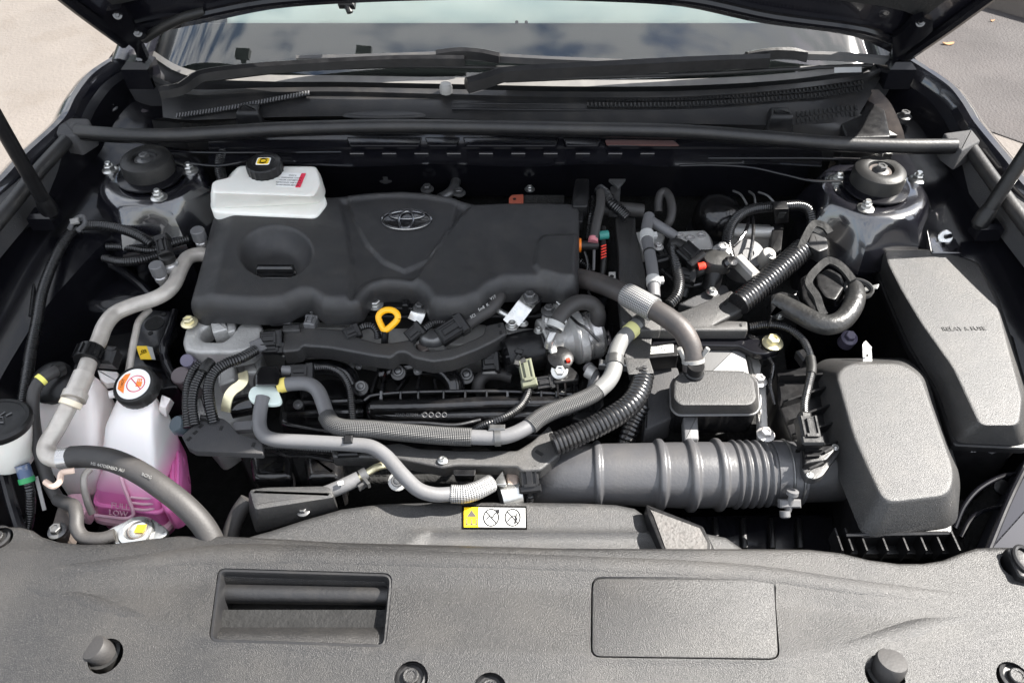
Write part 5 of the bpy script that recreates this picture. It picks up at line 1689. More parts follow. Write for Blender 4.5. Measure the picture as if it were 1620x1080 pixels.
for px, py, z, lbl in ((249, 425, 0.89, 'grey service port cap left of the sensor on the refrigerant pipe'), (314, 370, 0.888, 'grey service port cap at the left edge of the engine cover')):
    t = T('service_port', lbl, 'service port', 'refrigerant service ports')
    c = P(px, py, z)
    part('cap', lathe(MB(), [(0.0118, -0.012), (0.0118, 0.008), (0.0105, 0.0095), (0.0, 0.0095)], c, seg=24, rf=lambda a, r, h: 1 + 0.02 * math.cos(12 * a)), M_gpl, t)
    part('stem', lathe(MB(), [(0.012, -0.05), (0.012, -0.044), (0.0095, -0.042), (0.0075, -0.036), (0.0075, -0.026), (0.0105, -0.024), (0.0105, -0.016), (0.007, -0.012)], c, seg=20), M_alum, t)
t = T('pressure_sensor', 'aluminium pressure sensor with a black plug on the refrigerant pipe', 'sensor')
c = P(266, 412, 0.89)
part('body', lathe(MB(), [(0.010, -0.045), (0.010, -0.02), (0.0145, -0.018), (0.0145, -0.006), (0.012, -0.004), (0.012, 0.0)], c, seg=24), M_alum, t)
part('collar', lathe(MB(), [(0.0125, 0.0), (0.0125, 0.010), (0.009, 0.012)], c, seg=24), M_rub, t)
connector(t, c + V((-0.004, 0.012, 0.022)), (-0.3, 0.8, 0.4), (0.036, 0.02, 0.018), detail=True)
t = T('mount_bracket', 'black pressed steel bracket with round holes and a yellow label below the refrigerant pipe', 'bracket')
bm_ = MB()
bo = pp([(214, 500), (236, 488), (280, 492), (278, 516), (262, 540), (258, 560), (214, 552), (206, 530)], 0.80)
slab(bm_, bo, 0.02, b=0.003, fil=0.006)
part('plate', bm_, M_bay, t)
for x, y, r in ((244, 512, 0.016), (259, 497, 0.004), (238, 527, 0.004)):
    part('hole', lathe(MB(), [(r, -0.004), (r, 0.0006), (r * 0.9, 0.0006)], P(x, y, 0.8003), seg=24), M_matt, t)
bm2 = MB()
slab(bm2, pp([(206, 555), (262, 556), (270, 590), (285, 612), (240, 618), (205, 580)], 0.77), 0.08, b=0.004, fil=0.008)
part('foot', bm2, M_bay, t)
tube_b = hose(pp([(277, 494, 0.805), (266, 528, 0.81), (258, 552, 0.806), (262, 572, 0.79), (276, 598, 0.775)]), 0.008, 12)
part('edge_flange', tube_b, M_bay, t)
yl = MB()
decal(yl, pp([(215, 547), (232, 547), (240, 568), (222, 568)], 0.8035), 0.001)
y0 = part('label', yl, M_laby, t)
yl2 = MB()
decal(yl2, pp([(232, 547), (241, 549), (246, 568), (240, 568)], 0.8036), 0.001)
part('white_field', yl2, M_lab, y0)
text('lettering', 'JB', M_ink, y0, P(227, 556, 0.8040), P(229, 548, 0.8036) - P(234, 566, 0.8036), P(240, 558, 0.8036) - P(222, 558, 0.8036), 0.012, 0.0002)

# ================================================================ coolant tank, expansion tank, washer filler
ct = T('coolant_tank', 'translucent white coolant tank half full of pink coolant, black cap with a warning label', 'coolant tank')
def ringpx(l, fil=0.012, nf=3):
    return fillet(ccw(pp(l)), fil, nf)
body_r = [
    ringpx([(150, 820, 0.66), (290, 835, 0.64), (292, 740, 0.70), (240, 700, 0.72), (165, 740, 0.70)]),
    ringpx([(149, 792, 0.69), (262, 812, 0.675), (290, 735, 0.70), (240, 690, 0.73), (170, 720, 0.72)]),
    ringpx([(150, 772, 0.712), (255, 788, 0.70), (282, 720, 0.715), (235, 675, 0.745), (172, 700, 0.735)]),
]
# tank as stacked rings in metres
def tk(z, x0, x1, y0, y1): return [V((x0, y0, z)), V((x1, y0, z)), V((x1, y1, z)), V((x0, y1, z))]
def pxr(z, pts): return [P(x, y, z) for x, y in pts]
# front-left, front-right, back-right, back-left at each level
lv = [
    (0.600, [(168, 838), (268, 850), (300, 800), (190, 745)]),
    (0.655, [(152, 820), (266, 838), (296, 760), (196, 700)]),
    (0.690, [(149, 798), (258, 812), (292, 726), (196, 672)]),
    (0.712, [(149, 775), (250, 790), (288, 700), (196, 652)]),
    (0.735, [(160, 752), (246, 764), (284, 684), (196, 636)]),
    (0.768, [(160, 712), (243, 720), (272, 655), (196, 622)]),
    (0.795, [(163, 682), (240, 684), (256, 634), (194, 612)]),
    (0.815, [(184, 642), (240, 640), (248, 622), (192, 608)]),
    (0.828, [(188, 626), (240, 622), (246, 612), (192, 602)]),
]
rgs = [fillet(ccw(pxr(z, p_)), 0.014, 4) for z, p_ in lv]
up_ = MB()
loft(up_, rgs[3:])
M_tank = nodemat('coolant tank wall', lambda nt, b: None)
def tankf(nt, b):
    L = nt.links.new
    g_ = nt.nodes.new('ShaderNodeTexCoord')
    s_ = nt.nodes.new('ShaderNodeSeparateXYZ')
    L(g_.outputs['Object'], s_.inputs[0])
    n_ = nt.nodes.new('ShaderNodeTexNoise')
    n_.inputs['Scale'].default_value = 14
    L(g_.outputs['Object'], n_.inputs['Vector'])
    a_ = nt.nodes.new('ShaderNodeMath'); a_.operation = 'MULTIPLY_ADD'
    a_.inputs[1].default_value = 0.02
    L(n_.outputs[0], a_.inputs[0]); L(s_.outputs[2], a_.inputs[2])
    r_ = nt.nodes.new('ShaderNodeValToRGB')
    e = r_.color_ramp.elements
    e[0].position, e[0].color = 0.0, (0.94, 0.22, 0.56, 1)
    e[1].position, e[1].color = 1.0, (0.92, 0.88, 0.86, 1)
    m_ = nt.nodes.new('ShaderNodeMapRange')
    m_.inputs[1].default_value, m_.inputs[2].default_value = 0.0, 0.055
    L(a_.outputs[0], m_.inputs[0]); L(m_.outputs[0], r_.inputs[0]); L(r_.outputs[0], b.inputs['Base Color'])
    b.inputs['Roughness'].default_value = 0.36
    b.inputs['Subsurface Weight'].default_value = 0.3
    b.inputs['Subsurface Radius'].default_value = (0.02, 0.015, 0.015)
    b.inputs['Subsurface Scale'].default_value = 0.6
M_tank = nodemat('milky tank above the coolant', tankf)
part('upper_body', up_, M_tank, ct)
lo2 = MB()
loft(lo2, rgs[:4])
part('lower_body', lo2, M_pink, ct, label='lower body showing bright pink coolant')
for (za, pa), w_ in ((lv[1], 0.008), (lv[2], 0.0045)):
    fm2 = MB()
    rr_ = fillet(ccw(pxr(za, pa)), 0.014, 4)
    tube(fm2, rr_ + [rr_[0]], w_, 8, cap=False)
    part('seam_flange', fm2, M_pale if w_ > 0.006 else M_pink, ct)
side = MB()
slab(side, pp([(262, 676), (280, 684), (288, 740), (284, 800), (262, 812), (250, 790), (262, 720)], 0.712), 0.05, b=0.008, fil=0.012)
part('side_chamber', side, M_pink, ct)
for k_, l_ in enumerate(([(268, 682, 0.7135), (273, 720, 0.7135), (274, 790, 0.7135)], [(276, 688, 0.7135), (282, 730, 0.7135), (281, 780, 0.7135)])):
    part('side_rib', tube(MB(), smooth(pp(l_), 6), 0.0024, 8), M_pink, ct)
fd = P(196, 806, 0.70)
fX, fY = P(240, 808, 0.693) - P(160, 798, 0.70), V((0.05, 0.62, 0.78))
text('level_mark', 'FULL', M_pale, ct, P(190, 801, 0.7015), fX, fY, 0.0135, 0.0006)
text('level_mark', 'LOW', M_pale, ct, P(187, 812, 0.692), fX, fY, 0.0125, 0.0006)
fm3 = MB()
tube(fm3, smooth(pp([(150, 815, 0.690), (200, 820, 0.688), (211, 812, 0.692), (196, 770, 0.728), (190, 752, 0.742)]), 6), 0.0028, 8)
part('moulded_line', fm3, M_pale, ct)
for k in range(3):
    g2 = MB()
    tube(g2, smooth(pp([(207, 786 + k * 9, 0.713 - k * 0.008), (232, 788 + k * 9, 0.711 - k * 0.008), (252, 784 + k * 8, 0.709 - k * 0.007), (268, 762 + k * 9, 0.706 - k * 0.005)]), 6), 0.0022, 8)
    part('moulded_line', g2, M_pale, ct)
axc = V((-0.06, -0.24, 1)).normalized()
cc = P(216, 612, 0.838)
cpm = MB()
lathe(cpm, [(0.0315, -0.012), (0.0325, -0.009), (0.0325, 0.006), (0.030, 0.010), (0.0265, 0.0108), (0.026, 0.0098), (0.0, 0.0098)], cc, axc, seg=64, rf=lambda a, r, h: 1 + (0.010 * math.cos(26 * a) if r > 0.031 else 0))
part('cap', cpm, M_rub, ct)
AX = V((1, 0, 0)); AX = (AX - axc * AX.dot(axc)).normalized(); AY = axc.cross(AX)
dk = MB()
lathe(dk, [(0.0255, 0.0096), (0.0255, 0.0106), (0.0252, 0.0108)], cc, axc, seg=40)
dl_ = part('cap_label', dk, M_labw, ct)
lc = cc + axc * 0.0112
pr = MB()
ring(pr, lc + AX * 0.004 + AY * 0.0, AX, AY, 0.0135, 0.0135, 0.0007, 36, 4)
tube(pr, [lc + AX * (0.004 - 0.0095) + AY * 0.0095, lc + AX * (0.004 + 0.0095) - AY * 0.0095], 0.0007, 4)
part('prohibition_ring', pr, M_labr, dl_)
ic3 = MB()
def quadp(l): return [lc + AX * x + AY * y for x, y in l]
decal(ic3, quadp([(0.0045, -0.005), (0.0135, -0.005), (0.0135, 0.003), (0.0045, 0.004)]), 0.0003)
for k in range(3):
    tube(ic3, [lc + AX * (0.006 + k * 0.0028) + AY * 0.004, lc + AX * (0.0058 + k * 0.0028) + AY * 0.0085], 0.0008, 4)
part('pictogram', ic3, M_laboj, dl_, kind='stuff')
orr = MB()
decal(orr, quadp([(-0.022, -0.008), (-0.011, -0.016), (-0.013, 0.0), (-0.008, 0.018), (-0.016, 0.016), (-0.023, 0.004)]), 0.0003)
part('orange_field', orr, M_laboj, dl_)
text('print', '! HOT', M_ink, dl_, lc - AX * 0.0165 + AY * 0.001 + axc * 0.0004, AY, -AX, 0.0055, 0.0001)
tb = MB()
boxloft(tb, pp([(154, 585), (186, 588), (188, 604), (168, 606), (160, 600)], 0.83), pp([(156, 592), (190, 592), (194, 610), (170, 615), (160, 606)], 0.80), b=0.002, fil=0.0022)
boxloft(tb, pp([(256, 624), (270, 630), (262, 645), (252, 642)], 0.82), pp([(256, 630), (276, 636), (264, 660), (250, 650)], 0.79), b=0.0015, fil=0.0022)
part('mount_lug', tb, M_milk, ct, kind='stuff')
nb_ = MB()
lathe(nb_, [(0.006, -0.01), (0.006, 0.012)], P(186, 622, 0.83), (-1, -0.4, 0.2), seg=14)
part('overflow_nipple', nb_, M_milk, ct)

et = T('expansion_tank', 'taller milky white tank behind the refrigerant pipe, stained pinkish, with a black hose on top', 'tank')
lv2 = [(0.60, [(112, 800), (160, 800), (205, 720), (120, 700)]), (0.68, [(96, 775), (160, 782), (200, 690), (100, 660)]), (0.72, [(72, 742), (158, 756), (200, 664), (84, 640)]), (0.765, [(62, 695), (150, 712), (190, 640), (80, 612)]), (0.805, [(56, 650), (150, 668), (172, 606), (80, 594)]), (0.828, [(60, 622), (148, 636), (160, 596), (84, 588)]), (0.838, [(72, 612), (142, 622), (150, 598), (90, 592)])]
rg2 = [fillet(ccw(pxr(z, p_)), 0.018, 4) for z, p_ in lv2]
e_ = MB()
loft(e_, rg2)
part('body', e_, M_milk, et)
nk_ = MB()
lathe(nk_, [(0.030, -0.018), (0.030, -0.006), (0.034, -0.004), (0.034, 0.002), (0.026, 0.010), (0.014, 0.013)], P(82, 604, 0.842), (-0.1, -0.3, 1), seg=30)
part('cap', nk_, M_plas, et)
ps = MB()
slab(ps, pp([(104, 780), (136, 778), (140, 800), (132, 815), (112, 806)], 0.69), 0.03, b=0.004, fil=0.008)
part('foot_lug', ps, M_pale, et)
vh = T('vent_hose', 'black rubber vent hose from the expansion tank cap down past the washer filler', 'hose')
part('hose', those([(95, 584, 0.870), (82, 590, 0.874), (64, 602, 0.874), (54, 620, 0.868), (52, 650, 0.852), (56, 685, 0.832), (64, 720, 0.81), (78, 765, 0.78), (92, 790, 0.765)], 9.5, seg=16), M_hose, vh)
part('yellow_mark', tube(MB(), [P(68, 598, 0.8755), P(62, 603, 0.875)], rpx([(65, 600, 0.875)], 10), 16), mat('yellow paint mark', (0.75, 0.70, 0.15), 0.5), vh)
part('clamp', tube(MB(), [P(98, 583, 0.868), P(88, 587, 0.872)], rpx([(93, 585, 0.87)], 11.5), 16), M_rub, vh)
lh = T('lower_hose', 'grey black rubber hose bending to the radiator cap neck above the trim panel', 'hose')
part('hose', those([(92, 790, 0.790), (106, 796, 0.800), (117, 800, 0.805), (121, 815, 0.805), (122, 836, 0.80), (134, 850, 0.795), (160, 852, 0.795), (182, 846, 0.795)], 10.5, seg=16), M_hose, lh)
part('tip', those([(150, 851, 0.7955), (176, 851, 0.795)], 8, seg=12), M_rub, lh)
bkt = T('hose_bracket', 'dusty brown steel bracket with a bolt beside the lower hose', 'bracket')
b_m = MB()
slab(b_m, pp([(80, 836), (90, 800), (100, 790), (116, 794), (112, 830), (104, 850), (84, 850)], 0.775), 0.03, b=0.004, fil=0.008)
part('plate', b_m, M_brk, bkt)
fix('bolt', bkt, P(91, 840, 0.780), 0.008, M_dark)
one('overflow_pipe', 'thin pale bent pipe left of the pink coolant level', 'pipe', those([(142, 742, 0.765), (134, 752, 0.765), (133, 770, 0.755), (139, 795, 0.735), (146, 812, 0.72)], 5.5, seg=14), M_pipe)
rc = T('radiator_cap', 'bright plated radiator cap with a worn yellow mark, just behind the trim panel', 'radiator cap')
c = P(216, 842, 0.792)
rm = MB()
ro_ = [c + V((math.cos(a) * (0.027 + 0.016 * max(0, abs(math.cos(a))) ** 6), math.sin(a) * 0.026, 0)) for a in np.linspace(0, 2 * math.pi, 41)[:-1]]
slab(rm, ro_, 0.006, b=0.002, fil=0)
part('wing_plate', rm, M_zinc, rc)
part('dome', lathe(MB(), [(0.024, -0.02), (0.024, 0.002), (0.022, 0.0055), (0.015, 0.007), (0.012, 0.0055), (0.0, 0.0055)], c, seg=36), M_zinc, rc)
ym = MB()
decal(ym, [c + V((x, y, 0.0075)) for x, y in ((0.0, -0.004), (0.012, -0.004), (0.014, 0.008), (0.001, 0.008))])
part('mark', ym, M_laby, rc)
rr5 = MB()
ring(rr5, c + V((0.004, 0, 0.0072)), (1, 0, 0), (0, 1, 0), 0.013, 0.013, 0.0008, 30, 5)
part('embossed_ring', rr5, M_brk, rc)
wf = T('washer_filler', 'milky washer filler neck with a black flip cap at the left edge of the photo', 'washer filler')
wn_ = P(-4, 668, 0.872)
wax = V((0.10, 0.16, 0.97)).normalized()
wmb = MB()
lathe(wmb, [(0.016, -0.082), (0.029, -0.075), (0.034, -0.060), (0.037, -0.03), (0.041, -0.004), (0.041, 0.0)], wn_, wax, seg=44)
part('neck', wmb, M_white, wf)
wc_ = MB()
lathe(wc_, [(0.043, -0.006), (0.0445, -0.003), (0.0445, 0.004), (0.041, 0.008), (0.036, 0.0085), (0.0355, 0.007), (0.030, 0.0072), (0.0, 0.0085)], wn_, wax, seg=44)
wcp = part('cap', wc_, M_plas, wf)
AX2 = V((1, 0.1, 0)); AX2 = (AX2 - wax * AX2.dot(wax)).normalized(); AY2 = wax.cross(AX2)
wl_ = MB()
wc0 = wn_ + wax * 0.0095
for k in range(4):
    tube(wl_, [wc0 + AX2 * (-0.012 + k * 0.008) + AY2 * 0.004, wc0 + AX2 * (-0.010 + k * 0.009) + AY2 * (0.013 - abs(k - 1.5) * 0.002)], 0.001, 6)
loft_pts = [wc0 + AX2 * x + AY2 * y for x, y in ((-0.014, -0.010), (0.014, -0.010), (0.009, 0.001), (-0.009, 0.001))]
tube(wl_, loft_pts + [loft_pts[0]], 0.001, 6)
part('pictogram', wl_, M_gpl, wcp, kind='stuff')
text('mould_mark', 'G', M_ink, wf, wn_ + V((0.003, -0.0375, -0.030)), AX2, (0, -0.1, 1), 0.016, 0.0012)
gt = T('wiring_lead', 'corrugated wiring lead with a blue and green banded plug below the washer filler', 'cable')
part('conduit', tcorr([(42, 756, 0.80), (48, 780, 0.785), (48, 810, 0.76), (44, 835, 0.735)], 7.5), M_cond, gt)
part('plug', tube(MB(), [P(35, 735, 0.815), P(42, 756, 0.80)], rpx([(38, 745, 0.81)], 11), 18), mat('blue white plug', (0.05, 0.08, 0.15), 0.4, speck=(90, 0.8, (0.3, 0.3, 0.3))), gt)
part('green_band', tube(MB(), [P(41, 755, 0.8005), P(43.5, 763, 0.795)], rpx([(38, 745, 0.80)], 12), 18), mat('green plastic', (0.02, 0.25, 0.08), 0.4), gt)
tgp = MB()
obox(tgp, P(64, 780, 0.78), (0.005, 0.05, 0.002), (1, 0.4, 0), (0.5, -0.4, 0.8))
part('paper_tag', tgp, M_lgpl, gt)
rg_ = hose(pp([(-30, 690, 0.80), (0, 735, 0.79), (20, 800, 0.775), (34, 845, 0.76)]), 0.008, 10)
one('edge_trim', 'black edge trim strip at the left end of the trim panel', 'trim', rg_, M_bay)
hb_ = MB()
one('wing_panel_seam', 'black seam of the left inner panel behind the refrigerant pipe', 'panel seam', hose(pp([(110, 470, 0.78), (160, 416, 0.82), (210, 440, 0.80), (250, 480, 0.78)]), 0.009, 10), M_bay)
bl = MB()
slab(bl, pp([(70, 470), (160, 440), (240, 470), (215, 560), (100, 590), (60, 560)], 0.72), 0.2, b=0.02, fil=0.03)
one('inner_duct', 'satin black duct on the left inner wing behind the white tanks', 'duct', bl, M_plas)
bl2 = MB()
slab(bl2, pp([(95, 420), (150, 385), (245, 420), (235, 470), (150, 490), (95, 470)], 0.79), 0.1, b=0.02, fil=0.03)
one('rail_panel', 'black painted panel between the left strut tower and the refrigerant pipe', 'panel', bl2, M_bay)
# ================================================================ grey coolant tubes and braided sleeves
def seg_(l, r, m, parent, name='tube', **k):
    return part(name, those(l, r, **k), m, parent)
gt1 = T('coolant_tube', 'grey tube from the pale gasket plate down to the silvery braid above the fan shroud', 'tube', 'grey coolant tubes')
seg_([(416, 628, 0.838), (411, 655, 0.830), (411, 676, 0.826), (420, 690, 0.824), (440, 696, 0.823), (490, 699, 0.823), (560, 703, 0.823), (588, 707, 0.823), (610, 721, 0.82), (638, 752, 0.815), (662, 774, 0.81), (688, 782, 0.805), (718, 781, 0.80)], 11.5, M_grey, gt1, seg=18)
seg_([(714, 781, 0.80), (735, 781, 0.80), (756, 775, 0.798), (776, 765, 0.79)], 14.5, M_braids, gt1, 'braided_sleeve', seg=20)
clp3 = MB()
obox(clp3, P(551, 695, 0.834), (0.013, 0.012, 0.008), (1, 0.05, 0), (0, -0.2, 1), 0.002)
part('clip', clp3, M_plas, gt1)
gt2 = T('coolant_tube', 'grey tube in long black braided sleeves running across the front of the engine', 'tube', 'grey coolant tubes')
seg_([(440, 611, 0.836), (462, 607, 0.838), (486, 607, 0.838), (502, 617, 0.836), (512, 640, 0.832), (520, 666, 0.828)], 11.5, M_grey, gt2, seg=18)
part('yellow_mark', tube(MB(), [P(440, 610.5, 0.8362), P(453, 608, 0.8375)], rpx([(445, 610, 0.836)], 11.9), 18), mat('yellow tape mark', (0.62, 0.50, 0.12), 0.5), gt2)
seg_([(517, 658, 0.829), (526, 671, 0.830), (545, 677, 0.831), (590, 679, 0.832), (640, 684, 0.832), (700, 689, 0.832), (746, 691, 0.832)], 14.5, M_braid, gt2, 'braided_sleeve', seg=20, step=0.01)
seg_([(740, 691, 0.832), (775, 692, 0.832), (800, 690, 0.833), (822, 682, 0.835), (846, 668, 0.837)], 12, M_grey, gt2, seg=18)
seg_([(838, 674, 0.836), (852, 662, 0.838), (875, 650, 0.840), (910, 637, 0.843), (936, 625, 0.845), (952, 612, 0.847)], 14, M_braid, gt2, 'braided_sleeve', seg=20, step=0.01)
seg_([(946, 618, 0.847), (962, 603, 0.850), (971, 585, 0.852), (974, 560, 0.853), (984, 538, 0.855), (1003, 519, 0.856), (1020, 505, 0.855)], 13, mat('pale grey vinyl tube', (0.14, 0.14, 0.138), 0.45, var=(25, -0.15), grain=(250, 0.0002)), gt2, seg=18)
seg_([(1008, 514, 0.8555), (1022, 502, 0.855), (1034, 490, 0.853)], 14, M_braid, gt2, 'braided_sleeve', seg=18)
part('yellow_mark', tube(MB(), [P(994, 527, 0.8555), P(1003, 519, 0.856)], rpx([(1000, 520, 0.8555)], 13.3), 18), mat('pale yellow mark', (0.60, 0.58, 0.25), 0.5), gt2)
bd = MB()
tube(bd, [P(973, 566, 0.8535), P(972, 579, 0.8525)], rpx([(973, 572, 0.853)], 15), 20)
obox(bd, P(984, 575, 0.848), (0.018, 0.03, 0.014), (0.2, 1, 0), (0, 0, 1), 0.002)
obox(bd, P(960, 577, 0.848), (0.012, 0.024, 0.012), (0.2, 1, 0), (0, 0, 1), 0.002)
part('clip', bd, M_dark, gt2)
bd2 = MB()
tube(bd2, [P(782, 692, 0.832), P(792, 691.5, 0.832)], rpx([(785, 692, 0.832)], 14), 20)
obox(bd2, P(786, 677, 0.842), (0.024, 0.010, 0.008), (1, 0, 0), (0, 0, 1), 0.002)
part('clip', bd2, M_dark, gt2)
vv = T('bypass_valve', 'black valve block with a pale greenish gasket plate at the left front', 'valve')
vm = MB()
boxloft(vm, pp([(411, 580), (438, 577), (444, 592), (440, 609), (404, 609), (404, 590)], 0.850), pp([(404, 590), (442, 586), (449, 604), (441, 618), (402, 618), (400, 600)], 0.80), b=0.004, fil=0.004)
part('block', vm, M_glossp, vv)
gk = MB()
slab(gk, pp([(393, 621), (398, 612), (410, 609), (433, 609), (440, 617), (446, 632), (443, 638), (430, 640), (400, 636), (393, 629)], 0.836), 0.006, b=0.001, fil=0.006)
part('gasket_plate', gk, M_gask, vv)
part('spigot', tube(MB(), [P(447, 586, 0.84), P(462, 586, 0.84)], 0.008, 16), M_gpl, vv)
connector(vv, P(478, 588, 0.838), (1, 0.05, 0), (0.034, 0.022, 0.016))
stp2 = MB()
strap(stp2, [(385, 590, 0.835), (386, 602, 0.835), (380, 610, 0.832), (370, 617, 0.830), (363, 626, 0.826), (359, 640, 0.815), (358, 650, 0.806)], 0.0075, 0.003)
part('yellow_strap', stp2, M_brass, vv)
part('solenoid', tube(MB(), [P(366, 645, 0.79), P(400, 638, 0.79)], 0.017, 22), M_glossp, vv)

# ================================================================ wiring trays in the front
wt = T('wiring_bracket', 'perforated black wiring bracket plate left of the front wiring tray', 'wiring bracket')
wm_ = MB()
slab(wm_, pp([(287, 689), (322, 659), (334, 657), (354, 662), (362, 668), (377, 686), (415, 697), (416, 717), (308, 713), (296, 706)], 0.812), 0.012, b=0.0015, fil=0.003)
part('plate', wm_, M_foam, wt)
for x, y in ((299, 694), (309, 684), (318, 674), (350, 677), (401, 703)):
    part('slot', obox(MB(), P(x, y, 0.8122), (0.0075, 0.0045, 0.0012), (0.7, 1, 0) if x < 320 else (0.1, 1, 0)), M_matt, wt)
part('tip', hose(pp([(318, 660, 0.815), (328, 662, 0.815), (334, 668, 0.813)]), 0.004, 8), M_rub, wt)
part('blue_plug', lathe(MB(), [(0.014, -0.02), (0.016, 0.0), (0.012, 0.008)], P(284, 672, 0.80), (-0.4, -0.3, 0.8), seg=18), mat('blue grey plug', (0.07, 0.09, 0.105), 0.35), wt)
part('tab', obox(MB(), P(385, 676, 0.800), (0.028, 0.016, 0.010), (1, 0.1, 0)), M_gpl, wt)
wt2 = T('wiring_tray', 'long grained black wiring tray under the braided sleeves, ending in the thick corrugated conduit', 'wiring tray')
to = [(524, 712), (570, 706), (632, 700), (664, 709), (721, 712), (818, 712), (842, 697), (869, 672), (878, 686), (886, 706), (888, 716), (855, 743), (824, 744), (817, 737), (720, 735), (700, 739), (664, 732), (617, 723), (570, 722), (526, 722)]
def tz(xy, d): return 0.806 + 0 * d - 0.003 * (1 - np.sqrt(1 - (1 - np.clip(d / 0.0035, 0, 1)) ** 2))
tmb = MB()
relief(tmb, fillet(ccw(pp(to, 0.806)), 0.004, 2), tz, 0.020, res=0.006, rings=(0.0008, 0.002, 0.0035))
part('trough', tmb, M_grain, wt2, angle=60)
part('slot', obox(MB(), P(853, 716, 0.8065), (0.005, 0.013, 0.001), (0.7, 0.9, 0)), M_matt, wt2)
part('clip', obox(MB(), P(551, 716, 0.808), (0.030, 0.012, 0.008), (1, 0.05, 0), (0, 0, 1), 0.002), M_plas, wt2)
t = T('wiring_plug', 'square black wiring plug hanging below the front wiring tray', 'wiring plug', 'plugs under the wiring tray')
pm2 = MB()
boxloft(pm2, pp([(716, 738), (753, 738), (752, 752), (718, 752)], 0.797), pp([(716, 745), (753, 745), (749, 762), (722, 762)], 0.77), b=0.003, fil=0.003)
part('body', pm2, M_plas, t)
part('conduit', tcorr([(735, 757, 0.775), (736, 768, 0.765), (738, 782, 0.75)], 12, pitch=0.006), M_cond, t)
t = T('wiring_plug', 'black ribbed wiring plug below the right end of the front wiring tray', 'wiring plug', 'plugs under the wiring tray')
connector(t, P(837, 758, 0.785), (0.1, -0.8, -0.5), (0.040, 0.028, 0.022))
part('conduit', tcorr([(838, 776, 0.77), (838, 786, 0.76), (836, 800, 0.74)], 7), M_cond, t)
t = T('pipe_joint', 'brown steel joint with a polished band clamp beside the silvery braid', 'pipe joint')
part('block', slab(MB(), pp([(800, 744), (822, 743), (822, 768), (802, 768)], 0.785), 0.04, b=0.004, fil=0.005), mat('tan steel', (0.42, 0.34, 0.29), 0.35, 0.7), t)
bc = MB()
tube(bc, [P(792, 786, 0.765), P(822, 778, 0.765)], 0.020, 28)
part('band_clamp', bc, M_zinc, t)
tri = MB()
slab(tri, pp([(796, 743), (801, 766), (778, 766)], 0.795), 0.006, b=0.001, fil=0.001)
part('steel_tag', tri, M_zinc, t)
ff = T('vacuum_pipe', 'short hose with a spring clamp on a bent brass pipe left of the grey tube', 'pipe')
part('hose', those([(500, 785, 0.78), (522, 777, 0.785), (545, 767, 0.79), (568, 756, 0.792)], 11.5, seg=18), M_gpl, ff)
part('pipe', those([(565, 757, 0.792), (582, 747, 0.794), (598, 738, 0.793), (620, 734, 0.79), (640, 735, 0.78)], 6, seg=14), M_brass, ff)
sc2 = MB()
tube(sc2, [P(571, 754, 0.7925), P(581, 748, 0.794)], rpx([(575, 750, 0.79)], 11), 20)
obox(sc2, P(580, 763, 0.80), (0.004, 0.014, 0.010), (0.7, 0.6, 0))
obox(sc2, P(574, 768, 0.797), (0.014, 0.004, 0.010), (0.7, 0.6, 0))
part('spring_clamp', sc2, M_dark, ff)
part('white_mark', obox(MB(), P(539, 764, 0.804), (0.008, 0.006, 0.002), (1, 0.3, 0), (0, -0.3, 1)), M_lab, ff)
part('end_fitting', tube(MB(), [P(652, 737, 0.785), P(690, 740, 0.785)], 0.006, 12), M_brass, ff)
t = T('stud_bolt', 'plated bolt with a round washer beside the grey tube above the fan shroud', 'bolt')
part('washer', lathe(MB(), [(0.014, -0.006), (0.014, 0.0), (0.012, 0.001)], P(629, 761, 0.775), (0, -0.5, 0.85), seg=24), M_alu, t)
fix('socket', t, P(629, 760, 0.777), 0.0062, M_dark, axis=(0, -0.5, 0.85))
fl5 = T('flat_hose', 'dark hose end at the left corner of the fan shroud', 'hose')
part('hose', those([(392, 790, 0.765), (378, 810, 0.755), (366, 840, 0.74), (360, 880, 0.72)], 13, seg=16), M_hose, fl5)
for k, l in enumerate(([(330, 640, 0.68), (360, 720, 0.66), (350, 800, 0.62)], [(310, 700, 0.66), (330, 760, 0.64), (380, 800, 0.62)])):
    pass

# ================================================================ thick corrugated conduits
conduit('thick corrugated conduit from the front wiring tray up to the black end block', [(876, 703, 0.822), (905, 691, 0.826), (940, 675, 0.832), (975, 656, 0.838), (1000, 636, 0.842), (1013, 613, 0.843), (1017, 590, 0.842)], 18.5, pitch=0.0066, depth=0.11, seg=20)
conduit('dark corrugated conduit dropping behind the ribbed intake hose', [(1016, 640, 0.79), (1004, 664, 0.775), (992, 694, 0.76), (984, 720, 0.74)], 14, pitch=0.007, depth=0.14, seg=16)
conduit('thick corrugated conduit leading up to the grey plug by the right strut tower', [(1168, 481, 0.858), (1198, 457, 0.864), (1232, 428, 0.872), (1262, 402, 0.88), (1270, 394, 0.882)], 19, pitch=0.0070, depth=0.09, seg=20)
conduit('corrugated conduit arching over the rear right of the engine through a square clip', [(1156, 412, 0.862), (1151, 390, 0.872), (1152, 370, 0.882), (1160, 351, 0.89), (1177, 336, 0.895), (1200, 329, 0.897), (1232, 327, 0.897), (1262, 325, 0.895), (1278, 331, 0.89), (1284, 345, 0.88), (1284, 358, 0.87)], 8.5, seg=14)
conduit('corrugated conduit hanging beside the grey tube near the pale cast block', [(1064, 388, 0.872), (1067, 405, 0.873), (1070, 425, 0.873), (1074, 448, 0.870), (1070, 468, 0.866), (1058, 482, 0.86)], 9, seg=14)
conduit('short corrugated conduit beside the orange plug behind the engine cover', [(908, 412, 0.83), (920, 415, 0.835), (930, 424, 0.832), (934, 438, 0.825)], 7)
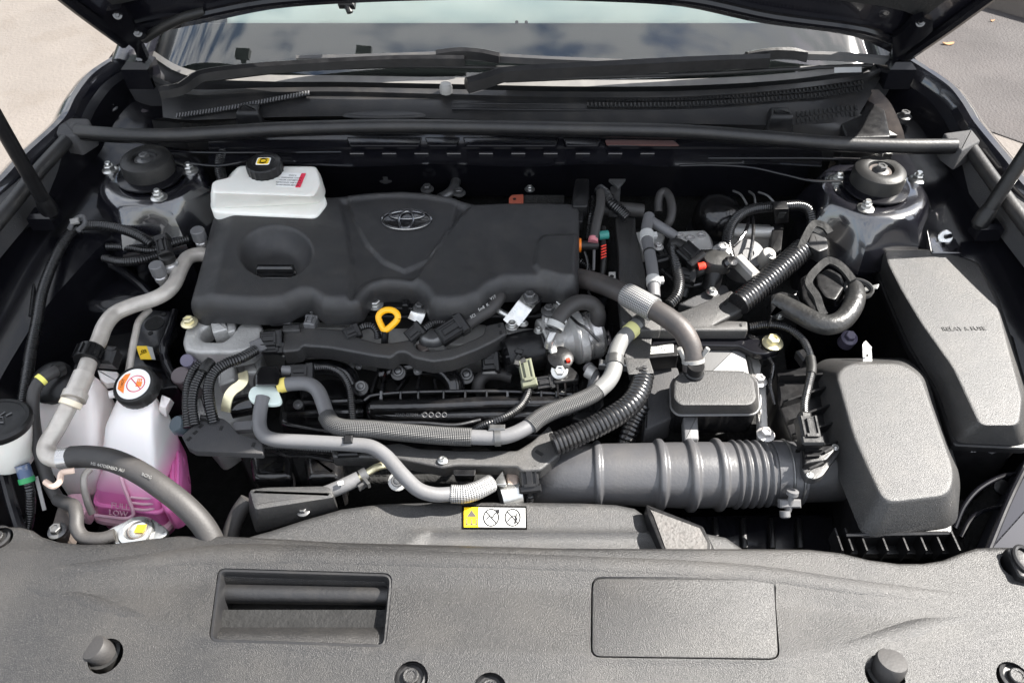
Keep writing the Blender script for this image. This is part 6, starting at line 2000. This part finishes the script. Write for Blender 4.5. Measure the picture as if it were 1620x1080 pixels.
conduit('coiled corrugated conduit going into the top of the upright wiring bracket', [(948, 300, 0.90), (958, 308, 0.902), (968, 322, 0.90), (982, 334, 0.892), (992, 344, 0.885)], 9.5, pitch=0.004, depth=0.2, seg=14)
conduit('thin corrugated conduit along the upper grey rubber hose', [(938, 312, 0.89), (936, 335, 0.885), (932, 358, 0.875), (930, 380, 0.865)], 4.5, pitch=0.0036, seg=8)
sq = T('conduit_clip', 'square black clip holding the arching corrugated conduit', 'clip')
sm2 = MB()
boxloft(sm2, pp([(1222, 319), (1243, 318), (1248, 330), (1225, 331)], 0.912), pp([(1224, 330), (1246, 329), (1247, 352), (1226, 354)], 0.87), b=0.002, fil=0.002)
part('body', sm2, M_plas, sq)
part('window', obox(MB(), P(1236, 340, 0.895), (0.012, 0.003, 0.016), (1, 0, 0), (0, -0.3, 1)), M_matt, sq)
part('leg', slab(MB(), pp([(1222, 355), (1240, 354), (1236, 400), (1218, 398)], 0.86), 0.02, b=0.002, fil=0.002), M_plas, sq)

# ================================================================ right wiring bracket, upright and sloping
rb1 = T('wiring_bracket', 'upright grained black wiring bracket with a sloping tray, right of the engine cover', 'wiring bracket')
ub = MB()
slab(ub, pp([(972, 341), (1005, 341), (1006, 362), (1014, 398), (1021, 430), (1022, 458), (1042, 470), (1046, 522), (1000, 522), (983, 508), (979, 470), (979, 400), (974, 362)], 0.862), 0.018, b=0.003, fil=0.004)
part('upright', ub, M_grain, rb1)
part('slot', obox(MB(), P(989, 351, 0.8625), (0.008, 0.005, 0.001)), M_matt, rb1)
ub2 = MB()
slab(ub2, pp([(1034, 489), (1060, 481), (1074, 493), (1100, 483), (1157, 458), (1170, 470), (1179, 488), (1154, 500), (1128, 514), (1150, 506), (1183, 507), (1184, 522), (1034, 522)], 0.850), 0.02, b=0.004, fil=0.004)
part('sloping_tray', ub2, M_grain, rb1)
part('slot', obox(MB(), P(1149, 479, 0.8505), (0.004, 0.012, 0.001), (0.8, -0.7, 0)), M_matt, rb1)
part('slot', obox(MB(), P(1172, 514, 0.8505), (0.003, 0.006, 0.001)), M_matt, rb1)
ub4 = MB()
slab(ub4, pp([(1072, 480), (1110, 462), (1132, 448), (1150, 450), (1156, 462), (1098, 486)], 0.835), 0.03, b=0.004, fil=0.006)
part('rear_pad', ub4, M_foam, rb1)
ub3 = MB()
boxloft(ub3, pp([(988, 566), (1027, 566), (1035, 590), (994, 592)], 0.858), pp([(990, 575), (1028, 575), (1036, 600), (996, 602)], 0.82), b=0.003, fil=0.003)
part('end_block', ub3, M_grain, rb1)
part('slot', obox(MB(), P(1012, 583, 0.8585), (0.010, 0.004, 0.001)), M_matt, rb1)
ub5 = MB()
slab(ub5, pp([(984, 520), (1010, 516), (1032, 530), (1028, 568), (988, 566)], 0.845), 0.02, b=0.002, fil=0.004)
part('neck', ub5, M_grain, rb1)
for k, (x, y) in enumerate(((954, 500), (962, 540), (950, 575))):
    cpl = MB()
    slab(cpl, pp([(x - 8, y - 30), (x + 8, y - 30), (x + 10, y + 30), (x - 6, y + 30)], 0.775 - 0.01 * k), 0.10, b=0.002, fil=0.002)
    part('backing_plate', cpl, M_bay, rb1)
tbm = T('fixing_tab', 'small square plated tab with a hole left of the upright wiring bracket', 'metal tab')
part('tab', slab(MB(), pp([(963, 430), (974, 430), (974, 443), (963, 443)], 0.86), 0.003, b=0.0005, fil=0.001), M_alu, tbm)
part('hole', lathe(MB(), [(0.0035, 0), (0.0035, 0.0006), (0.003, 0.0006)], P(968, 437, 0.8602), seg=12), M_matt, tbm)

# ================================================================ brown hose with braid, box with the spigot
bh = T('heater_hose', 'brownish rubber hose with a silvery braided wrap crossing the upright wiring bracket', 'hose')
part('hose', those([(895, 438, 0.855), (920, 441, 0.864), (950, 449, 0.876), (978, 460, 0.888), (1003, 472, 0.895), (1032, 488, 0.898), (1058, 504, 0.896), (1079, 522, 0.89), (1091, 543, 0.878), (1096, 563, 0.864), (1097, 586, 0.846)], 16.5, seg=22), M_brown, bh)
part('braided_sleeve', those([(991, 466, 0.892), (1010, 476, 0.8965), (1035, 490, 0.8985)], 19.5, seg=24), M_braids, bh)
hcl = MB()
tube(hcl, [P(1096.3, 567, 0.862), P(1096.8, 573, 0.857)], rpx([(1097, 570, 0.86)], 18), 24)
part('clamp', hcl, M_lgpl, bh)
for x, y, d_ in ((1079, 560, (-0.5, 0.2, 1)), (1113, 560, (0.5, 0.2, 1))):
    e = MB()
    c = P(x, y, 0.872)
    D_ = V(d_).normalized()
    tube(e, smooth([c - D_ * 0.012, c, c + D_ * 0.008, c + D_ * 0.012], 4), [0.004] * 13, 8)
    part('clamp_ear', e, M_lgpl, bh)
M_boxm = mat('grey metal casing', (0.20, 0.20, 0.20), 0.45, 0.5, grain=(300, 0.0003))
tcu = T('control_box', 'grained black plastic box cover with a spigot over a bright metal body', 'control box')
tb1 = MB()
boxloft(tb1, pp([(1080, 585), (1178, 586), (1192, 598), (1197, 630), (1188, 640), (1076, 640), (1066, 630), (1067, 600)], 0.845), pp([(1072, 592), (1184, 590), (1198, 602), (1201, 646), (1193, 654), (1072, 655), (1062, 645), (1061, 606)], 0.815), b=0.004, fil=0.012, nb=4)
part('lid', tb1, M_grain, tcu)
part('seam', slab(MB(), inset(ccw(pp([(1072, 592), (1184, 590), (1198, 602), (1201, 646), (1193, 654), (1072, 655), (1062, 645), (1061, 606)], 0.815)), -0.002), 0.003, b=0.001, fil=0.012), M_gpl, tcu)
part('lower_shell', slab(MB(), inset(ccw(pp([(1072, 592), (1184, 590), (1198, 602), (1201, 646), (1193, 654), (1072, 655), (1062, 645), (1061, 606)], 0.810)), 0.002), 0.05, b=0.002, fil=0.012), M_glossp, tcu)
part('metal_body', slab(MB(), pp([(1112, 540), (1176, 540), (1188, 600), (1112, 600)], 0.815), 0.06, b=0.004, fil=0.004), M_boxm, tcu)
part('spigot', lathe(MB(), [(0.015, -0.012), (0.0145, 0.004), (0.0125, 0.006), (0.0125, 0.02)], P(1098, 592, 0.845), seg=24), M_plas, tcu)
spt = MB()
slab(spt, pp([(1081, 658), (1104, 658), (1106, 694), (1083, 695)], 0.80), 0.02, b=0.003, fil=0.003)
part('front_bracket', spt, M_gpl, tcu)
sdb = MB()
slab(sdb, pp([(1182, 560), (1206, 566), (1203, 592), (1212, 600), (1216, 690), (1202, 692), (1200, 620), (1188, 590)], 0.79), 0.02, b=0.003, fil=0.004)
part('side_bracket', sdb, M_alu, tcu)
for x, y in ((1200, 603), (1211, 688)):
    fix('bolt', tcu, P(x, y, 0.796), 0.0085, M_alum)
plt = MB()
slab(plt, pp([(1026, 548), (1062, 548), (1078, 600), (1064, 660), (1020, 680), (1024, 600)], 0.785), 0.05, b=0.003, fil=0.004)
part('felt_plate', plt, M_foam, tcu)
dbk = T('black_bracket', 'glossy black steel bracket arm with a plated bolt under the sloping wiring tray', 'bracket')
dm2 = MB()
slab(dm2, pp([(1032, 524), (1182, 524), (1212, 536), (1226, 528), (1238, 538), (1232, 554), (1212, 560), (1192, 558), (1170, 547), (1112, 546), (1070, 540), (1030, 545)], 0.828), 0.012, b=0.003, fil=0.005)
part('arm', dm2, M_bay, dbk)
fix('bolt', dbk, P(1222, 543, 0.83), 0.0105, M_brass)
lbx = MB()
slab(lbx, pp([(1020, 534), (1070, 532), (1074, 562), (1024, 566)], 0.822), 0.03, b=0.002, fil=0.003)
part('label_block', lbx, M_plas, dbk)
ls = MB()
lsp = pp([(1025, 541), (1065, 537), (1066, 557), (1026, 560)], 0.8232)
decal(ls, lsp)
lab_ = part('label', ls, M_lab, dbk)
LX, LY = lsp[1] - lsp[0], lsp[0] - lsp[3]
def lp__(u, v): return lsp[3] + (lsp[2] - lsp[3]) * u + (lsp[0] - lsp[3]) * v + V((0, 0, 0.0003))
lk = MB()
decal(lk, [lp__(0.66, 0.95), lp__(0.95, 0.95), lp__(0.95, 0.68), lp__(0.66, 0.68)], 0.0003)
lkk = part('print_block', lk, M_ink, lab_)
text('print', '25', M_lab, lab_, lp__(0.805, 0.815) + V((0, 0, 0.0003)), LX, LY, 0.006, 0.0001)
for v, s_ in ((0.82, '28600-5201'), (0.60, 'COMP0127'), (0.40, 'TOYOTA'), (0.18, 'J235 51223 B2C')):
    text('print', s_, M_ink, lab_, lp__(0.33 if v > 0.3 else 0.45, v), LX, LY, 0.0046, 0.0001)
qr = MB()
for k in range(5):
    for j in range(3):
        if (k * 7 + j * 3) % 4: decal(qr, [lp__(0.72 + k * 0.045 + a, 0.30 + j * 0.09 + b) for a, b in ((0, 0), (0.03, 0), (0.03, 0.05), (0, 0.05))], 0.0002)
part('print_marks', qr, M_inkg, lab_, kind='stuff')

# ================================================================ rear right: tubes, castings, plugs
g3 = T('coolant_tube', 'forked grey tube with two white clips right of the upright wiring bracket', 'tube', 'grey coolant tubes')
seg_([(1027, 342, 0.890), (1023, 362, 0.890), (1024, 382, 0.889), (1028, 402, 0.888), (1032, 427, 0.886), (1034, 452, 0.882), (1035, 470, 0.876)], 9.3, M_grey, g3, seg=18)
seg_([(1026, 347, 0.889), (1040, 356, 0.886), (1056, 366, 0.88), (1068, 374, 0.874)], 8.2, M_grey, g3, 'branch', seg=16)
for (a_, b_) in (((1023, 369, 0.890), (1024, 379, 0.8895)), ((1033, 440, 0.8845), (1034, 451, 0.883))):
    w_ = MB()
    tube(w_, [P(*a_), P(*b_)], rpx([a_], 11.2), 18)
    obox(w_, P(a_[0] + 11, a_[1] + 3, a_[2]), (0.012, 0.010, 0.010), (1, 0.1, 0), (0, -0.3, 1), 0.002)
    part('white_clip', w_, M_lab, g3)
part('band', tube(MB(), [P(1027, 398, 0.8885), P(1027.4, 400, 0.8884)], rpx([(1027, 399, 0.888)], 9.7), 16), M_rub, g3)
g4 = T('rubber_hose', 'grey rubber hose with a pink end standing behind the orange plug', 'hose')
seg_([(951, 304, 0.905), (950, 325, 0.902), (944, 352, 0.892), (939, 378, 0.88)], 7.5, M_hose, g4, 'hose', seg=16)
part('pink_end', tube(MB(), [P(939, 376, 0.8808), P(938, 383, 0.8775)], rpx([(939, 380, 0.88)], 7.9), 16), mat('faded pink rubber', (0.45, 0.16, 0.18), 0.6), g4)
g5 = T('rubber_hose', 'dark rubber hose lying crosswise below the rear wall', 'hose')
seg_([(926, 330, 0.872), (960, 330, 0.874), (990, 331, 0.874), (1017, 334, 0.87)], 11, M_hose, g5, 'hose', seg=18)
g6 = T('rubber_hose', 'rubber hose bent in an upside down U in front of the sound felt', 'hose')
seg_([(1042, 336, 0.868), (1042, 318, 0.88), (1046, 306, 0.888), (1053, 304, 0.89), (1060, 314, 0.888), (1063, 332, 0.88), (1060, 348, 0.87), (1052, 360, 0.858)], 6.8, M_hose, g6, 'hose', seg=16)
op = T('orange_plug', 'orange plug with a short black sleeve at the right edge of the engine cover', 'plug')
part('collar', tube(MB(), [P(911, 388, 0.868), P(919, 388, 0.868)], 0.0125, 20), M_ora, op)
part('sleeve', tube(MB(), [P(919, 388, 0.868), P(944, 388, 0.868), P(947, 388, 0.868)], [0.008, 0.008, 0.006], 18), M_rub, op)
part('tail', tube(MB(), [P(940, 395, 0.862), P(939, 428, 0.845)], 0.0026, 8), M_gpl, op)
tw = T('taped_cable', 'cable with a teal tape band and a red striped coil beside the orange plug', 'cable')
part('cable', those([(954, 360, 0.87), (954, 385, 0.862), (955, 412, 0.85), (952, 440, 0.83)], 5), M_rub, tw)
part('teal_band', tube(MB(), [P(947, 373, 0.872), P(962, 371, 0.872)], 0.008, 16), M_teal, tw)
rc2 = MB()
for k in range(5):
    q = P(955, 389 + k * 4.5, 0.872 - 0.003 * k)
    tube(rc2, [q + V((-0.0045, -0.002, 0)), q + V((0.0045, 0.003, 0))], 0.0014, 6)
part('red_stripe', rc2, M_red, tw, kind='stuff')
ps_ = T('rear_bracket', 'dark upright steel bracket at the rear wall above the dark crosswise hose', 'bracket')
part('plate', slab(MB(), pp([(911, 282), (932, 282), (933, 312), (930, 326), (906, 326), (905, 312)], 0.905), 0.03, b=0.003, fil=0.004), M_plas, ps_)
part('clip', slab(MB(), pp([(910, 326), (925, 326), (922, 350), (908, 350)], 0.892), 0.02, b=0.002, fil=0.002), M_plas, ps_)
ab = T('alloy_bracket', 'pale alloy bracket with a triangular top at the rear wall', 'bracket')
part('top', slab(MB(), pp([(963, 283), (990, 283), (978, 296)], 0.907), 0.006, b=0.001, fil=0.001), M_dark, ab)
part('leg', slab(MB(), pp([(966, 294), (982, 295), (980, 322), (964, 322)], 0.895), 0.03, b=0.002, fil=0.003), M_dark, ab)
rr_t = T('heat_shield_rail', 'short black felt covered rail with a red oxide tab behind the engine cover', 'rail')
part('rail', slab(MB(), pp([(828, 308), (893, 308), (893, 321), (828, 321)], 0.87), 0.02, b=0.002, fil=0.002), M_felt, rr_t)
rt2 = MB()
slab(rt2, pp([(805, 313), (810, 308), (828, 307), (828, 321), (805, 321)], 0.872), 0.008, b=0.001, fil=0.002)
part('red_tab', rt2, M_rust, rr_t)
part('hole', lathe(MB(), [(0.003, 0), (0.003, 0.0008), (0.002, 0.0008)], P(814, 315, 0.8722), seg=12), M_matt, rr_t)
fix('bolt', rr_t, P(838, 300, 0.86), 0.006, M_zinc)
hs = T('exhaust_bracket', 'plated brackets and bolts half hidden behind the engine cover', 'bracket')
part('arm', hose(pp([(697, 314, 0.86), (715, 302, 0.86), (722, 285, 0.86)]), 0.010, 12), M_dark, hs)
fix('bolt', hs, P(726, 306, 0.86), 0.008, M_dark)
fix('bolt', hs, P(676, 300, 0.86), 0.008, M_dark)
fix('bolt', hs, P(611, 284, 0.86), 0.009, M_dark)
ca_ = T('cast_block', 'bright cast aluminium block with three round bosses at the rear right of the engine', 'casting')
cbm = MB()
boxloft(cbm, pp([(1070, 366), (1114, 364), (1122, 372), (1128, 394), (1084, 396), (1068, 380)], 0.872), pp([(1066, 372), (1118, 370), (1126, 378), (1132, 404), (1084, 408), (1064, 392)], 0.84), b=0.004, fil=0.005)
part('body', cbm, M_alu, ca_)
for x, y in ((1076, 374), (1092, 378), (1110, 373)):
    part('boss', lathe(MB(), [(0.008, 0), (0.0075, 0.004), (0.0045, 0.004), (0.004, 0.0015), (0.0, 0.0015)], P(x, y, 0.872), seg=18), M_alum, ca_)
part('side_plate', slab(MB(), pp([(1005, 366), (1046, 366), (1053, 374), (1042, 392), (1016, 394)], 0.862), 0.03, b=0.003, fil=0.005), M_alu, ca_)
fix('bolt', ca_, P(1041, 391, 0.875), 0.006, M_alum)
bp = T('black_plugs', 'cluster of black plugs with an orange red lock beside the bright cast block', 'wiring plug') if 0 else T('wiring_plug', 'black plug with an orange red lock in front of the bright cast block', 'wiring plug')
connector(bp, P(1092, 404, 0.885), (0.6, -0.7, -0.2), (0.040, 0.030, 0.024))
part('lock', lathe(MB(), [(0.006, 0), (0.0062, 0.010), (0.004, 0.012)], P(1105, 422, 0.88), (1, 0.1, 0.2), seg=14), M_red, bp)
part('boot', those([(1060, 388, 0.876), (1072, 386, 0.878), (1084, 392, 0.878)], 9, seg=16), M_rub, bp)
bp2 = T('wiring_plug', 'round taped black plug cover behind the orange red lock', 'wiring plug')
pb = MB()
lathe(pb, [(0.024, -0.02), (0.024, -0.004), (0.020, 0.002), (0.0, 0.005)], P(1135, 408, 0.885), (0, -0.1, 1), seg=26, rf=lambda a, r, h: 1 + 0.12 * math.cos(2 * a))
part('cover', pb, M_rub, bp2)
part('tape_ball', lathe(MB(), [(0.006, -0.008), (0.011, -0.004), (0.012, 0.002), (0.009, 0.008), (0.0, 0.010)], P(1155, 416, 0.885), (0.3, -0.3, 1), seg=20), M_glossp, bp2)
part('cable', those([(1120, 420, 0.87), (1106, 430, 0.86), (1090, 440, 0.84), (1080, 470, 0.82)], 7), M_rub, bp2)
part('front_cable', those([(1130, 425, 0.865), (1128, 442, 0.85), (1122, 456, 0.835)], 14, seg=16), M_plas, bp2)
fix('bolt', bp2, P(1142, 396, 0.882), 0.0095, M_alum)
gm_ = T('shift_motor', 'round grey drum with a pale flat side bar behind the thick corrugated conduit', 'motor')
part('drum', lathe(MB(), [(0.030, -0.05), (0.030, 0.0), (0.028, 0.004), (0.010, 0.005), (0.009, 0.003), (0.0, 0.003)], P(1183, 402, 0.852), (0, -0.35, 1), seg=36), M_gpl, gm_)
part('pale_bar', obox(MB(), P(1180, 424, 0.872), (0.052, 0.018, 0.022), P(1195, 438, 0.87) - P(1165, 408, 0.872), (0, -0.2, 1), 0.004), M_lgpl, gm_)
part('knob', lathe(MB(), [(0.013, -0.03), (0.013, 0.0), (0.011, 0.004), (0.005, 0.0055)], P(1216, 402, 0.868), (0.15, -0.25, 1), seg=24), M_lgpl, gm_)
fix('bolt', gm_, P(1220, 405, 0.8725), 0.0045, M_alum)
part('shaft', tube(MB(), [P(1160, 366, 0.850), P(1222, 368, 0.850)], 0.011, 18), M_alu, gm_)
part('upper_plate', slab(MB(), pp([(1160, 352), (1220, 354), (1222, 372), (1160, 372)], 0.845), 0.04, b=0.004, fil=0.005), M_alu, gm_)
for l_, lbl in (([(1190, 338, 0.885), (1192, 360, 0.88), (1190, 385, 0.875), (1184, 415, 0.87)], 'thin black cable hanging in front of the grey drum'), ([(1186, 345, 0.88), (1180, 365, 0.876), (1170, 380, 0.872), (1160, 390, 0.868)], 'thin black cable curving left of the grey drum')):
    one('thin_cable', lbl, 'cable', those(l_, 2.8, seg=8), M_glossp, 'thin cables behind the conduits')
fs_ = MB()
for l_, lb_ in zip(([(1160, 302, 0.90), (1172, 308, 0.905), (1182, 324, 0.90)], [(1185, 303, 0.90), (1193, 310, 0.905), (1195, 325, 0.90)], [(1200, 304, 0.90), (1215, 310, 0.905), (1226, 322, 0.90)]), ('thin dark brake line nearest the dome shaped canister', 'middle one of three thin dark brake lines at the rear wall', 'thin dark brake line ending at the square conduit clip')):
    one('brake_line', lb_, 'brake line', those(l_, 1.8, seg=8), M_dark, 'brake lines at the rear wall')
dd_ = T('brake_booster', 'dark dome shaped canister in the shade below the rear wall', 'canister')
part('dome', lathe(MB(), [(0.046, -0.06), (0.046, -0.02), (0.044, -0.008), (0.039, 0.002), (0.031, 0.010), (0.021, 0.015), (0.010, 0.0175), (0.001, 0.018)], P(1139, 330, 0.852), (0, -0.1, 1), seg=36), M_glossp, dd_)
part('base', lathe(MB(), [(0.05, -0.09), (0.05, -0.06), (0.044, -0.058)], P(1139, 328, 0.868), (0, -0.1, 1), seg=36), M_plas, dd_)
pg = T('power_plug', 'grey box plug with a lever frame at the end of the thick corrugated conduit', 'wiring plug')
pgm = MB()
boxloft(pgm, pp([(1285, 364), (1308, 376), (1311, 392), (1296, 398), (1278, 388)], 0.90), pp([(1277, 376), (1306, 390), (1309, 410), (1294, 416), (1274, 404)], 0.865), b=0.004, fil=0.004)
part('body', pgm, M_dgrey, pg)
lv_ = MB()
strap(lv_, [(1264, 396, 0.892), (1272, 378, 0.90), (1282, 360, 0.907), (1290, 355, 0.908), (1304, 360, 0.907), (1312, 370, 0.902)], 0.006, 0.006)
part('lever', lv_, M_matt, pg)
pg2 = T('power_plug', 'black plug in a grey lever frame on the thick taped cable by the fuse box', 'wiring plug')
b7_ = MB()
boxloft(b7_, pp([(1292, 434), (1312, 424), (1330, 434), (1336, 452), (1322, 474), (1306, 470), (1294, 452)], 0.885), pp([(1288, 444), (1310, 432), (1334, 444), (1340, 464), (1324, 486), (1302, 482), (1288, 464)], 0.85), b=0.004, fil=0.005)
part('body', b7_, M_plas, pg2)
fr_ = MB()
strap(fr_, [(1302, 500, 0.875), (1296, 488, 0.88), (1290, 470, 0.886), (1278, 452, 0.89), (1280, 440, 0.893), (1294, 424, 0.897), (1308, 414, 0.899), (1322, 418, 0.898), (1336, 430, 0.895), (1348, 446, 0.89)], 0.006, 0.007)
part('lever_frame', fr_, M_matt, pg2)
part('shoulder', slab(MB(), pp([(1266, 440), (1290, 424), (1296, 480), (1308, 505), (1290, 500), (1270, 470)], 0.868), 0.02, b=0.003, fil=0.004), M_plas, pg2)
M_tapev = mat('wrinkled black tape', (0.016, 0.016, 0.016), 0.36, grain=(120, 0.0012), dust=(30, 0.1, DUST))
part('taped_cable', those([(1228, 478, 0.865), (1242, 484, 0.868), (1262, 494, 0.870), (1285, 507, 0.872), (1308, 514, 0.873), (1330, 508, 0.875), (1346, 490, 0.877), (1353, 470, 0.878), (1350, 455, 0.874)], 16, seg=20, step=0.006), M_tapev, pg2)
ccl = MB()
ring(ccl, P(1357, 458, 0.880), (1, -0.35, 0), (0.2, 0.9, 0.4), 0.021, 0.014, 0.003, 30, 6)
ring(ccl, P(1359, 455, 0.884), (1, -0.35, 0), (0.2, 0.9, 0.4), 0.021, 0.014, 0.003, 30, 6)
part('cable_tie', ccl, M_rub, pg2)
flc = MB()
slab(flc, pp([(1220, 466), (1236, 460), (1262, 466), (1268, 478), (1240, 474), (1226, 492), (1220, 502)], 0.872), 0.03, b=0.003, fil=0.004)
part('cable_flange', flc, M_plas, pg2)
lilac = T('drain_plug', 'lilac plastic plug in the dark gap between the taped cable and the air cleaner', 'plug')
part('body', lathe(MB(), [(0.014, -0.02), (0.014, 0.0), (0.010, 0.002)], P(1344, 534, 0.775), (0, -0.3, 1), seg=24), M_lilac, lilac)
part('hexagon', lathe(MB(), [(0.009, 0), (0.009, 0.008), (0.0075, 0.009)], P(1344, 533, 0.777), (0, -0.3, 1), seg=6), M_lilac, lilac)
tb3 = T('fixing_tab', 'pale plated tab standing behind the air cleaner box', 'metal tab')
tbm2 = MB()
strap(tbm2, [(1372, 575, 0.83), (1371, 556, 0.84), (1371, 548, 0.845), (1373, 545, 0.842)], 0.007, 0.002)
part('plate', tbm2, M_alu, tb3)
part('hole', obox(MB(), P(1372, 562, 0.841), (0.003, 0.002, 0.003)), M_matt, tb3)
ge = T('coolant_elbow', 'grey rubber elbow with a plated clamp below the polished end of the throttle valve', 'hose')
part('hose', those([(930, 580, 0.80), (938, 590, 0.80), (940, 604, 0.79), (935, 622, 0.77)], 9.5, seg=16), M_grey, ge)
part('clamp', tube(MB(), [P(929, 586, 0.8025), P(940, 592, 0.8015)], 0.0115, 18), M_alu, ge)
# dark cables and seams right of the air cleaner
for l_, lbl in (([(1510, 835, 0.76), (1525, 800, 0.77), (1550, 772, 0.775), (1590, 752, 0.775), (1640, 746, 0.77)], 'thin black cable curving beside the air cleaner towards the right wing'), ([(1520, 850, 0.75), (1535, 822, 0.755), (1560, 806, 0.758), (1600, 800, 0.758), (1640, 798, 0.75)], 'lower thin black cable beside the air cleaner')):
    one('thin_cable', lbl, 'cable', those(l_, 4, seg=10), M_bay, 'thin cables beside the air cleaner')
wp = T('wing_clip', 'round black clip on the right inner wing in front of the fuse box', 'clip')
part('disc', lathe(MB(), [(0.011, 0), (0.011, 0.004), (0.006, 0.006), (0.0, 0.006)], P(1584, 770, 0.74), (-0.2, -0.5, 0.8), seg=20), M_plas, wp)
hsup = T('headlamp_edge', 'edge of the right headlamp housing at the right end of the trim panel', 'headlamp')
hm_ = MB()
slab(hm_, pp([(1562, 870), (1600, 780), (1640, 700), (1720, 700), (1720, 880)], 0.79), 0.08, b=0.004, fil=0.006)
part('housing', hm_, mat('blue grey lamp housing', (0.02, 0.021, 0.028), 0.65, spec=0.2), hsup)
part('rim', hose(pp([(1562, 872, 0.792), (1598, 786, 0.795), (1640, 702, 0.798)]), 0.005, 10), M_bay, hsup)
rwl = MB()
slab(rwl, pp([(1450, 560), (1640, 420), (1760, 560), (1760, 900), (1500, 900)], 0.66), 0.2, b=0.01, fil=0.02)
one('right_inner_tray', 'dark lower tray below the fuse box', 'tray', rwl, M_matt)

# ================================================================ small fittings deep in the bay
def cable(lbl, l, r=3.0, m=None):
    one('thin_cable', lbl, 'cable', those(l, r, seg=8), m or M_cond, 'thin cables in the engine bay')
cable('thin black cable dropping from the orange plug into the gap beside the engine cover', [(925, 398, 0.855), (930, 420, 0.84), (926, 445, 0.82), (934, 470, 0.80)], 2.6)
cable('thin black cable crossing below the bright cast block', [(1040, 420, 0.85), (1062, 440, 0.845), (1090, 452, 0.84), (1122, 446, 0.84)], 3.2)
cable('thin black cable running below the breather hose to the throttle valve', [(902, 500, 0.85), (915, 512, 0.852), (928, 520, 0.85), (948, 540, 0.835)], 2.4)
cable('thin black cable between the manifold bar and the braided sleeve', [(560, 664, 0.795), (610, 668, 0.80), (670, 669, 0.80), (720, 672, 0.795), (760, 664, 0.79)], 3.0)
cable('thin black cable looping beside the grey control box bracket', [(1190, 545, 0.81), (1206, 556, 0.815), (1222, 575, 0.812), (1218, 610, 0.80), (1226, 640, 0.79)], 2.8)
cable('thin black cable under the perforated wiring bracket', [(420, 706, 0.775), (452, 720, 0.775), (490, 722, 0.772), (530, 730, 0.768)], 2.6)
cable('thin black cable along the left inner wing below the gas prop', [(92, 352, 0.87), (70, 392, 0.86), (56, 440, 0.85), (48, 500, 0.84)], 2.6)
for x, y, z, d, lbl in ((1086, 436, 0.855, (0.9, -0.3, 0), 'small black wiring plug below the orange red lock'),
                        (1046, 408, 0.862, (0.2, -0.9, 0), 'small black wiring plug between the forked grey tube and the hanging conduit'),
                        (1258, 476, 0.845, (0.7, 0.6, 0), 'dark wiring plug under the thick corrugated conduit'),
                        (1210, 560, 0.80, (0.3, -0.9, 0), 'dark wiring plug beside the plated bolt of the black bracket'),
                        (462, 604, 0.80, (0.9, 0.1, 0), 'dark wiring plug between the two grey tubes'),
                        (862, 606, 0.79, (0.9, 0.2, 0), 'dark wiring plug in front of the throttle valve flange')):
    t = T('wiring_plug', lbl, 'wiring plug', 'small wiring plugs deep in the bay')
    connector(t, P(x, y, z), d, (0.032, 0.022, 0.018))
for x, y, z, r, lbl in ((1126, 462, 0.842, 0.006, 'small plated bolt at the upper edge of the sloping wiring tray'), (948, 486, 0.80, 0.006, 'small bolt on the dark plates right of the breather hose'),
                        (1232, 500, 0.85, 0.0055, 'small bolt near the end flange of the taped cable'), 
                        (456, 560, 0.80, 0.006, 'small bolt under the left end of the wavy wiring channel'), (700, 728, 0.808, 0.0045, 'small bolt on the front wiring tray')):
    t = T('hex_bolt', lbl, 'bolt', 'small bolts in the engine bay')
    fix('bolt', t, P(x, y, z), r, M_zinc)
t = T('support_plate', 'ribbed black support plate below the throttle valve and the grey elbow', 'plate')
part('plate', slab(MB(), pp([(918, 600), (950, 596), (956, 640), (930, 668), (900, 660)], 0.76), 0.05, b=0.003, fil=0.004), M_plas, t)
for k in range(4):
    a_, b_ = P(922 + k * 8, 604, 0.764), P(918 + k * 8, 650, 0.764)
    part('rib', obox(MB(), (a_ + b_) / 2, ((b_ - a_).length, 0.0025, 0.008), b_ - a_), M_plas, t)
t = T('side_guide', 'ribbed dark plastic guide under the intake hose', 'guide')
for k in range(6):
    part('rib', slab(MB(), pp([(1040 + k * 44, 818), (1048 + k * 44, 818), (1052 + k * 44, 866), (1042 + k * 44, 866)], 0.70), 0.03, b=0.002, fil=0.002), M_plas, t)
part('plate', slab(MB(), pp([(1020, 816), (1318, 812), (1322, 880), (1020, 880)], 0.69), 0.03, b=0.003, fil=0.004), M_bay, t)
finalize()
